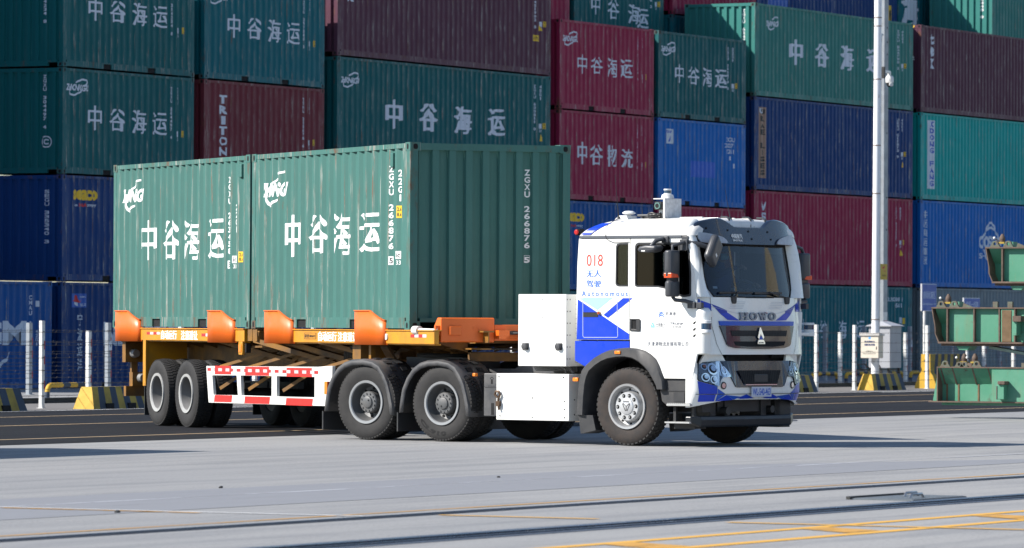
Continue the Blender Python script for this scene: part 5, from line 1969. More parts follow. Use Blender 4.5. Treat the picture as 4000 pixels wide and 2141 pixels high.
for t in (-0.06, 0.0, 0.12, 0.3, 0.5, 0.7, 0.88, 0.96, 1.0):
    r_ = []
    for y in YV:
        zb, zt = 2.695, vtop(y)
        z = zb + (zt - zb) * max(0.0, t)
        x = vis_x(y, z) - (0.03 if t < 0 else 0.0) - (0.02 if t == 1.0 else 0.0)
        r_.append((x, y, z))
    rows.append(r_)
rows.append([(vis_x(y, 2.95) - 0.14, y * 0.985, vtop(y) - 0.015) for y in YV])
vis = MB().grid(rows).build('visor', visor_mat, tractor, smooth=45)
M = Marks().text('中国重汽', -0.445, 2.770, -0.205, 2.832, white_print, 0.03).text('SINOTRUK', -0.43, 2.732, -0.205, 2.758, white_print, 0.03)
for y, z in ((-0.93, 2.90), (-0.03, 2.87), (0.42, 2.87), (0.02, 2.77), (0.47, 2.77), (-0.5, 2.88)):
    M.ring(y, z, 0.0, 0.014, hole_mat, 12)
M.build('visor_lettering', lambda a, bb, k: (vis_x(a, bb) + 0.008 + 0.001 * k, a, bb), vis, ys(-1.1, 1.1, 24))
for sg in (-1, 1):
    pts = [(1.105, 2.84), (0.98, 2.835), (0.80, 2.81), (0.66, 2.78), (0.60, 2.745), (0.575, 2.71), (0.60, 2.705), (0.98, 2.70), (1.07, 2.715), (1.095, 2.76)]
    M = Marks().poly([(sg * a, c) for a, c in pts], simple('marker_white', (0.42, 0.45, 0.50), 0.4, dirt=0.25, scale=14))
    M.build('corner_lamp', lambda a, bb, k: (vis_x(a, bb) + 0.020, a, bb), vis, ys(-1.1, 1.1, 20), solid=0.02)
b = MB()
for y0 in (-0.40, 0.10, 0.44):
    b.tube([(1.02, y0 + 0.02, 2.93), (0.97, y0 + 0.10, 3.03), (0.88, y0 + 0.18, 3.06), (0.74, y0 + 0.24, 3.065)], 0.014, 6)
    b.tube([(1.02, y0 + 0.10, 2.93), (0.96, y0 + 0.17, 3.02), (0.84, y0 + 0.24, 3.06)], 0.012, 6)
b.build('visor_bracket', black_plastic, vis, smooth=0)

# mirrors
mir = simple('mirror_shell', (0.042, 0.045, 0.052), 0.42, dirt=0.12, dirtcol=(0.07, 0.07, 0.07))
for sd in (-1, 1):
    yc = 1.40 * sd if sd < 0 else 1.475
    mx_ = 0.0 if sd < 0 else 0.12
    b = MB()
    secs = []

    def rbox(bm_, x0, x1, y0, y1, z0, z1, mat=None, k=0.04, taper=0.0):
        bm_.prism([(x0 + k, y0), (x1 - k, y0), (x1, y0 + k), (x1, y1 - k), (x1 - k, y1), (x0 + k, y1), (x0, y1 - k), (x0, y0 + k)], 'z', z0, z1, mat)
    rbox(b, 0.76 + mx_, 0.90 + mx_, yc - 0.12, yc + 0.12, 2.235, 2.60)
    m1 = b.build('mirror', mir, tractor, smooth=50, bevel=0.03, segs=3)
    b = MB()
    rbox(b, 0.77 + mx_, 0.90 + mx_, yc - 0.115, yc + 0.115, 1.985, 2.195)
    m2 = b.build('wide_mirror', mir, tractor, smooth=50, bevel=0.035, segs=3)
    b = MB()
    b.box(0.80 + mx_, 0.86 + mx_, yc - 0.08, yc + 0.08, 2.17, 2.26)
    b.tube([(0.84 + mx_, yc, 1.99), (0.88 + mx_, yc, 1.945), (0.98, sd * 1.30, 1.93), (1.06, sd * 1.24, 1.90)], 0.028, 8)
    b.box(0.98, 1.10, min(sd * 1.222, sd * 1.262), max(sd * 1.222, sd * 1.262), 1.835, 1.915)
    b.box(1.112, 1.20, min(sd * 1.19, sd * 1.25), max(sd * 1.19, sd * 1.25), 1.838, 1.912)
    b.tube([(0.84 + mx_, yc, 2.58), (0.82 + mx_, yc - sd * 0.02, 2.66), (0.93, sd * 1.26, 2.71)], 0.024, 8)
    b.box(0.85, 0.97, min(sd * 1.222, sd * 1.26), max(sd * 1.222, sd * 1.26), 2.60, 2.745)
    b.build('mirror_arm', mir, tractor, smooth=50, bevel=0.008)
    b = MB()
    b.prism([(yc - 0.117, 2.235), (yc + 0.06, 2.24), (yc + 0.03, 2.285), (yc - 0.117, 2.30)] if sd < 0 else [(yc + 0.117, 2.235), (yc - 0.06, 2.24), (yc - 0.03, 2.285), (yc + 0.117, 2.30)], 'x', 0.78 + mx_, 0.905 + mx_)
    b.build('indicator', simple('indicator_orange', (0.75, 0.085, 0.02), 0.3), m1, smooth=0, bevel=0.008)
    MB().box(0.752 + mx_, 0.758 + mx_, yc - 0.09, yc + 0.09, 2.26, 2.57).build('mirror_glass', chrome, m1, smooth=0)
b = MB()
bmx = Matrix.Translation((1.20, -0.98, 2.595)) @ Matrix.Rotation(R(-32), 4, 'X') @ Matrix.Rotation(R(18), 4, 'Z')
b.box(-0.06, 0.06, -0.155, 0.155, -0.185, 0.185, None, bmx)
fm = b.build('front_mirror', mir, tractor, smooth=50, bevel=0.05, segs=3)
b = MB()
b.tube([(0.90, -1.21, 2.735), (0.98, -1.20, 2.71), (1.08, -1.12, 2.68), (1.17, -1.0, 2.63)], 0.032, 10)
b.box(0.86, 0.97, -1.235, -1.17, 2.66, 2.79)
b.build('front_mirror_arm', mir, tractor, smooth=50, bevel=0.01)
MB().box(0.061, 0.063, -0.035, 0.035, -0.07, -0.04, None, bmx).build('mirror_label', white_print, fm, smooth=0)
b = MB()
b.prism([(0.31, 2.60), (0.36, 2.655), (0.46, 2.67), (0.60, 2.665), (0.645, 2.645), (0.60, 2.585), (0.50, 2.57), (0.37, 2.575)], 'y', -1.50, -1.30)
km = b.build('kerb_mirror', mir, tractor, smooth=50, bevel=0.03, segs=3)
b = MB()
b.tube([(0.48, -1.40, 2.65), (0.52, -1.34, 2.73), (0.60, -1.27, 2.755)], 0.03, 8)
b.box(0.55, 0.66, -1.26, -1.21, 2.70, 2.79)
b.build('kerb_mirror_arm', mir, tractor, smooth=50, bevel=0.01)
MB().box(0.40, 0.46, -1.503, -1.500, 2.585, 2.60).build('mirror_label', white_print, km, smooth=0)

# roof sensors
sen = empty('x', (0, 0, 0))
bpy.data.objects.remove(sen)
b = MB()
b.box(0.195, 0.212, -0.72, -0.335, 3.045, 3.305)
b.box(0.02, 0.212, -0.72, -0.335, 3.295, 3.310)
b.box(0.195, 0.225, -0.735, -0.718, 3.045, 3.312)
b.box(0.02, 0.212, -0.36, -0.335, 3.045, 3.30)
sm = b.build('sensor_mount', simple('mount_white', (0.66, 0.66, 0.66), 0.5, dirt=0.35, scale=18, dirtcol=(0.35, 0.34, 0.33)), tractor, smooth=0, bevel=0.004)
b = MB()
b.box(0.03, 0.14, -0.70, -0.55, 3.16, 3.265, black_plastic)
simple('lens_teal', (0.10, 0.20, 0.19), 0.15)
b.cyl((0.085, -0.70, 3.21), (0.085, -0.72, 3.21), 0.045, n=20, mat=MATS['lens_teal'])
b.cyl((0.085, -0.72, 3.21), (0.085, -0.722, 3.21), 0.03, n=16, mat=hole_mat)
b.box(0.06, 0.12, -0.64, -0.60, 3.05, 3.16, alu)
b.build('camera_unit', parent=sm, smooth=40)


def lidar(name, x, y, z, r, h, parent):
    b = MB()
    wl = simple('lidar_white', (0.70, 0.71, 0.71), 0.35)
    b.lathe([(0, 0), (r, 0), (r, 0.22 * h), (r * 0.96, 0.25 * h)], (x, y, z), 'z', 28, wl)
    b.lathe([(r * 0.96, 0.25 * h), (r * 0.96, 0.74 * h)], (x, y, z), 'z', 28, blue_band)
    b.lathe([(r * 0.96, 0.74 * h), (r, 0.76 * h), (r, 0.97 * h), (r * 0.9, h), (0, h)], (x, y, z), 'z', 28, wl)
    return b.build(name, parent=parent, smooth=40)


lidar('lidar', 0.12, -0.53, 3.362, 0.052, 0.078, sm)
b = MB()
b.lathe([(0.0, 0), (0.09, 0.0), (0.075, 0.05), (0.05, 0.055)], (0.12, -0.53, 3.312), 'z', 20)
b.build('lidar_base', MATS['mount_white'], sm)
b = MB()
b.lathe([(0.0, 0.045), (0.05, 0.042), (0.085, 0.025), (0.092, 0.010), (0.08, 0.0), (0.03, -0.01), (0.02, -0.06), (0.0, -0.06)], (-0.47, -0.6, 3.105), 'z', 24, simple('lidar_white', (0.7, 0.7, 0.7), 0.35))
b.prism([(-0.62, 3.03), (-0.40, 3.03), (-0.42, 3.085), (-0.55, 3.085)], 'y', -0.72, -0.5, MATS['mount_white'])
b.cyl((-0.32, -0.6, 3.085), (0.10, -0.6, 3.085), 0.018, n=10, mat=grey_plastic)
b.build('positioning_antenna', parent=tractor, smooth=40)
b = MB()
for k in range(5):
    pts = [(0.0 + 0.10 * math.cos(a * 0.7 + k), -0.66 + 0.06 * math.sin(a * 0.7 + k), 3.06 + 0.012 * k + 0.01 * math.sin(a * 2)) for a in range(10)]
    b.tube(pts, 0.010, 6)
b.tube([(0.15, -0.6, 3.06), (-0.1, -0.62, 3.065), (-0.25, -0.58, 3.06)], 0.014, 6)
b.build('roof_cable', hose_black, tractor)
for name, base, tip, r in (('whip_antenna', (-0.345, -1.0, 3.03), (-0.41, -1.0, 3.62), 0.006), ('whip_antenna', (-0.244, -0.6, 3.05), (-0.262, -0.6, 3.41), 0.004), ('whip_antenna', (0.86, -0.12, 3.04), (0.76, -0.10, 3.44), 0.006)):
    b = MB()
    b0, t0 = Vector(base), Vector(tip)
    b.cyl(b0, b0 + (t0 - b0) * 0.06, 0.030, 0.014, n=10)
    b.cyl(b0, b0 + (t0 - b0) * 0.30, 0.010, r, n=8)
    b.cyl(b0 + (t0 - b0) * 0.3, t0, r * 0.7, r * 0.45, n=6)
    b.build(name, hose_black, tractor)
b = MB()
b.tube([(-0.345, -1.0, 3.04), (-0.40, -1.16, 2.96), (-0.42, -1.235, 2.86), (-0.36, -1.240, 2.75), (-0.25, -1.235, 2.71), (-0.05, -1.232, 2.715), (0.0, -1.232, 2.72)], 0.004, 6)
b.build('antenna_cable', hose_black, tractor)
b = MB()
b.box(-0.93, -0.855, -1.19, -1.08, 2.81, 2.90, hole_mat)
b.cyl((-0.90, -1.19, 2.855), (-0.90, -1.215, 2.855), 0.035, n=14, mat=lamp_red)
b.build('rear_lamp', parent=tractor, bevel=0.008)
# corner lidars
for sd in (-1, 1):
    if sd < 0:
        b = MB()
        b.lathe([(0.0, 1.235), (0.095, 1.24), (0.10, 1.30), (0.10, 1.76), (0.095, 1.81), (0.07, 1.84), (0.0, 1.85)], (1.155, -1.14, 0), 'z', 28)
        b.box(1.08, 1.20, -1.12, -0.98, 1.72, 1.80)
        pod = b.build('lidar_pod', white, tractor, smooth=50)
        lidar('lidar', 1.235, -1.185, 1.515, 0.072, 0.165, pod)
    else:
        b = MB()
        b.beam((1.02, 1.15, 1.50), (1.08, 1.42, 1.50), 0.12, 0.045)
        b.lathe([(0, -0.03), (0.075, -0.03), (0.078, 0.03), (0, 0.03)], (1.085, 1.43, 1.50), 'z', 24)
        pod = b.build('lidar_bracket', white, tractor, smooth=40, bevel=0.008)
        lidar('lidar', 1.085, 1.43, 1.53, 0.072, 0.125, pod)
        b = MB()
        b.prism([(0.95, 1.10), (1.10, 1.235), (1.12, 1.80), (1.02, 1.84), (0.95, 1.8)], 'y', 1.16, 1.23)
        b.build('corner_fairing', white, tractor, smooth=0, bevel=0.02)

# side lettering and decals
SIDE = lambda a, bb, k: (a, -1.2245 - 0.0008 * k, bb)
M = Marks()
M.poly([(-0.857, 1.953), (-0.529, 1.779), (0.002, 1.491), (0.002, 1.417), (-0.872, 1.414)], film_blue)
M.poly([(-0.839, 1.968), (-0.279, 1.972), (-0.529, 1.809)], film_light)
M.poly([(-0.425, 1.744), (-0.102, 1.969), (0.0, 1.969), (0.0, 1.929), (-0.349, 1.705)], film_blue)
M.poly([(0.016, 1.940), (0.059, 1.969), (0.016, 1.969)], film_blue)
for pts in ([(-0.77, 1.96), (-0.755, 1.975), (-0.215, 1.976), (-0.199, 1.96), (-0.185, 1.46), (-0.20, 1.445), (-0.75, 1.442), (-0.766, 1.46), (-0.77, 1.96)],):
    M.stroke(pts, 0.007, print_pale)
M.rect(-0.762, 1.715, -0.512, 1.779, hole_mat)
for k in range(6):
    M.rect(-0.755, 1.72 + 0.0095 * k, -0.52, 1.723 + 0.0095 * k, grey_plastic)
M.build('side_decal', SIDE, tractor)
M = Marks()
M.text('018', -0.712, 2.396, -0.440, 2.554, print_red, 0.005)
M.text('无人', -0.715, 2.250, -0.469, 2.345, print_blue, 0.02).text('驾驶', -0.714, 2.112, -0.468, 2.210, print_blue, 0.02)
M.text('A u t o n o m o u s', -0.790, 1.993, -0.025, 2.066, print_blue, 0.02)
M.build('sleeper_lettering', SIDE, tractor)
M = Marks()
for k in range(2):
    M.stroke([(0.488, 1.752 - 0.026 * k), (0.530, 1.773 - 0.026 * k), (0.572, 1.752 - 0.026 * k)], 0.014, print_blue)
M.rect(0.488, 1.781, 0.572, 1.790, print_blue)
M.text('天津港', 0.593, 1.739, 0.767, 1.787, print_dark, 0.01).text('TIANJIN PORT', 0.597, 1.715, 0.767, 1.731, print_pale, 0.01)
M.poly([(0.390, 1.652), (0.423, 1.597), (0.357, 1.597)], simple('teal_print', (0.12, 0.48, 0.60), 0.5)).rect(0.357, 1.580, 0.423, 1.591, MATS['teal_print']).poly([(0.390, 1.625), (0.402, 1.604), (0.378, 1.604)], white)
M.text('中国重汽', 0.444, 1.602, 0.592, 1.638, print_dark, 0.01).text('SINOTRUK', 0.445, 1.579, 0.592, 1.596, print_dark, 0.01)
M.text('TRUNK', 0.672, 1.616, 0.899, 1.649, print_dark, 0.005).text('主线科技', 0.717, 1.575, 0.857, 1.605, print_dark, 0.0)
M.text('天津港物流发展有限公司', 0.305, 1.331, 0.973, 1.393, print_dark, 0.008)
M.build('door_lettering', SIDE, tractor)
b = MB()
b.cyl((-0.494, -1.222, 1.77), (-0.494, -1.250, 1.77), 0.022, n=14, mat=simple('brass', (0.45, 0.25, 0.12), 0.35, 0.8))
b.cyl((-0.494, -1.250, 1.77), (-0.494, -1.254, 1.77), 0.013, n=12, mat=lamp_red)
b.build('lock', parent=tractor)

# chassis
b = MB()
for s in (-1, 1):
    b.box(-5.25, 0.95, 0.42 * s - 0.04, 0.42 * s + 0.04, 0.74, 1.00)
    b.prism([(-2.5, 1.0), (-2.4, 1.06), (-1.7, 1.05), (-1.1, 1.0)], 'y', 0.42 * s - 0.04, 0.42 * s + 0.04)
for x in (-5.2, -3.85, -2.4, -1.2, 0.2):
    b.box(x - 0.08, x + 0.08, -0.42, 0.42, 0.78, 0.96)
b.build('chassis_rail', grey_plastic, tractor, smooth=0)
b = MB()
b.lathe([(0.0, 1.20), (0.50, 1.20), (0.52, 1.18), (0.50, 1.15), (0.0, 1.15)], (-3.95, 0, 0), 'z', 32)
b.box(-4.45, -3.45, -0.42, 0.42, 1.0, 1.15)
b.build('fifth_wheel', dark_steel, tractor, smooth=40)
b = MB()
for x in (-4.51, -3.17):
    b.cyl((x, -0.95, 0.525), (x, 0.95, 0.525), 0.085, n=12)
    b.lathe([(0.0, -0.2), (0.2, -0.15), (0.24, 0), (0.2, 0.15), (0.0, 0.2)], (x, 0, 0.525), 'y', 20)
b.cyl((0, -0.95, 0.50), (0, 0.95, 0.50), 0.06, n=10)
for s in (-1, 1):
    b.box(-4.6, -3.1, 0.46 * s - 0.04, 0.46 * s + 0.04, 0.62, 0.72)
    b.box(-0.8, 0.8, 0.44 * s - 0.04, 0.44 * s + 0.04, 0.60, 0.70)
b.box(-0.6, 0.7, -0.4, 0.4, 0.55, 1.25)
b.build('axle', dark_steel, tractor, smooth=40)
for x in (-4.51, -3.17):
    wheel_set(tractor, 'drive', x)
wheel_set(tractor, 'steer', -0.02, dual=False, yo=1.235)
M = Marks()
# raised type on the second drive tyre
wd = [o for o in tractor.children if o.name.startswith('wheel') and abs(o.location.x + 3.17) < 0.01 and abs(o.location.y + 1.24) < 0.01][0]
tb = Marks().text('CL910', 0.0, 0.0, 0.52, 0.055, hole_mat, 0.05)
tl = tb.build('tyre_lettering', lambda a, bb, k: ((0.385 + (0.055 - bb)) * math.cos(R(212) + a / 0.42), -0.0125, (0.385 + (0.055 - bb)) * math.sin(R(212) + a / 0.42)), wd)
tl.rotation_euler = (0, -wd.rotation_euler.y, 0)

# rear fenders
fen = simple('fender_plastic', (0.045, 0.047, 0.052), 0.5, dirt=0.35, scale=5, dirtcol=(0.13, 0.125, 0.12))
PF = [(-0.755, 0.385), (-0.735, 0.55), (-0.70, 0.72), (-0.62, 0.88), (-0.52, 1.0), (-0.40, 1.075), (-0.25, 1.115), (-0.05, 1.125), (0.13, 1.10), (0.25, 1.04), (0.34, 0.93), (0.41, 0.80), (0.46, 0.65), (0.495, 0.50), (0.515, 0.345)]
for sd in (-1, 1):
    for xw in (-4.51, -3.17):
        rows = []
        c0 = (-0.05, 0.45)
        inn = [(p + (c0[0] - p) * 0.13, q + (c0[1] - q) * 0.13) for p, q in PF]
        for yy, P_ in ((sd * 0.60, PF), (sd * 1.22, PF), (sd * 1.262, [(p + (c0[0] - p) * 0.035, q + (c0[1] - q) * 0.035) for p, q in PF]), (sd * 1.268, [(p + (c0[0] - p) * 0.07, q + (c0[1] - q) * 0.07) for p, q in PF]), (sd * 1.262, inn)):
            rows.append([(xw + p, yy, q) for p, q in P_])
        f_ = MB().grid(rows).build('rear_fender', fen, tractor, smooth=45, solid=0.012)
        b = MB()
        for yy in (0.78, 1.02):
            for p, q, ang in ((0.02, 1.122, -4), (0.20, 1.072, -25), (0.30, 0.985, -48)):
                mt = Matrix.Translation((xw + p, sd * yy, q)) @ Matrix.Rotation(R(-ang), 4, 'Y')
                b.box(-0.035, 0.035, -0.06, 0.06, 0.002, 0.012, None, mt)
        b.build('fender_slot', hole_mat, f_, smooth=0)
        b = MB()
        b.box(xw - 0.775, xw - 0.755, min(sd * 0.62, sd * 1.255), max(sd * 0.62, sd * 1.255), 0.13, 0.39)
        b.build('mud_flap', black_plastic, f_, smooth=0)
b = MB()
b.box(-2.62, -2.57, -1.262, -1.20, 0.90, 0.945)
b.build('marker_lamp', amber, tractor, bevel=0.008)
b = MB()
b.box(-5.33, -5.28, -1.14, -1.02, 0.62, 0.80, lamp_red)
b.box(-5.329, -5.279, -1.16, -1.14, 0.62, 0.80, amber)
b.build('tail_lamp', parent=tractor, smooth=0)

# tanks and cabinets behind the cab
b = MB()
b.box(-2.47, -2.235, -1.20, -0.60, 0.36, 0.945)
tk = b.build('battery_box', fen, tractor, smooth=0, bevel=0.012)
M = Marks().stroke([(-2.40, 0.77), (-2.28, 0.77)], 0.004, hole_mat).stroke([(-2.46, 0.765), (-2.44, 0.75), (-2.24, 0.75)], 0.005, hole_mat).ring(-2.33, 0.865, 0.022, 0.030, hole_mat, 16, 0, 180).rect(-2.345, 0.80, -2.315, 0.865, hole_mat)
M.rect(-2.34, 0.38, -2.29, 0.54, hole_mat)
M.build('box_emboss', lambda a, bb, k: (a, -1.2022, bb), tk)
b = MB()
b.box(-2.235, -1.0, -1.222, -0.55, 0.315, 0.945)
tank = b.build('side_cabinet', white_box, tractor, smooth=0, bevel=0.005, segs=1)
b = MB()
for x, z in ((-2.19, 0.90), (-1.09, 0.90), (-1.62, 0.62), (-1.07, 0.58), (-1.62, 0.36), (-1.07, 0.36), (-2.17, 0.37), (-2.19, 0.62), (-1.07, 0.47)):
    b.cyl((x, -1.222, z), (x, -1.228, z), 0.010, n=8)
for y in (-1.1, -0.8):
    for z in (0.40, 0.6, 0.86):
        b.cyl((-1.0, y, z), (-0.994, y, z), 0.010, n=8)
b.build('bolt', dark_steel, tank, smooth=40)
hk = MB()
hk.tube([(-2.20, -1.25, 0.62), (-2.24, -1.25, 0.66), (-2.22, -1.25, 0.70), (-2.17, -1.25, 0.70), (-2.15, -1.25, 0.66), (-2.18, -1.25, 0.60), (-2.18, -1.25, 0.52), (-2.165, -1.25, 0.45)], 0.016, 8)
hk.box(-2.21, -2.15, -1.27, -1.225, 0.50, 0.57)
hk.build('tow_hook', simple('rusty_brass', (0.10, 0.06, 0.035), 0.5, 0.5, dirt=0.3), tank)
b = MB()
b.box(-1.865, -1.05, -1.222, 0.15, 1.05, 2.02)
cab2 = b.build('equipment_cabinet', white_box, tractor, smooth=0, bevel=0.005, segs=1)
M = Marks()
for c in range(4):
    x = -1.735 + 0.1845 * c
    for r_ in range(11):
        if r_ > 7 and c in (0, 3):
            continue
        z = 1.90 - 0.0695 * r_
        M.rect(x, z - 0.0025, x + 0.068, z + 0.002, trim_grey)
for z in (1.952, 1.711, 1.401, 1.084):
    M.ring(-1.456, z, 0.0, 0.008, dark_steel, 8)
M.build('louvre', lambda a, bb, k: (a, -1.2245, bb), cab2)
M = Marks()
for y in (-1.20, -1.14, -0.1, 0.1):
    for k in range(6):
        M.ring(y, 1.95 - 0.16 * k, 0.0, 0.010, dark_steel, 8)
for k in range(14):
    M.rect(-1.02, 1.95 - 0.065 * k, -0.85, 1.953 - 0.065 * k, grey_plastic)
M.build('rivets', lambda a, bb, k: (-1.0475, a, bb), cab2)
for x in (-1.735, -1.168):
    b = MB()
    b.box(x - 0.052, x + 0.052, -1.236, -1.222, 1.268, 1.362, black_plastic)
    b.lathe([(0.0, 0.040), (0.040, 0.036), (0.046, 0.025), (0.046, 0.0)], (x, -1.236, 1.315), 'y', 20, grey_plastic, -1)
    b.build('socket', parent=cab2, smooth=40, bevel=0.003)
b = MB()
b.tube([(-1.90, -1.05, 1.30), (-1.98, -1.05, 1.30), (-1.98, -1.05, 1.55), (-1.90, -1.05, 1.55)], 0.014, 8)
b.build('grab_handle', grey_plastic, cab2)
b = MB()
b.box(-1.85, -1.1, -0.9, 0.1, 0.98, 1.05)
b.tube([(-1.2, -1.0, 1.05), (-1.12, -1.02, 1.0), (-1.05, -1.05, 0.95)], 0.02, 8)
b.tube([(-1.3, -1.0, 1.04), (-1.2, -1.02, 1.0), (-1.18, -1.05, 0.95)], 0.016, 8)
b.build('cabinet_base', grey_plastic, tractor, smooth=40)
b = MB()
b.box(-0.86, -0.60, -0.7, 0.7, 0.70, 1.15)
b.build('cab_suspension', dark_steel, tractor, smooth=0)
# ------------------------------------------------------------------ driver
def skin_body(name, chains, parent, mat, levels=2):
    """One continuous body grown over a skeleton: chains share joints by position; (x, y, z, radius)."""
    me = bpy.data.meshes.new(name)
    idx, vs, rs, es = {}, [], [], []
    for ch in chains:
        prev = None
        for x, y, z, r in ch:
            k = (round(x, 4), round(y, 4), round(z, 4))
            if k not in idx:
                idx[k] = len(vs)
                vs.append((x, y, z))
                rs.append(r)
            if prev is not None and prev != idx[k]:
                es.append((prev, idx[k]))
            prev = idx[k]
    me.from_pydata(vs, es, [])
    ob = bpy.data.objects.new(name, me)
    COL.objects.link(ob)
    ob.parent = parent
    md = ob.modifiers.new('skin', 'SKIN')
    md.use_smooth_shade = True
    for i, sv in enumerate(me.skin_vertices[0].data):
        sv.radius = (rs[i] if not isinstance(rs[i], tuple) else rs[i][0], rs[i] if not isinstance(rs[i], tuple) else rs[i][1])
        sv.use_root = (i == 0)
    sb = ob.modifiers.new('sub', 'SUBSURF')
    sb.levels = sb.render_levels = levels
    me.materials.append(mat)
    return ob


KM = Matrix.Translation((KX, KY, 0)) @ Matrix.Rotation(KYAW, 4, 'Z')
skin = simple('skin', (0.42, 0.24, 0.16), 0.55)
uniform = simple('uniform_blue', (0.02, 0.06, 0.20), 0.85)
seatp = KM @ Vector((0.20, 0.55, 1.86))
man = empty('person', tuple(seatp), KYAW, 'driver in dark blue uniform and pale face mask behind the windscreen, arm raised', 'person')
body = skin_body('body', [
    [(0.0, 0, 0.05, 0.15), (0.0, 0, 0.22, 0.145), (0.0, 0, 0.42, 0.16), (0.01, 0, 0.52, 0.10), (0.02, 0, 0.58, 0.058), (0.03, 0, 0.64, 0.06), (0.035, 0, 0.70, 0.085), (0.03, 0, 0.78, 0.095), (0.025, 0, 0.83, 0.06)],
    [(0.0, 0, 0.42, 0.16), (0.0, 0.20, 0.47, 0.065), (0.12, 0.27, 0.30, 0.048), (0.34, 0.19, 0.28, 0.036), (0.42, 0.18, 0.30, 0.028)],
    [(0.0, 0, 0.42, 0.16), (0.0, -0.20, 0.47, 0.065), (0.18, -0.27, 0.42, 0.05), (0.36, -0.20, 0.52, 0.038), (0.44, -0.18, 0.54, 0.028)],
    [(0.0, 0, 0.05, 0.15), (0.05, 0.11, 0.06, 0.085), (0.42, 0.14, 0.10, 0.07), (0.50, 0.14, -0.15, 0.055), (0.52, 0.14, -0.36, 0.045), (0.64, 0.14, -0.41, 0.035)],
    [(0.0, 0, 0.05, 0.15), (0.05, -0.11, 0.06, 0.085), (0.42, -0.14, 0.10, 0.07), (0.50, -0.14, -0.15, 0.055), (0.52, -0.14, -0.36, 0.045), (0.64, -0.14, -0.41, 0.035)]], man, uniform)
b = MB()
rows = []
for k in range(13):
    t = k / 12
    z = 0.605 + 0.26 * t
    rr = max(0.01, 0.088 * math.sin(math.pi * (0.10 + 0.90 * t)) ** 0.55)
    rows.append([(0.04 + rr * 1.12 * math.cos(2 * math.pi * j / 20), rr * 0.90 * math.sin(2 * math.pi * j / 20), z) for j in range(20)])
b.grid(rows, None, True)
b.prism([(0.135, 0.735), (0.165, 0.70), (0.13, 0.695)], 'y', -0.014, 0.014)
for s in (-1, 1):
    b.box(0.02, 0.05, s * 0.078, s * 0.098, 0.70, 0.76)
b.build('head', skin, man, smooth=60)
b = MB()
for s in (-1, 1):
    b.cyl((0.115, s * 0.032, 0.748), (0.131, s * 0.032, 0.748), 0.012, n=10)
b.build('eyes', hole_mat, man)
b = MB()
rows = []
for z, k in ((0.64, 0.80), (0.66, 1.0), (0.69, 1.06), (0.725, 1.05)):
    rows.append([(0.045 + 0.098 * k * math.cos(a), 0.088 * k * math.sin(a), z) for a in [R(-62 + 124 * j / 12) for j in range(13)]])
b.grid(rows)
b.build('face_mask', simple('mask_blue', (0.30, 0.55, 0.62), 0.8), man, smooth=60, solid=0.004)
b = MB()
rows = []
for k in range(8):
    t = k / 7
    z = 0.755 + 0.12 * t
    rr = max(0.004, 0.100 * math.cos(t * math.pi / 2) ** 0.5)
    rows.append([(0.03 + rr * 1.06 * math.cos(2 * math.pi * j / 20) - (0.012 if t < 0.3 else 0), rr * 0.95 * math.sin(2 * math.pi * j / 20), z + (0.05 * max(0, math.cos(2 * math.pi * j / 20)) * (1 - t))) for j in range(20)])
b.grid(rows, None, True)
b.build('hair', simple('hair_black', (0.012, 0.011, 0.010), 0.6), man, smooth=60)
for side, (hx, hy, hz) in ((1, (0.43, 0.18, 0.30)), (-1, (0.45, -0.18, 0.54))):
    chains = [[(hx, hy, hz, 0.024), (hx + 0.04, hy, hz + 0.004, 0.030), (hx + 0.075, hy, hz + 0.004, 0.026)]]
    for j, ln in enumerate((0.062, 0.072, 0.068, 0.052)):
        yy = hy + (-0.027 + 0.018 * j)
        chains.append([(hx + 0.075, hy, hz + 0.004, 0.026), (hx + 0.085, yy, hz + 0.004, 0.0095), (hx + 0.085 + ln * 0.5, yy, hz - 0.012, 0.0085), (hx + 0.085 + ln * 0.6, yy, hz - 0.04, 0.0075)])
    chains.append([(hx + 0.04, hy, hz + 0.004, 0.030), (hx + 0.05, hy - side * 0.035, hz - 0.005, 0.011), (hx + 0.085, hy - side * 0.045, hz - 0.03, 0.0085)])
    skin_body('hand', chains, man, skin, 1)
# ------------------------------------------------------------------ yard furniture
bar_yellow = simple('barrier_yellow', (0.58, 0.34, 0.02), 0.65, dirt=0.22, scale=5, dirtcol=(0.30, 0.20, 0.05))
bar_yellow2 = simple('barrier_yellow_dull', (0.42, 0.29, 0.03), 0.7, dirt=0.4, scale=4, dirtcol=(0.16, 0.12, 0.04))  # duller yellow for the long sides than for the barrier ends
bar_navy = simple('barrier_navy', (0.018, 0.040, 0.075), 0.7, dirt=0.3, scale=4, dirtcol=(0.05, 0.055, 0.06))
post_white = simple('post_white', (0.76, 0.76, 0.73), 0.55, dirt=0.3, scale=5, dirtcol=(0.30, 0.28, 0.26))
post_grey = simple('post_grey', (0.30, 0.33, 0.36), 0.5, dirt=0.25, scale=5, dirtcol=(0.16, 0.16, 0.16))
post_red = simple('post_red', (0.42, 0.03, 0.04), 0.5)
wire_mat = simple('wire', (0.10, 0.09, 0.085), 0.6, 0.4, dirt=0.3)


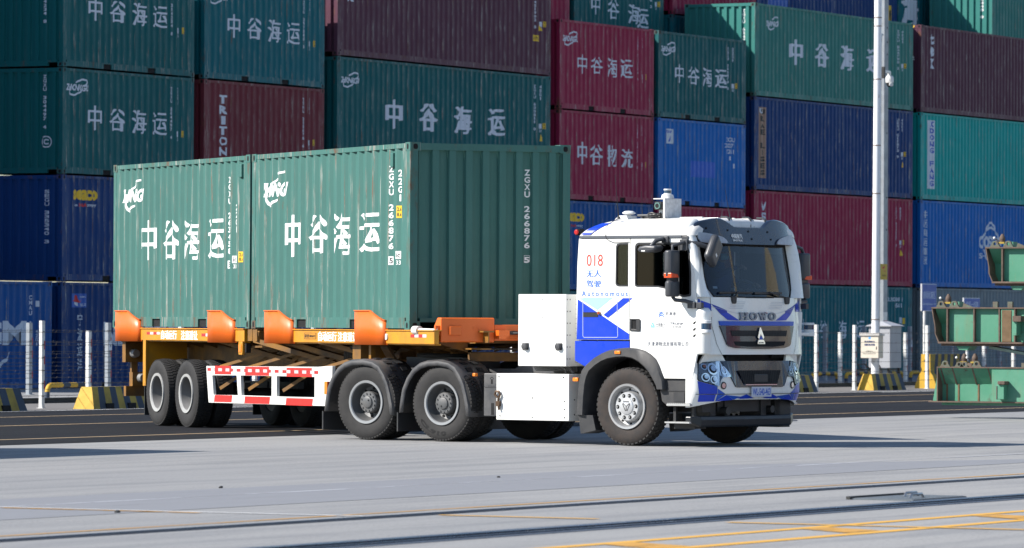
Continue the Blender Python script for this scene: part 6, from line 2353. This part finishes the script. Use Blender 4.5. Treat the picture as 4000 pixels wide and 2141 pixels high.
def barrier(x, y, label, tall=False, L=2.0, stripes=8):
    t = empty('concrete_barrier', (x, y, 0), 0, label, 'barrier', 'striped concrete barriers along the road')
    if not tall:
        prof = [(-0.23, 0), (0.23, 0), (0.115, 0.415), (-0.115, 0.415)]
    else:
        prof = [(-0.305, 0), (0.305, 0), (0.305, 0.06), (0.20, 0.34), (0.135, 0.42), (0.125, 0.89), (-0.125, 0.89), (-0.135, 0.42), (-0.20, 0.34), (-0.305, 0.06)]
    n = 26
    b = MB()
    slope = 0.10 if not tall else 0.0
    zt = prof[2][1] if not tall else 0.89

    def P(u, k, jit=0.0):
        yy, z = prof[k]
        xx = slope * z / zt + u * (L - 2 * slope * z / zt)
        return (xx, yy, z)
    m = len(prof)
    for s in range(stripes):
        u0, u1 = s / stripes, (s + 1) / stripes
        if not tall:
            # forklift notches under two of the stripes are near-black boxes added below, their shade painted in
            mat = bar_yellow2 if s % 2 == 0 else bar_navy
        else:
            mat = bar_yellow2 if s % 2 == 0 else bar_navy
        sk = 0.14 if tall else 0.0
        vs = []
        for u in (u0, u1):
            for k in range(m):
                p = P(u, k)
                off = sk * (p[2] / zt) ** 1.3 if (0 < u < 1 and tall) else 0
                vs.append((p[0] + off, p[1], p[2]))
        b.add(vs, [(k, (k + 1) % m, (k + 1) % m + m, k + m) for k in range(m)], mat)
    b.add([P(0, k) for k in range(m)], [tuple(range(m))], bar_yellow)
    b.add([P(1, k) for k in range(m)], [tuple(range(m))[::-1]], bar_yellow)
    o = b.build('block', parent=t, smooth=0)
    if tall:
        h = MB()
        for z in (0.44, 0.72):
            h.cyl((-0.002, 0.03, z), (0.01, 0.03, z), 0.022, n=10)
        h.build('lifting_hole', hole_mat, t)
        MB().box(-0.004, 0.02, -0.10, -0.02, 0.0, 0.05).build('chipped_base', white_guard, t, smooth=0)
    else:
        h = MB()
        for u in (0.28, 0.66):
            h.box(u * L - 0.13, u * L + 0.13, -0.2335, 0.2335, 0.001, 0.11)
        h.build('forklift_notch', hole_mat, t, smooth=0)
    return t


barrier(-29.05, -16.75, 'low yellow and navy striped barrier cut by the left edge of the picture')
barrier(-24.80, -16.72, 'low striped barrier with a bright yellow end, behind the rear trailer wheels', stripes=9)
barrier(6.55, -16.05, 'low striped barrier mostly hidden behind the front corner of the cab', stripes=8)
barrier(12.30, -15.85, 'low yellow and navy striped barrier in front of the white light pole')
barrier(17.30, -15.30, 'tall striped jersey barrier with a wide sunlit yellow end, left of the green beams', True, 2.2, 11)


def fence(posts, y, h, mat, label, wires, x0, x1, plates=(), tape=True, w=0.045):
    t = empty('wire_fence', (posts[0], y, 0), 0, label, 'fence', 'barbed wire fences in front of the stacks')
    for i, x in enumerate(posts):
        b = MB()
        k = w * 0.35
        dx = x - posts[0]
        b.prism([(dx - w + k, -w), (dx + w - k, -w), (dx + w, -w + k), (dx + w, w - k), (dx + w - k, w), (dx - w + k, w), (dx - w, w - k), (dx - w, -w + k)], 'z', 0, h + rnd.uniform(-0.01, 0.01))
        b.box(dx - w * 1.5, dx + w * 1.5, -w * 1.5, w * 1.5, 0, 0.012)
        p = b.build('post', mat, t, smooth=0)
        b = MB()
        for kz in range(int(h / 0.24)):
            b.box(dx - w - 0.012, dx + w * 0.4, -w - 0.006, -w, 0.22 + 0.24 * kz, 0.235 + 0.24 * kz)
        b.build('wire_tie', wire_mat, p, smooth=0)
        if tape:
            M = Marks()
            for z in (0.36, 0.82, 1.10):
                M.rect(dx + w - 0.045, z, dx + w - 0.008, z + 0.16, post_red)
            M.build('reflective_tape', lambda a, bb, q: (a, -w - 0.0015, bb), p)
        if i in plates:
            M = Marks().rect(dx - w, h - 0.62, dx + w, h - 0.40, white_sheet).text('%d' % (i + 3), dx - 0.02, h - 0.56, dx + 0.02, h - 0.48, k_mark, 0.04)
            M.build('number_plate', lambda a, bb, q: (a, -w - 0.003 - 0.001 * q, bb), p)
    for kz in range(wires):
        z = 0.228 + 0.24 * kz
        b = MB()
        pts = []
        n = int((x1 - x0) / 1.4)
        for j in range(n + 1):
            pts.append((x0 + (x1 - x0) * j / n - posts[0], -w - 0.004 + rnd.uniform(-0.01, 0.01), z + rnd.uniform(-0.012, 0.012)))
        b.tube(pts, 0.0045, 5)
        for j in range(int((x1 - x0) / 0.45)):
            x = x0 + 0.45 * j - posts[0]
            b.beam((x - 0.02, -w - 0.004, z - 0.02), (x + 0.02, -w - 0.004, z + 0.02), 0.004, 0.004)
        b.build('wire', wire_mat, t, smooth=0)
    return t


fence([-24.5, -19.6, -14.5, -9.6, -4.8, 0.2, 5.0, 9.91, 12.18, 16.71, 22.46], -15.6, 1.63, post_white, 'barbed wire fence with the tallest sunlit white posts, nearest to the road', 6, -34, 34)
fence([-28.0, -14.71, -8.0, -2.0, 4.0, 10.0, 16.4, 22.94, 27.35, 33.0], -10.3, 1.43, post_white, 'wire fence with the shorter white posts, middle of the three fences', 5, -34, 44, (7, 8), True, 0.05)
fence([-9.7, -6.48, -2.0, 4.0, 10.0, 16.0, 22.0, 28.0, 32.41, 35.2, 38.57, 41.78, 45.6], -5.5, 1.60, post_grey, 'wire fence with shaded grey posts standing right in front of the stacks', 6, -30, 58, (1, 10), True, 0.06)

for i, (x, lb) in enumerate(((-15.5, 'yellow and black hoop barrier behind the trailer, at the far left'), (22.2, 'yellow and black hoop barrier nearest to the right of the cab'), (24.45, 'yellow and black hoop barrier just left of the control box pole'),
                             (26.65, 'yellow and black hoop barrier behind the low striped barrier at the pole'), (28.85, 'yellow and black hoop barrier beside the tall yellow jersey barrier'))):
    t = empty('hoop_barrier', (x, -9.8, 0), 0, lb, 'barrier', 'low pipe hoops beside the crane rail')
    L, H_, r = 1.65, 0.30, 0.052
    path = [(0, 0, 0), (0, 0, H_ - 0.14)]
    path += [(0.14 - 0.14 * math.cos(R(a)), 0, H_ - 0.14 + 0.14 * math.sin(R(a))) for a in (22, 45, 67, 90)]
    nseg = 10
    path += [(0.14 + (L - 0.28) * k / nseg, 0, H_) for k in range(1, nseg + 1)]
    path += [(L - 0.14 + 0.14 * math.sin(R(a)), 0, H_ - 0.14 + 0.14 * math.cos(R(a))) for a in (22, 45, 67, 90)]
    path += [(L, 0, 0)]
    b = MB()
    b.tube(path, r, 10)
    b.mats = [bar_yellow, bar_navy]
    per = 10
    for f in range(len(b.f) - 2):
        seg = f // per
        b.m[f] = 1 if (seg == 0 or seg >= len(path) - 2 or (6 <= seg < len(path) - 6 and ((seg - 6) // 2) % 2 == 1)) else 0
    b.build('hoop', parent=t)

# light pole with what hangs on it
pole = empty('light_pole', (17.02, -14.0, 0), 0, 'tall white rust-stained round pole right of the cab, cut by the top edge', 'pole')


def pole_material():
    m = NT('pole_paint')
    v = m.coord((6, 6, 1.6))
    n1 = m.noise(v, 1.0, 8, 0.72)
    ring = m.noise(m.coord((0.3, 0.3, 2.2)), 1.0, 2, 0.5)
    col = m.mix(m.ramp(n1, 0.45, 0.75, 0, 0.3), (0.80, 0.81, 0.83), (0.6, 0.6, 0.6))
    col = m.mix(m.math('MULTIPLY', m.ramp(n1, 0.60, 0.68), m.ramp(ring, 0.48, 0.60)), col, (0.24, 0.13, 0.07))
    m.base(col)
    m.p(Roughness=0.45)
    return m.m


pm_ = pole_material()
b = MB()
b.cyl((-0.03, 0, 0), (0.16, 0, 16.0), 0.092, 0.098, n=28)
b.build('shaft', pm_, pole, smooth=40)
b = MB()
for z in (1.78, 5.05, 6.3, 8.02, 9.4, 9.62):
    b.lathe([(0.10, z - 0.012), (0.106, z), (0.10, z + 0.012)], (-0.03 + 0.19 * z / 16, 0, 0), 'z', 24)
b.build('band', simple('rusty_band', (0.22, 0.14, 0.09), 0.7, dirt=0.4), pole)
b = MB()
b.tube([(0.10, -0.05, 0.3), (0.115, -0.06, 2.0), (0.13, -0.06, 5.0), (0.16, -0.06, 8.9), (0.175, -0.06, 9.12), (0.24, -0.05, 9.2), (0.31, -0.05, 9.18)], 0.018, 8, post_white)
b.tube([(0.14, -0.02, 0.6), (0.15, -0.04, 1.6), (0.13, -0.05, 4.0), (0.17, -0.05, 6.5), (0.16, -0.04, 8.0), (0.2, 0.0, 9.0)], 0.012, 6, hose_black)
b.build('conduit', parent=pole)
camh = empty('security_camera', (17.46, -14.0, 8.0), 0, 'white dome security camera on an arm of the light pole', 'camera')
camw = simple('camera_white', (0.74, 0.74, 0.72), 0.35)
b = MB()
b.box(-0.08, 0.0, -0.06, 0.06, 0.06, 0.36, dark_steel)
b.beam((0.0, 0, 0.24), (0.40, 0, 0.24), 0.07, 0.06, camw)
b.cyl((0.38, 0, 0.24), (0.38, 0, 0.14), 0.045, n=14, mat=camw)
b.build('bracket', parent=camh, smooth=40, bevel=0.006)
b = MB()
b.lathe([(0.0, 0.15), (0.075, 0.145), (0.105, 0.10), (0.108, 0.0), (0.10, -0.04), (0.0, -0.04)], (0.40, 0, 0.0), 'z', 24)
b.build('housing', camw, camh, smooth=40)
b = MB()
b.lathe([(0.0, -0.15), (0.05, -0.14), (0.085, -0.09), (0.09, -0.04)], (0.40, 0, 0), 'z', 24, hole_mat)
b.cyl((0.36, -0.05, -0.08), (0.30, -0.10, -0.09), 0.05, n=16, mat=camw)
b.build('lens_ball', parent=camh, smooth=40)

t = empty('control_box', (16.55, -14.3, 0.78), 0, 'cream control box with blue characters mounted on the foot of the light pole', 'box')
cream = simple('box_cream', (0.66, 0.60, 0.50), 0.5, dirt=0.2, scale=5, dirtcol=(0.40, 0.36, 0.30))
b = MB()
b.box(0.0, 0.30, 0.0, 0.50, 0.0, 0.58)
cb = b.build('case', cream, t, smooth=0, bevel=0.008)
b = MB()
b.prism([(-0.03, 0.58), (0.33, 0.58), (0.33, 0.615), (-0.03, 0.655)], 'y', -0.03, 0.53)
b.build('lid', simple('lid_grey', (0.52, 0.50, 0.47), 0.5, dirt=0.3), t, smooth=0)
M = Marks().text('集装箱码头', 0.10, 0.40, 0.40, 0.45, b_mark, 0.03).text('消防监控箱', 0.10, 0.32, 0.40, 0.37, b_mark, 0.03).ring(0.25, 0.52, 0.0, 0.035, simple('logo_sky_blue', (0.10, 0.38, 0.85), 0.5), 16).text('火警电话', 0.14, 0.16, 0.34, 0.195, grey_plastic, 0.01).text('022-2570119', 0.06, 0.10, 0.42, 0.135, grey_plastic, 0.01)
M.rect(0.43, 0.22, 0.455, 0.30, hole_mat)
M.build('lettering', lambda a, bb, k: (-0.0015, 0.50 - a, bb), cb)
b = MB()
b.box(0.25, 0.62, 0.20, 0.26, 0.10, 0.14)
b.box(0.25, 0.62, 0.20, 0.26, 0.44, 0.48)
b.build('mount', dark_steel, t, smooth=0)

t = empty('electrical_cabinet', (19.76, -13.2, 0), 0, 'grey electrical cabinet with a pitched lid behind the light pole', 'cabinet')
cgrey = simple('cabinet_grey', (0.36, 0.37, 0.40), 0.5, dirt=0.2, scale=3, dirtcol=(0.25, 0.25, 0.26))
b = MB()
b.box(0.0, 0.74, 0.0, 0.62, 0.50, 1.62)
cc = b.build('case', cgrey, t, smooth=0, bevel=0.008)
b = MB()
b.add([(-0.06, -0.06, 1.62), (0.80, -0.06, 1.62), (0.80, 0.68, 1.62), (-0.06, 0.68, 1.62), (0.15, 0.31, 1.74), (0.60, 0.31, 1.74)], [(0, 1, 5, 4), (1, 2, 5), (2, 3, 4, 5), (3, 0, 4), (3, 2, 1, 0)])
b.box(-0.06, 0.80, -0.06, 0.68, 1.60, 1.622)
b.build('lid', cgrey, t, smooth=0)
b = MB()
for x in (0.05, 0.69):
    for y in (0.05, 0.57):
        b.box(x - 0.03, x + 0.03, y - 0.03, y + 0.03, 0, 0.5)
b.box(-2.9, 0.7, 0.05, 0.10, 0.44, 0.48)
b.tube([(-2.3, 0.0, 1.1), (-1.2, 0.02, 0.9), (-0.5, 0.05, 0.52), (-0.9, 0.05, 0.38), (-1.6, 0.02, 0.62), (-2.2, 0, 0.6)], 0.02, 6)
b.tube([(-2.4, 0.0, 0.8), (-1.9, 0.0, 0.5), (-1.5, 0.05, 0.45)], 0.015, 6)
b.build('stand', dark_steel, t, smooth=40)
gp = empty('steel_column', (26.45, -10.0, 0), 0, 'grey square steel column standing behind the white light pole', 'column')
b = MB()
b.box(-0.14, 0.14, -0.08, 0.08, 0, 16)
b.build('shaft', post_grey, gp, smooth=0)
M = Marks().rect(-0.14, 1.42, 0.14, 2.0, post_white).rect(-0.14, 1.6, 0.14, 1.76, post_red)
for z in (8.55, 9.2, 9.55, 9.95, 7.0, 5.2, 4.3):
    M.ring(0.06, z, 0.0, 0.03, hole_mat, 10)
M.build('marking_band', lambda a, bb, k: (a, -0.0815 - 0.001 * k, bb), gp)


def sign(x, y, w, z0, z1, label, marks, post_dx):
    t = empty('road_sign', (x, y, 0), 0, label, 'sign', 'blue yard signs')
    b = MB()
    b.box(0, w, -0.045, 0.0, z0, z1)
    p = b.build('panel', simple('sign_edge', (0.55, 0.56, 0.58), 0.5), t, smooth=0, bevel=0.006)
    M = Marks().rect(0.005, z0 + 0.005, w - 0.005, z1 - 0.005, simple('sign_pale', (0.35, 0.45, 0.62), 0.5)).rect(0.02, z0 + 0.02, w - 0.02, z1 - 0.02, simple('sign_blue', (0.008, 0.07, 0.40), 0.45))
    marks(M)
    M.build('lettering', lambda a, bb, k: (a, -0.0465 - 0.001 * k, bb), p)
    b = MB()
    b.cyl((post_dx, 0.04, 0), (post_dx, 0.04, z1 - 0.05), 0.036, n=14)
    b.build('post', post_white, t)
    return t


sgn = simple('sign_white', (0.45, 0.55, 0.75), 0.5)
sign(22.67, -12.8, 0.98, 2.02, 2.76, 'blue sign reading automated container area, left of the green beams', lambda M: M.text('自动化箱区', 0.10, 2.36, 0.90, 2.56, sgn, 0.02).text('Automated Container Yard', 0.06, 2.19, 0.92, 2.25, sgn, 0.01), 0.36)
sign(25.55, -12.8, 1.12, 1.85, 2.40, 'small blue sign half hidden behind the middle green beam', lambda M: M.text('北区一线路', 0.14, 2.14, 1.0, 2.30, sgn, 0.02), 0.42)
ys_ = empty('warning_sign', (17.42, -13.9, 2.82), 0, 'yellow warning sign with red symbols strapped to the light pole', 'sign')
b = MB()
b.box(0, 0.54, -0.012, 0, 0, 0.41)
p = b.build('panel', simple('sign_yellow', (0.55, 0.36, 0.01), 0.5, dirt=0.1), ys_, smooth=0)
M = Marks().poly([(0.22, 0.28), (0.36, 0.30), (0.38, 0.36), (0.24, 0.33)], r_mark).stroke([(0.28, 0.24), (0.40, 0.21), (0.44, 0.25)], 0.014, r_mark).stroke([(0.40, 0.25), (0.42, 0.17)], 0.012, r_mark).text('注意安全', 0.2, 0.09, 0.46, 0.13, k_mark, 0.02)
M.build('lettering', lambda a, bb, k: (a, -0.0135 - 0.001 * k, bb), p)
MB().box(-0.32, 0.06, 0.0, 0.03, 0.18, 0.22).build('strap', dark_steel, ys_, smooth=0)

# ------------------------------------------------------------------ green lifting beams at the right edge


def green_material():
    m = NT('beam_green')
    v = m.coord((1, 1, 1))
    run = m.noise(m.coord((7.0, 7.0, 0.9)), 1.0, 5, 0.65)
    n1 = m.noise(v, 3.2, 8, 0.75)
    big = m.noise(v, 1.3, 4, 0.6)
    col = m.mix(m.ramp(big, 0.35, 0.7), (0.050, 0.225, 0.135), (0.10, 0.27, 0.18))
    col = m.mix(m.ramp(run, 0.56, 0.78, 0, 0.6), col, (0.17, 0.18, 0.085))
    col = m.mix(m.math('MULTIPLY', m.ramp(n1, 0.60, 0.68), m.ramp(run, 0.35, 0.6, 0.4, 1)), col, (0.08, 0.042, 0.027))
    m.base(col)
    m.p(Roughness=0.6)
    m.bump(n1, 0.3, 0.01)
    return m.m


green_p = green_material()
rust_edge = simple('rusty_edge', (0.085, 0.058, 0.045), 0.85, dirt=0.5, scale=9, dirtcol=(0.17, 0.12, 0.09))
rust_green = simple('lug_rusty_green', (0.10, 0.13, 0.095), 0.8, dirt=0.6, scale=14, dirtcol=(0.12, 0.085, 0.065))
BX, BY = -21.5, -32.3


def beam_thing(label, name_extra=None):
    return empty('lifting_beam', (BX, BY, 0), R(-90), label, 'steel beam', 'green lifting beams at the right edge')
    # local x runs along -Y (to the right in the picture), local y along +X (away), z up


def lug(b, x, z, w=0.16, h=0.11):
    pts = [(x - w * 0.62, z), (x - w * 0.40, z + h * 0.45), (x - w * 0.33, z + h * 0.8), (x - w * 0.15, z + h), (x + w * 0.15, z + h), (x + w * 0.33, z + h * 0.8), (x + w * 0.40, z + h * 0.45), (x + w * 0.62, z)]
    hole = [(x + w * 0.18 * math.cos(R(a)), z + h * 0.52 + w * 0.18 * math.sin(R(a))) for a in range(0, 360, 30)]
    b.plate(pts, [hole], 0.02, 0.07, rust_green)


def twistlock(parent, x, z, y=0.12):
    b = MB()
    b.lathe([(0.0, 0.155), (0.02, 0.15), (0.045, 0.10), (0.055, 0.06), (0.05, 0.05), (0.05, 0.0), (0.0, 0.0)], (x, y, z), 'z', 16, rust_edge)
    b.box(x - 0.06, x + 0.06, y - 0.06, y + 0.06, z - 0.02, z + 0.012, bar_yellow2)
    b.cyl((x - 0.04, y - 0.02, z + 0.02), (x - 0.12, y - 0.06, z + 0.075), 0.008, n=8, mat=rust_edge)
    ob = b.build('twistlock', parent=parent, smooth=40)
    bm = MB()
    bm.lathe([(0.0, 0.024), (0.017, 0.017), (0.024, 0.0), (0.017, -0.017), (0.0, -0.024)], (x - 0.125, y - 0.062, z + 0.08), 'z', 12)
    bm.build('lever_knob', white_guard, ob)


def flanged(b, x0, x1, z, t=0.022, y0=-0.02, y1=0.62):
    b.box(x0, x1, y0, y1, z - t / 2, z + t / 2, rust_edge)


LEN = 4.2
# lowest
t = beam_thing('lowest green rusty steel beam, close to the ground, with a row of slanted pockets')
b = MB()
b.box(0.14, LEN, 0.21, 0.60, 0.30, 0.60, green_p)
b.prism([(0.0, 0.88), (0.21, 0.60), (0.60, 0.60), (0.60, 0.88)], 'x', 0.14, 1.17, green_p)
b.box(1.17, LEN, 0.0, 0.60, 0.30, 0.88, green_p)
b.prism([(0.04, 0.30), (0.14, 0.88), (0.14, 0.30)], 'y', 0.03, 0.05, green_p)
b.build('web', parent=t, smooth=0)
b = MB()
flanged(b, -0.03, LEN, 0.287)
flanged(b, 0.13, LEN, 0.892, 0.02)
b.box(0.18, LEN, 0.10, 0.50, 0.228, 0.276, green_p)
b.build('flange', parent=t, smooth=0)
b = MB()
for x in (0.20, 0.42, 0.80, 1.10):
    b.prism([(-0.005, 0.88), (0.20, 0.59), (0.22, 0.60), (0.20, 0.88)], 'x', x - 0.012, x + 0.012, rust_edge)
    b.box(x + 0.02, x + 0.05, 0.200, 0.210, 0.30, 0.60, simple('rust_run', (0.16, 0.10, 0.05), 0.8, dirt=0.4))
b.box(0.125, 0.145, -0.005, 0.60, 0.29, 0.89, rust_edge)
b.build('gusset', parent=t, smooth=0)
b = MB()
b.box(1.33, 1.47, -0.16, 0.0, 0.34, 0.60, green_p)
b.box(1.36, 1.50, -0.20, 0.0, 0.60, 0.66, rust_edge)
b.box(1.32, 1.345, -0.17, 0.0, 0.34, 0.58, rust_green)
b.build('side_bracket', parent=t, smooth=0, bevel=0.01)
b = MB()
lug(b, 0.27, 0.90)
lug(b, 0.87, 0.90)
lug(b, 0.54, 0.90, 0.15, 0.09)
lug(b, 0.64, 0.90, 0.15, 0.09)
b.box(0.70, 0.78, 0.02, 0.10, 0.90, 0.97, rust_edge)
b.box(1.72, 1.80, 0.02, 0.10, 0.90, 0.98, rust_green)
b.build('lug', parent=t, smooth=0)
twistlock(t, 0.60, 0.985)
twistlock(t, 0.80, 0.985)
b = MB()
for x in (2.2, 3.6):
    b.box(x, x + 0.35, 0.12, 0.48, 0.0, 0.228)
tag(b.build('timber_block', simple('timber', (0.10, 0.075, 0.05), 0.9), smooth=0), 'dark timber bearer under the lowest green beam', 'timber')
tb_ = bpy.data.objects['timber_block']
tb_.location = (BX, BY, 0)
tb_.rotation_euler = (0, 0, R(-90))


def upper_beam(label, z0, z1, x_off, panels):
    t = beam_thing(label)
    b = MB()
    H_ = z1 - z0
    # slanted pocket at the end
    b.prism([(0.02, z1), (0.26, z0 + H_ * 0.55), (0.26, z0), (0.60, z0), (0.60, z1)], 'x', x_off + 0.06, x_off + 0.31, green_p)
    b.box(x_off + 0.31, LEN, 0.07, 0.60, z0, z1, green_p)
    b.build('web', parent=t, smooth=0)
    b = MB()
    flanged(b, x_off, LEN, z1 + 0.008, 0.024)
    flanged(b, x_off + 0.13, LEN, z0 - 0.008, 0.03)
    b.box(x_off + 0.16, LEN, 0.06, 0.58, z0 - 0.065, z0 - 0.023, rust_edge)
    b.build('flange', parent=t, smooth=0)
    b = MB()
    b.prism([(x_off + 0.0, z1), (x_off + 0.06, z0 + 0.45 * H_), (x_off + 0.065, z0 + 0.25 * H_), (x_off + 0.13, z0), (x_off + 0.15, z0), (x_off + 0.085, z0 + 0.25 * H_), (x_off + 0.08, z0 + 0.45 * H_), (x_off + 0.02, z1)], 'y', -0.01, 0.60, rust_edge)
    b.add([(x_off + 0.05, 0.24, z1), (x_off + 0.12, 0.24, z0)], [], None)
    for x in panels:
        b.box(x - 0.012, x + 0.012, -0.01, 0.08, z0, z1, rust_edge)
    b.build('stiffener', parent=t, smooth=0)
    b = MB()
    lug(b, x_off + 0.17, z1 + 0.02)
    lug(b, x_off + 0.42, z1 + 0.02)
    b.prism([(x_off + 0.58, z1 + 0.02), (x_off + 0.78, z1 + 0.02), (x_off + 0.60, z1 + 0.09)], 'y', 0.02, 0.07, rust_green)
    b.box(x_off + 0.22, x_off + 0.40, 0.30, 0.50, z1 + 0.02, z1 + 0.12, green_p)
    for x in (x_off + 1.2, x_off + 1.48):
        b.box(x - 0.045, x + 0.045, 0.02, 0.08, z1 + 0.02, z1 + 0.12, rust_green)
    b.build('lug', parent=t, smooth=0)
    twistlock(t, x_off + 0.27, z1 + 0.10)
    b = MB()
    b.prism([(x_off + 0.44, z0 - 0.065), (x_off + 0.50, z0 - 0.14), (x_off + 0.66, z0 - 0.145), (x_off + 0.72, z0 - 0.065)], 'y', 0.06, 0.40, green_p)
    b.build('guide_shoe', parent=t, smooth=0, bevel=0.01)
    return t


t = upper_beam('middle green rusty steel beam with square panels, above the lowest one', 1.335, 1.93, 0.02, (0.32, 0.83, 1.31, 1.60))
b = MB()
b.box(1.34, 1.60, 0.0, 0.07, 1.345, 1.92, green_p)
b.box(1.36, 1.54, -0.01, 0.0, 1.345, 1.90, simple('rust_run', (0.16, 0.10, 0.05), 0.8))
b.box(1.62, 1.70, -0.16, 0.05, 1.46, 1.70, green_p)
b.box(1.64, 1.80, -0.2, 0.05, 1.70, 1.80, rust_edge)
b.beam((1.05, 0.30, 1.25), (2.2, 0.30, 1.06), 0.30, 0.05, simple('pale_green', (0.22, 0.30, 0.24), 0.6, dirt=0.3))
b.build('side_bracket', parent=t, smooth=0, bevel=0.008)
upper_beam('topmost green rusty steel beam, only its slanted end in view at the right edge', 2.395, 2.985, 1.04, (1.36, 1.95))
st = empty('beam_stand', (BX, BY, 0), R(-90), 'steel stand outside the right edge carrying the green beams', 'stand')
b = MB()
for x in (2.6, 3.9):
    b.box(x - 0.10, x + 0.10, 0.62, 0.80, 0, 3.1)
    for z in (1.22, 2.28):
        b.box(x - 0.08, x + 0.08, 0.02, 0.62, z, z + 0.045)
    b.box(x - 0.3, x + 0.3, 0.5, 1.0, 0, 0.03)
b.build('frame', dark_steel, st, smooth=0)

# a parked loaded trailer outside the left edge: its shadow reaches into the picture
pt = copy_tree(trailer)
pt.location = (-53.1, -29.58, 0)
pt.rotation_euler = (0, 0, 0)
pt['label'] = 'parked container trailer outside the left edge, throwing a shadow onto the concrete'
container((-53.1, -29.58 + 1.219, DECK), math.pi, L20, HS, 'green', 'green container on the parked trailer outside the left edge', 'containers on the parked trailer')

# ------------------------------------------------------------------ the berth to the right, outside the picture: it is what the windscreen mirrors
ship = empty('container_ship', (10.0, -96.0, 0), 0, 'container ship at the berth outside the right edge, mirrored in the windscreen', 'ship')
hull = simple('hull_red', (0.14, 0.02, 0.025), 0.6)
b = MB()
b.prism([(-40, 0), (40, 0), (46, 5.0), (-46, 5.0)], 'y', -9, 9)
b.build('hull', hull, ship, smooth=0)
b = MB()
cream_ = simple('superstructure_cream', (0.66, 0.58, 0.42), 0.6)
b.box(14, 24, -8, 8, 5, 21, cream_)
b.box(12, 26, -9, 9, 18, 20.5, cream_)
for k in range(5):
    b.box(13.9, 24.1, -8.1, 8.1, 7.0 + 2.6 * k, 7.2 + 2.6 * k, simple('deck_line', (0.25, 0.24, 0.2), 0.6))
b.build('deckhouse', parent=ship, smooth=0)
b = MB()
b.cyl((-2, 0, 5), (-2, 0, 26), 0.8, n=16)
b.beam((-2, 0, 25), (-18, 0, 30), 0.8, 0.8)
b.build('deck_crane', simple('crane_cream', (0.6, 0.55, 0.42), 0.6), ship)
cols = ['red', 'maroon', 'crimson', 'green', 'red', 'navy', 'maroon', 'red', 'teal']
for i in range(5):
    for t_ in range(3 + (i % 2) + (1 if i > 2 else 0)):
        container((2.0, -104.5 + 2.5 * i, 5.0 + zS * t_), math.pi / 2 * 0, L20, HS, cols[(i * 2 + t_ * 5) % len(cols)], 'container on the ship deck outside the right edge, seen only as a reflection', 'containers aboard the ship')
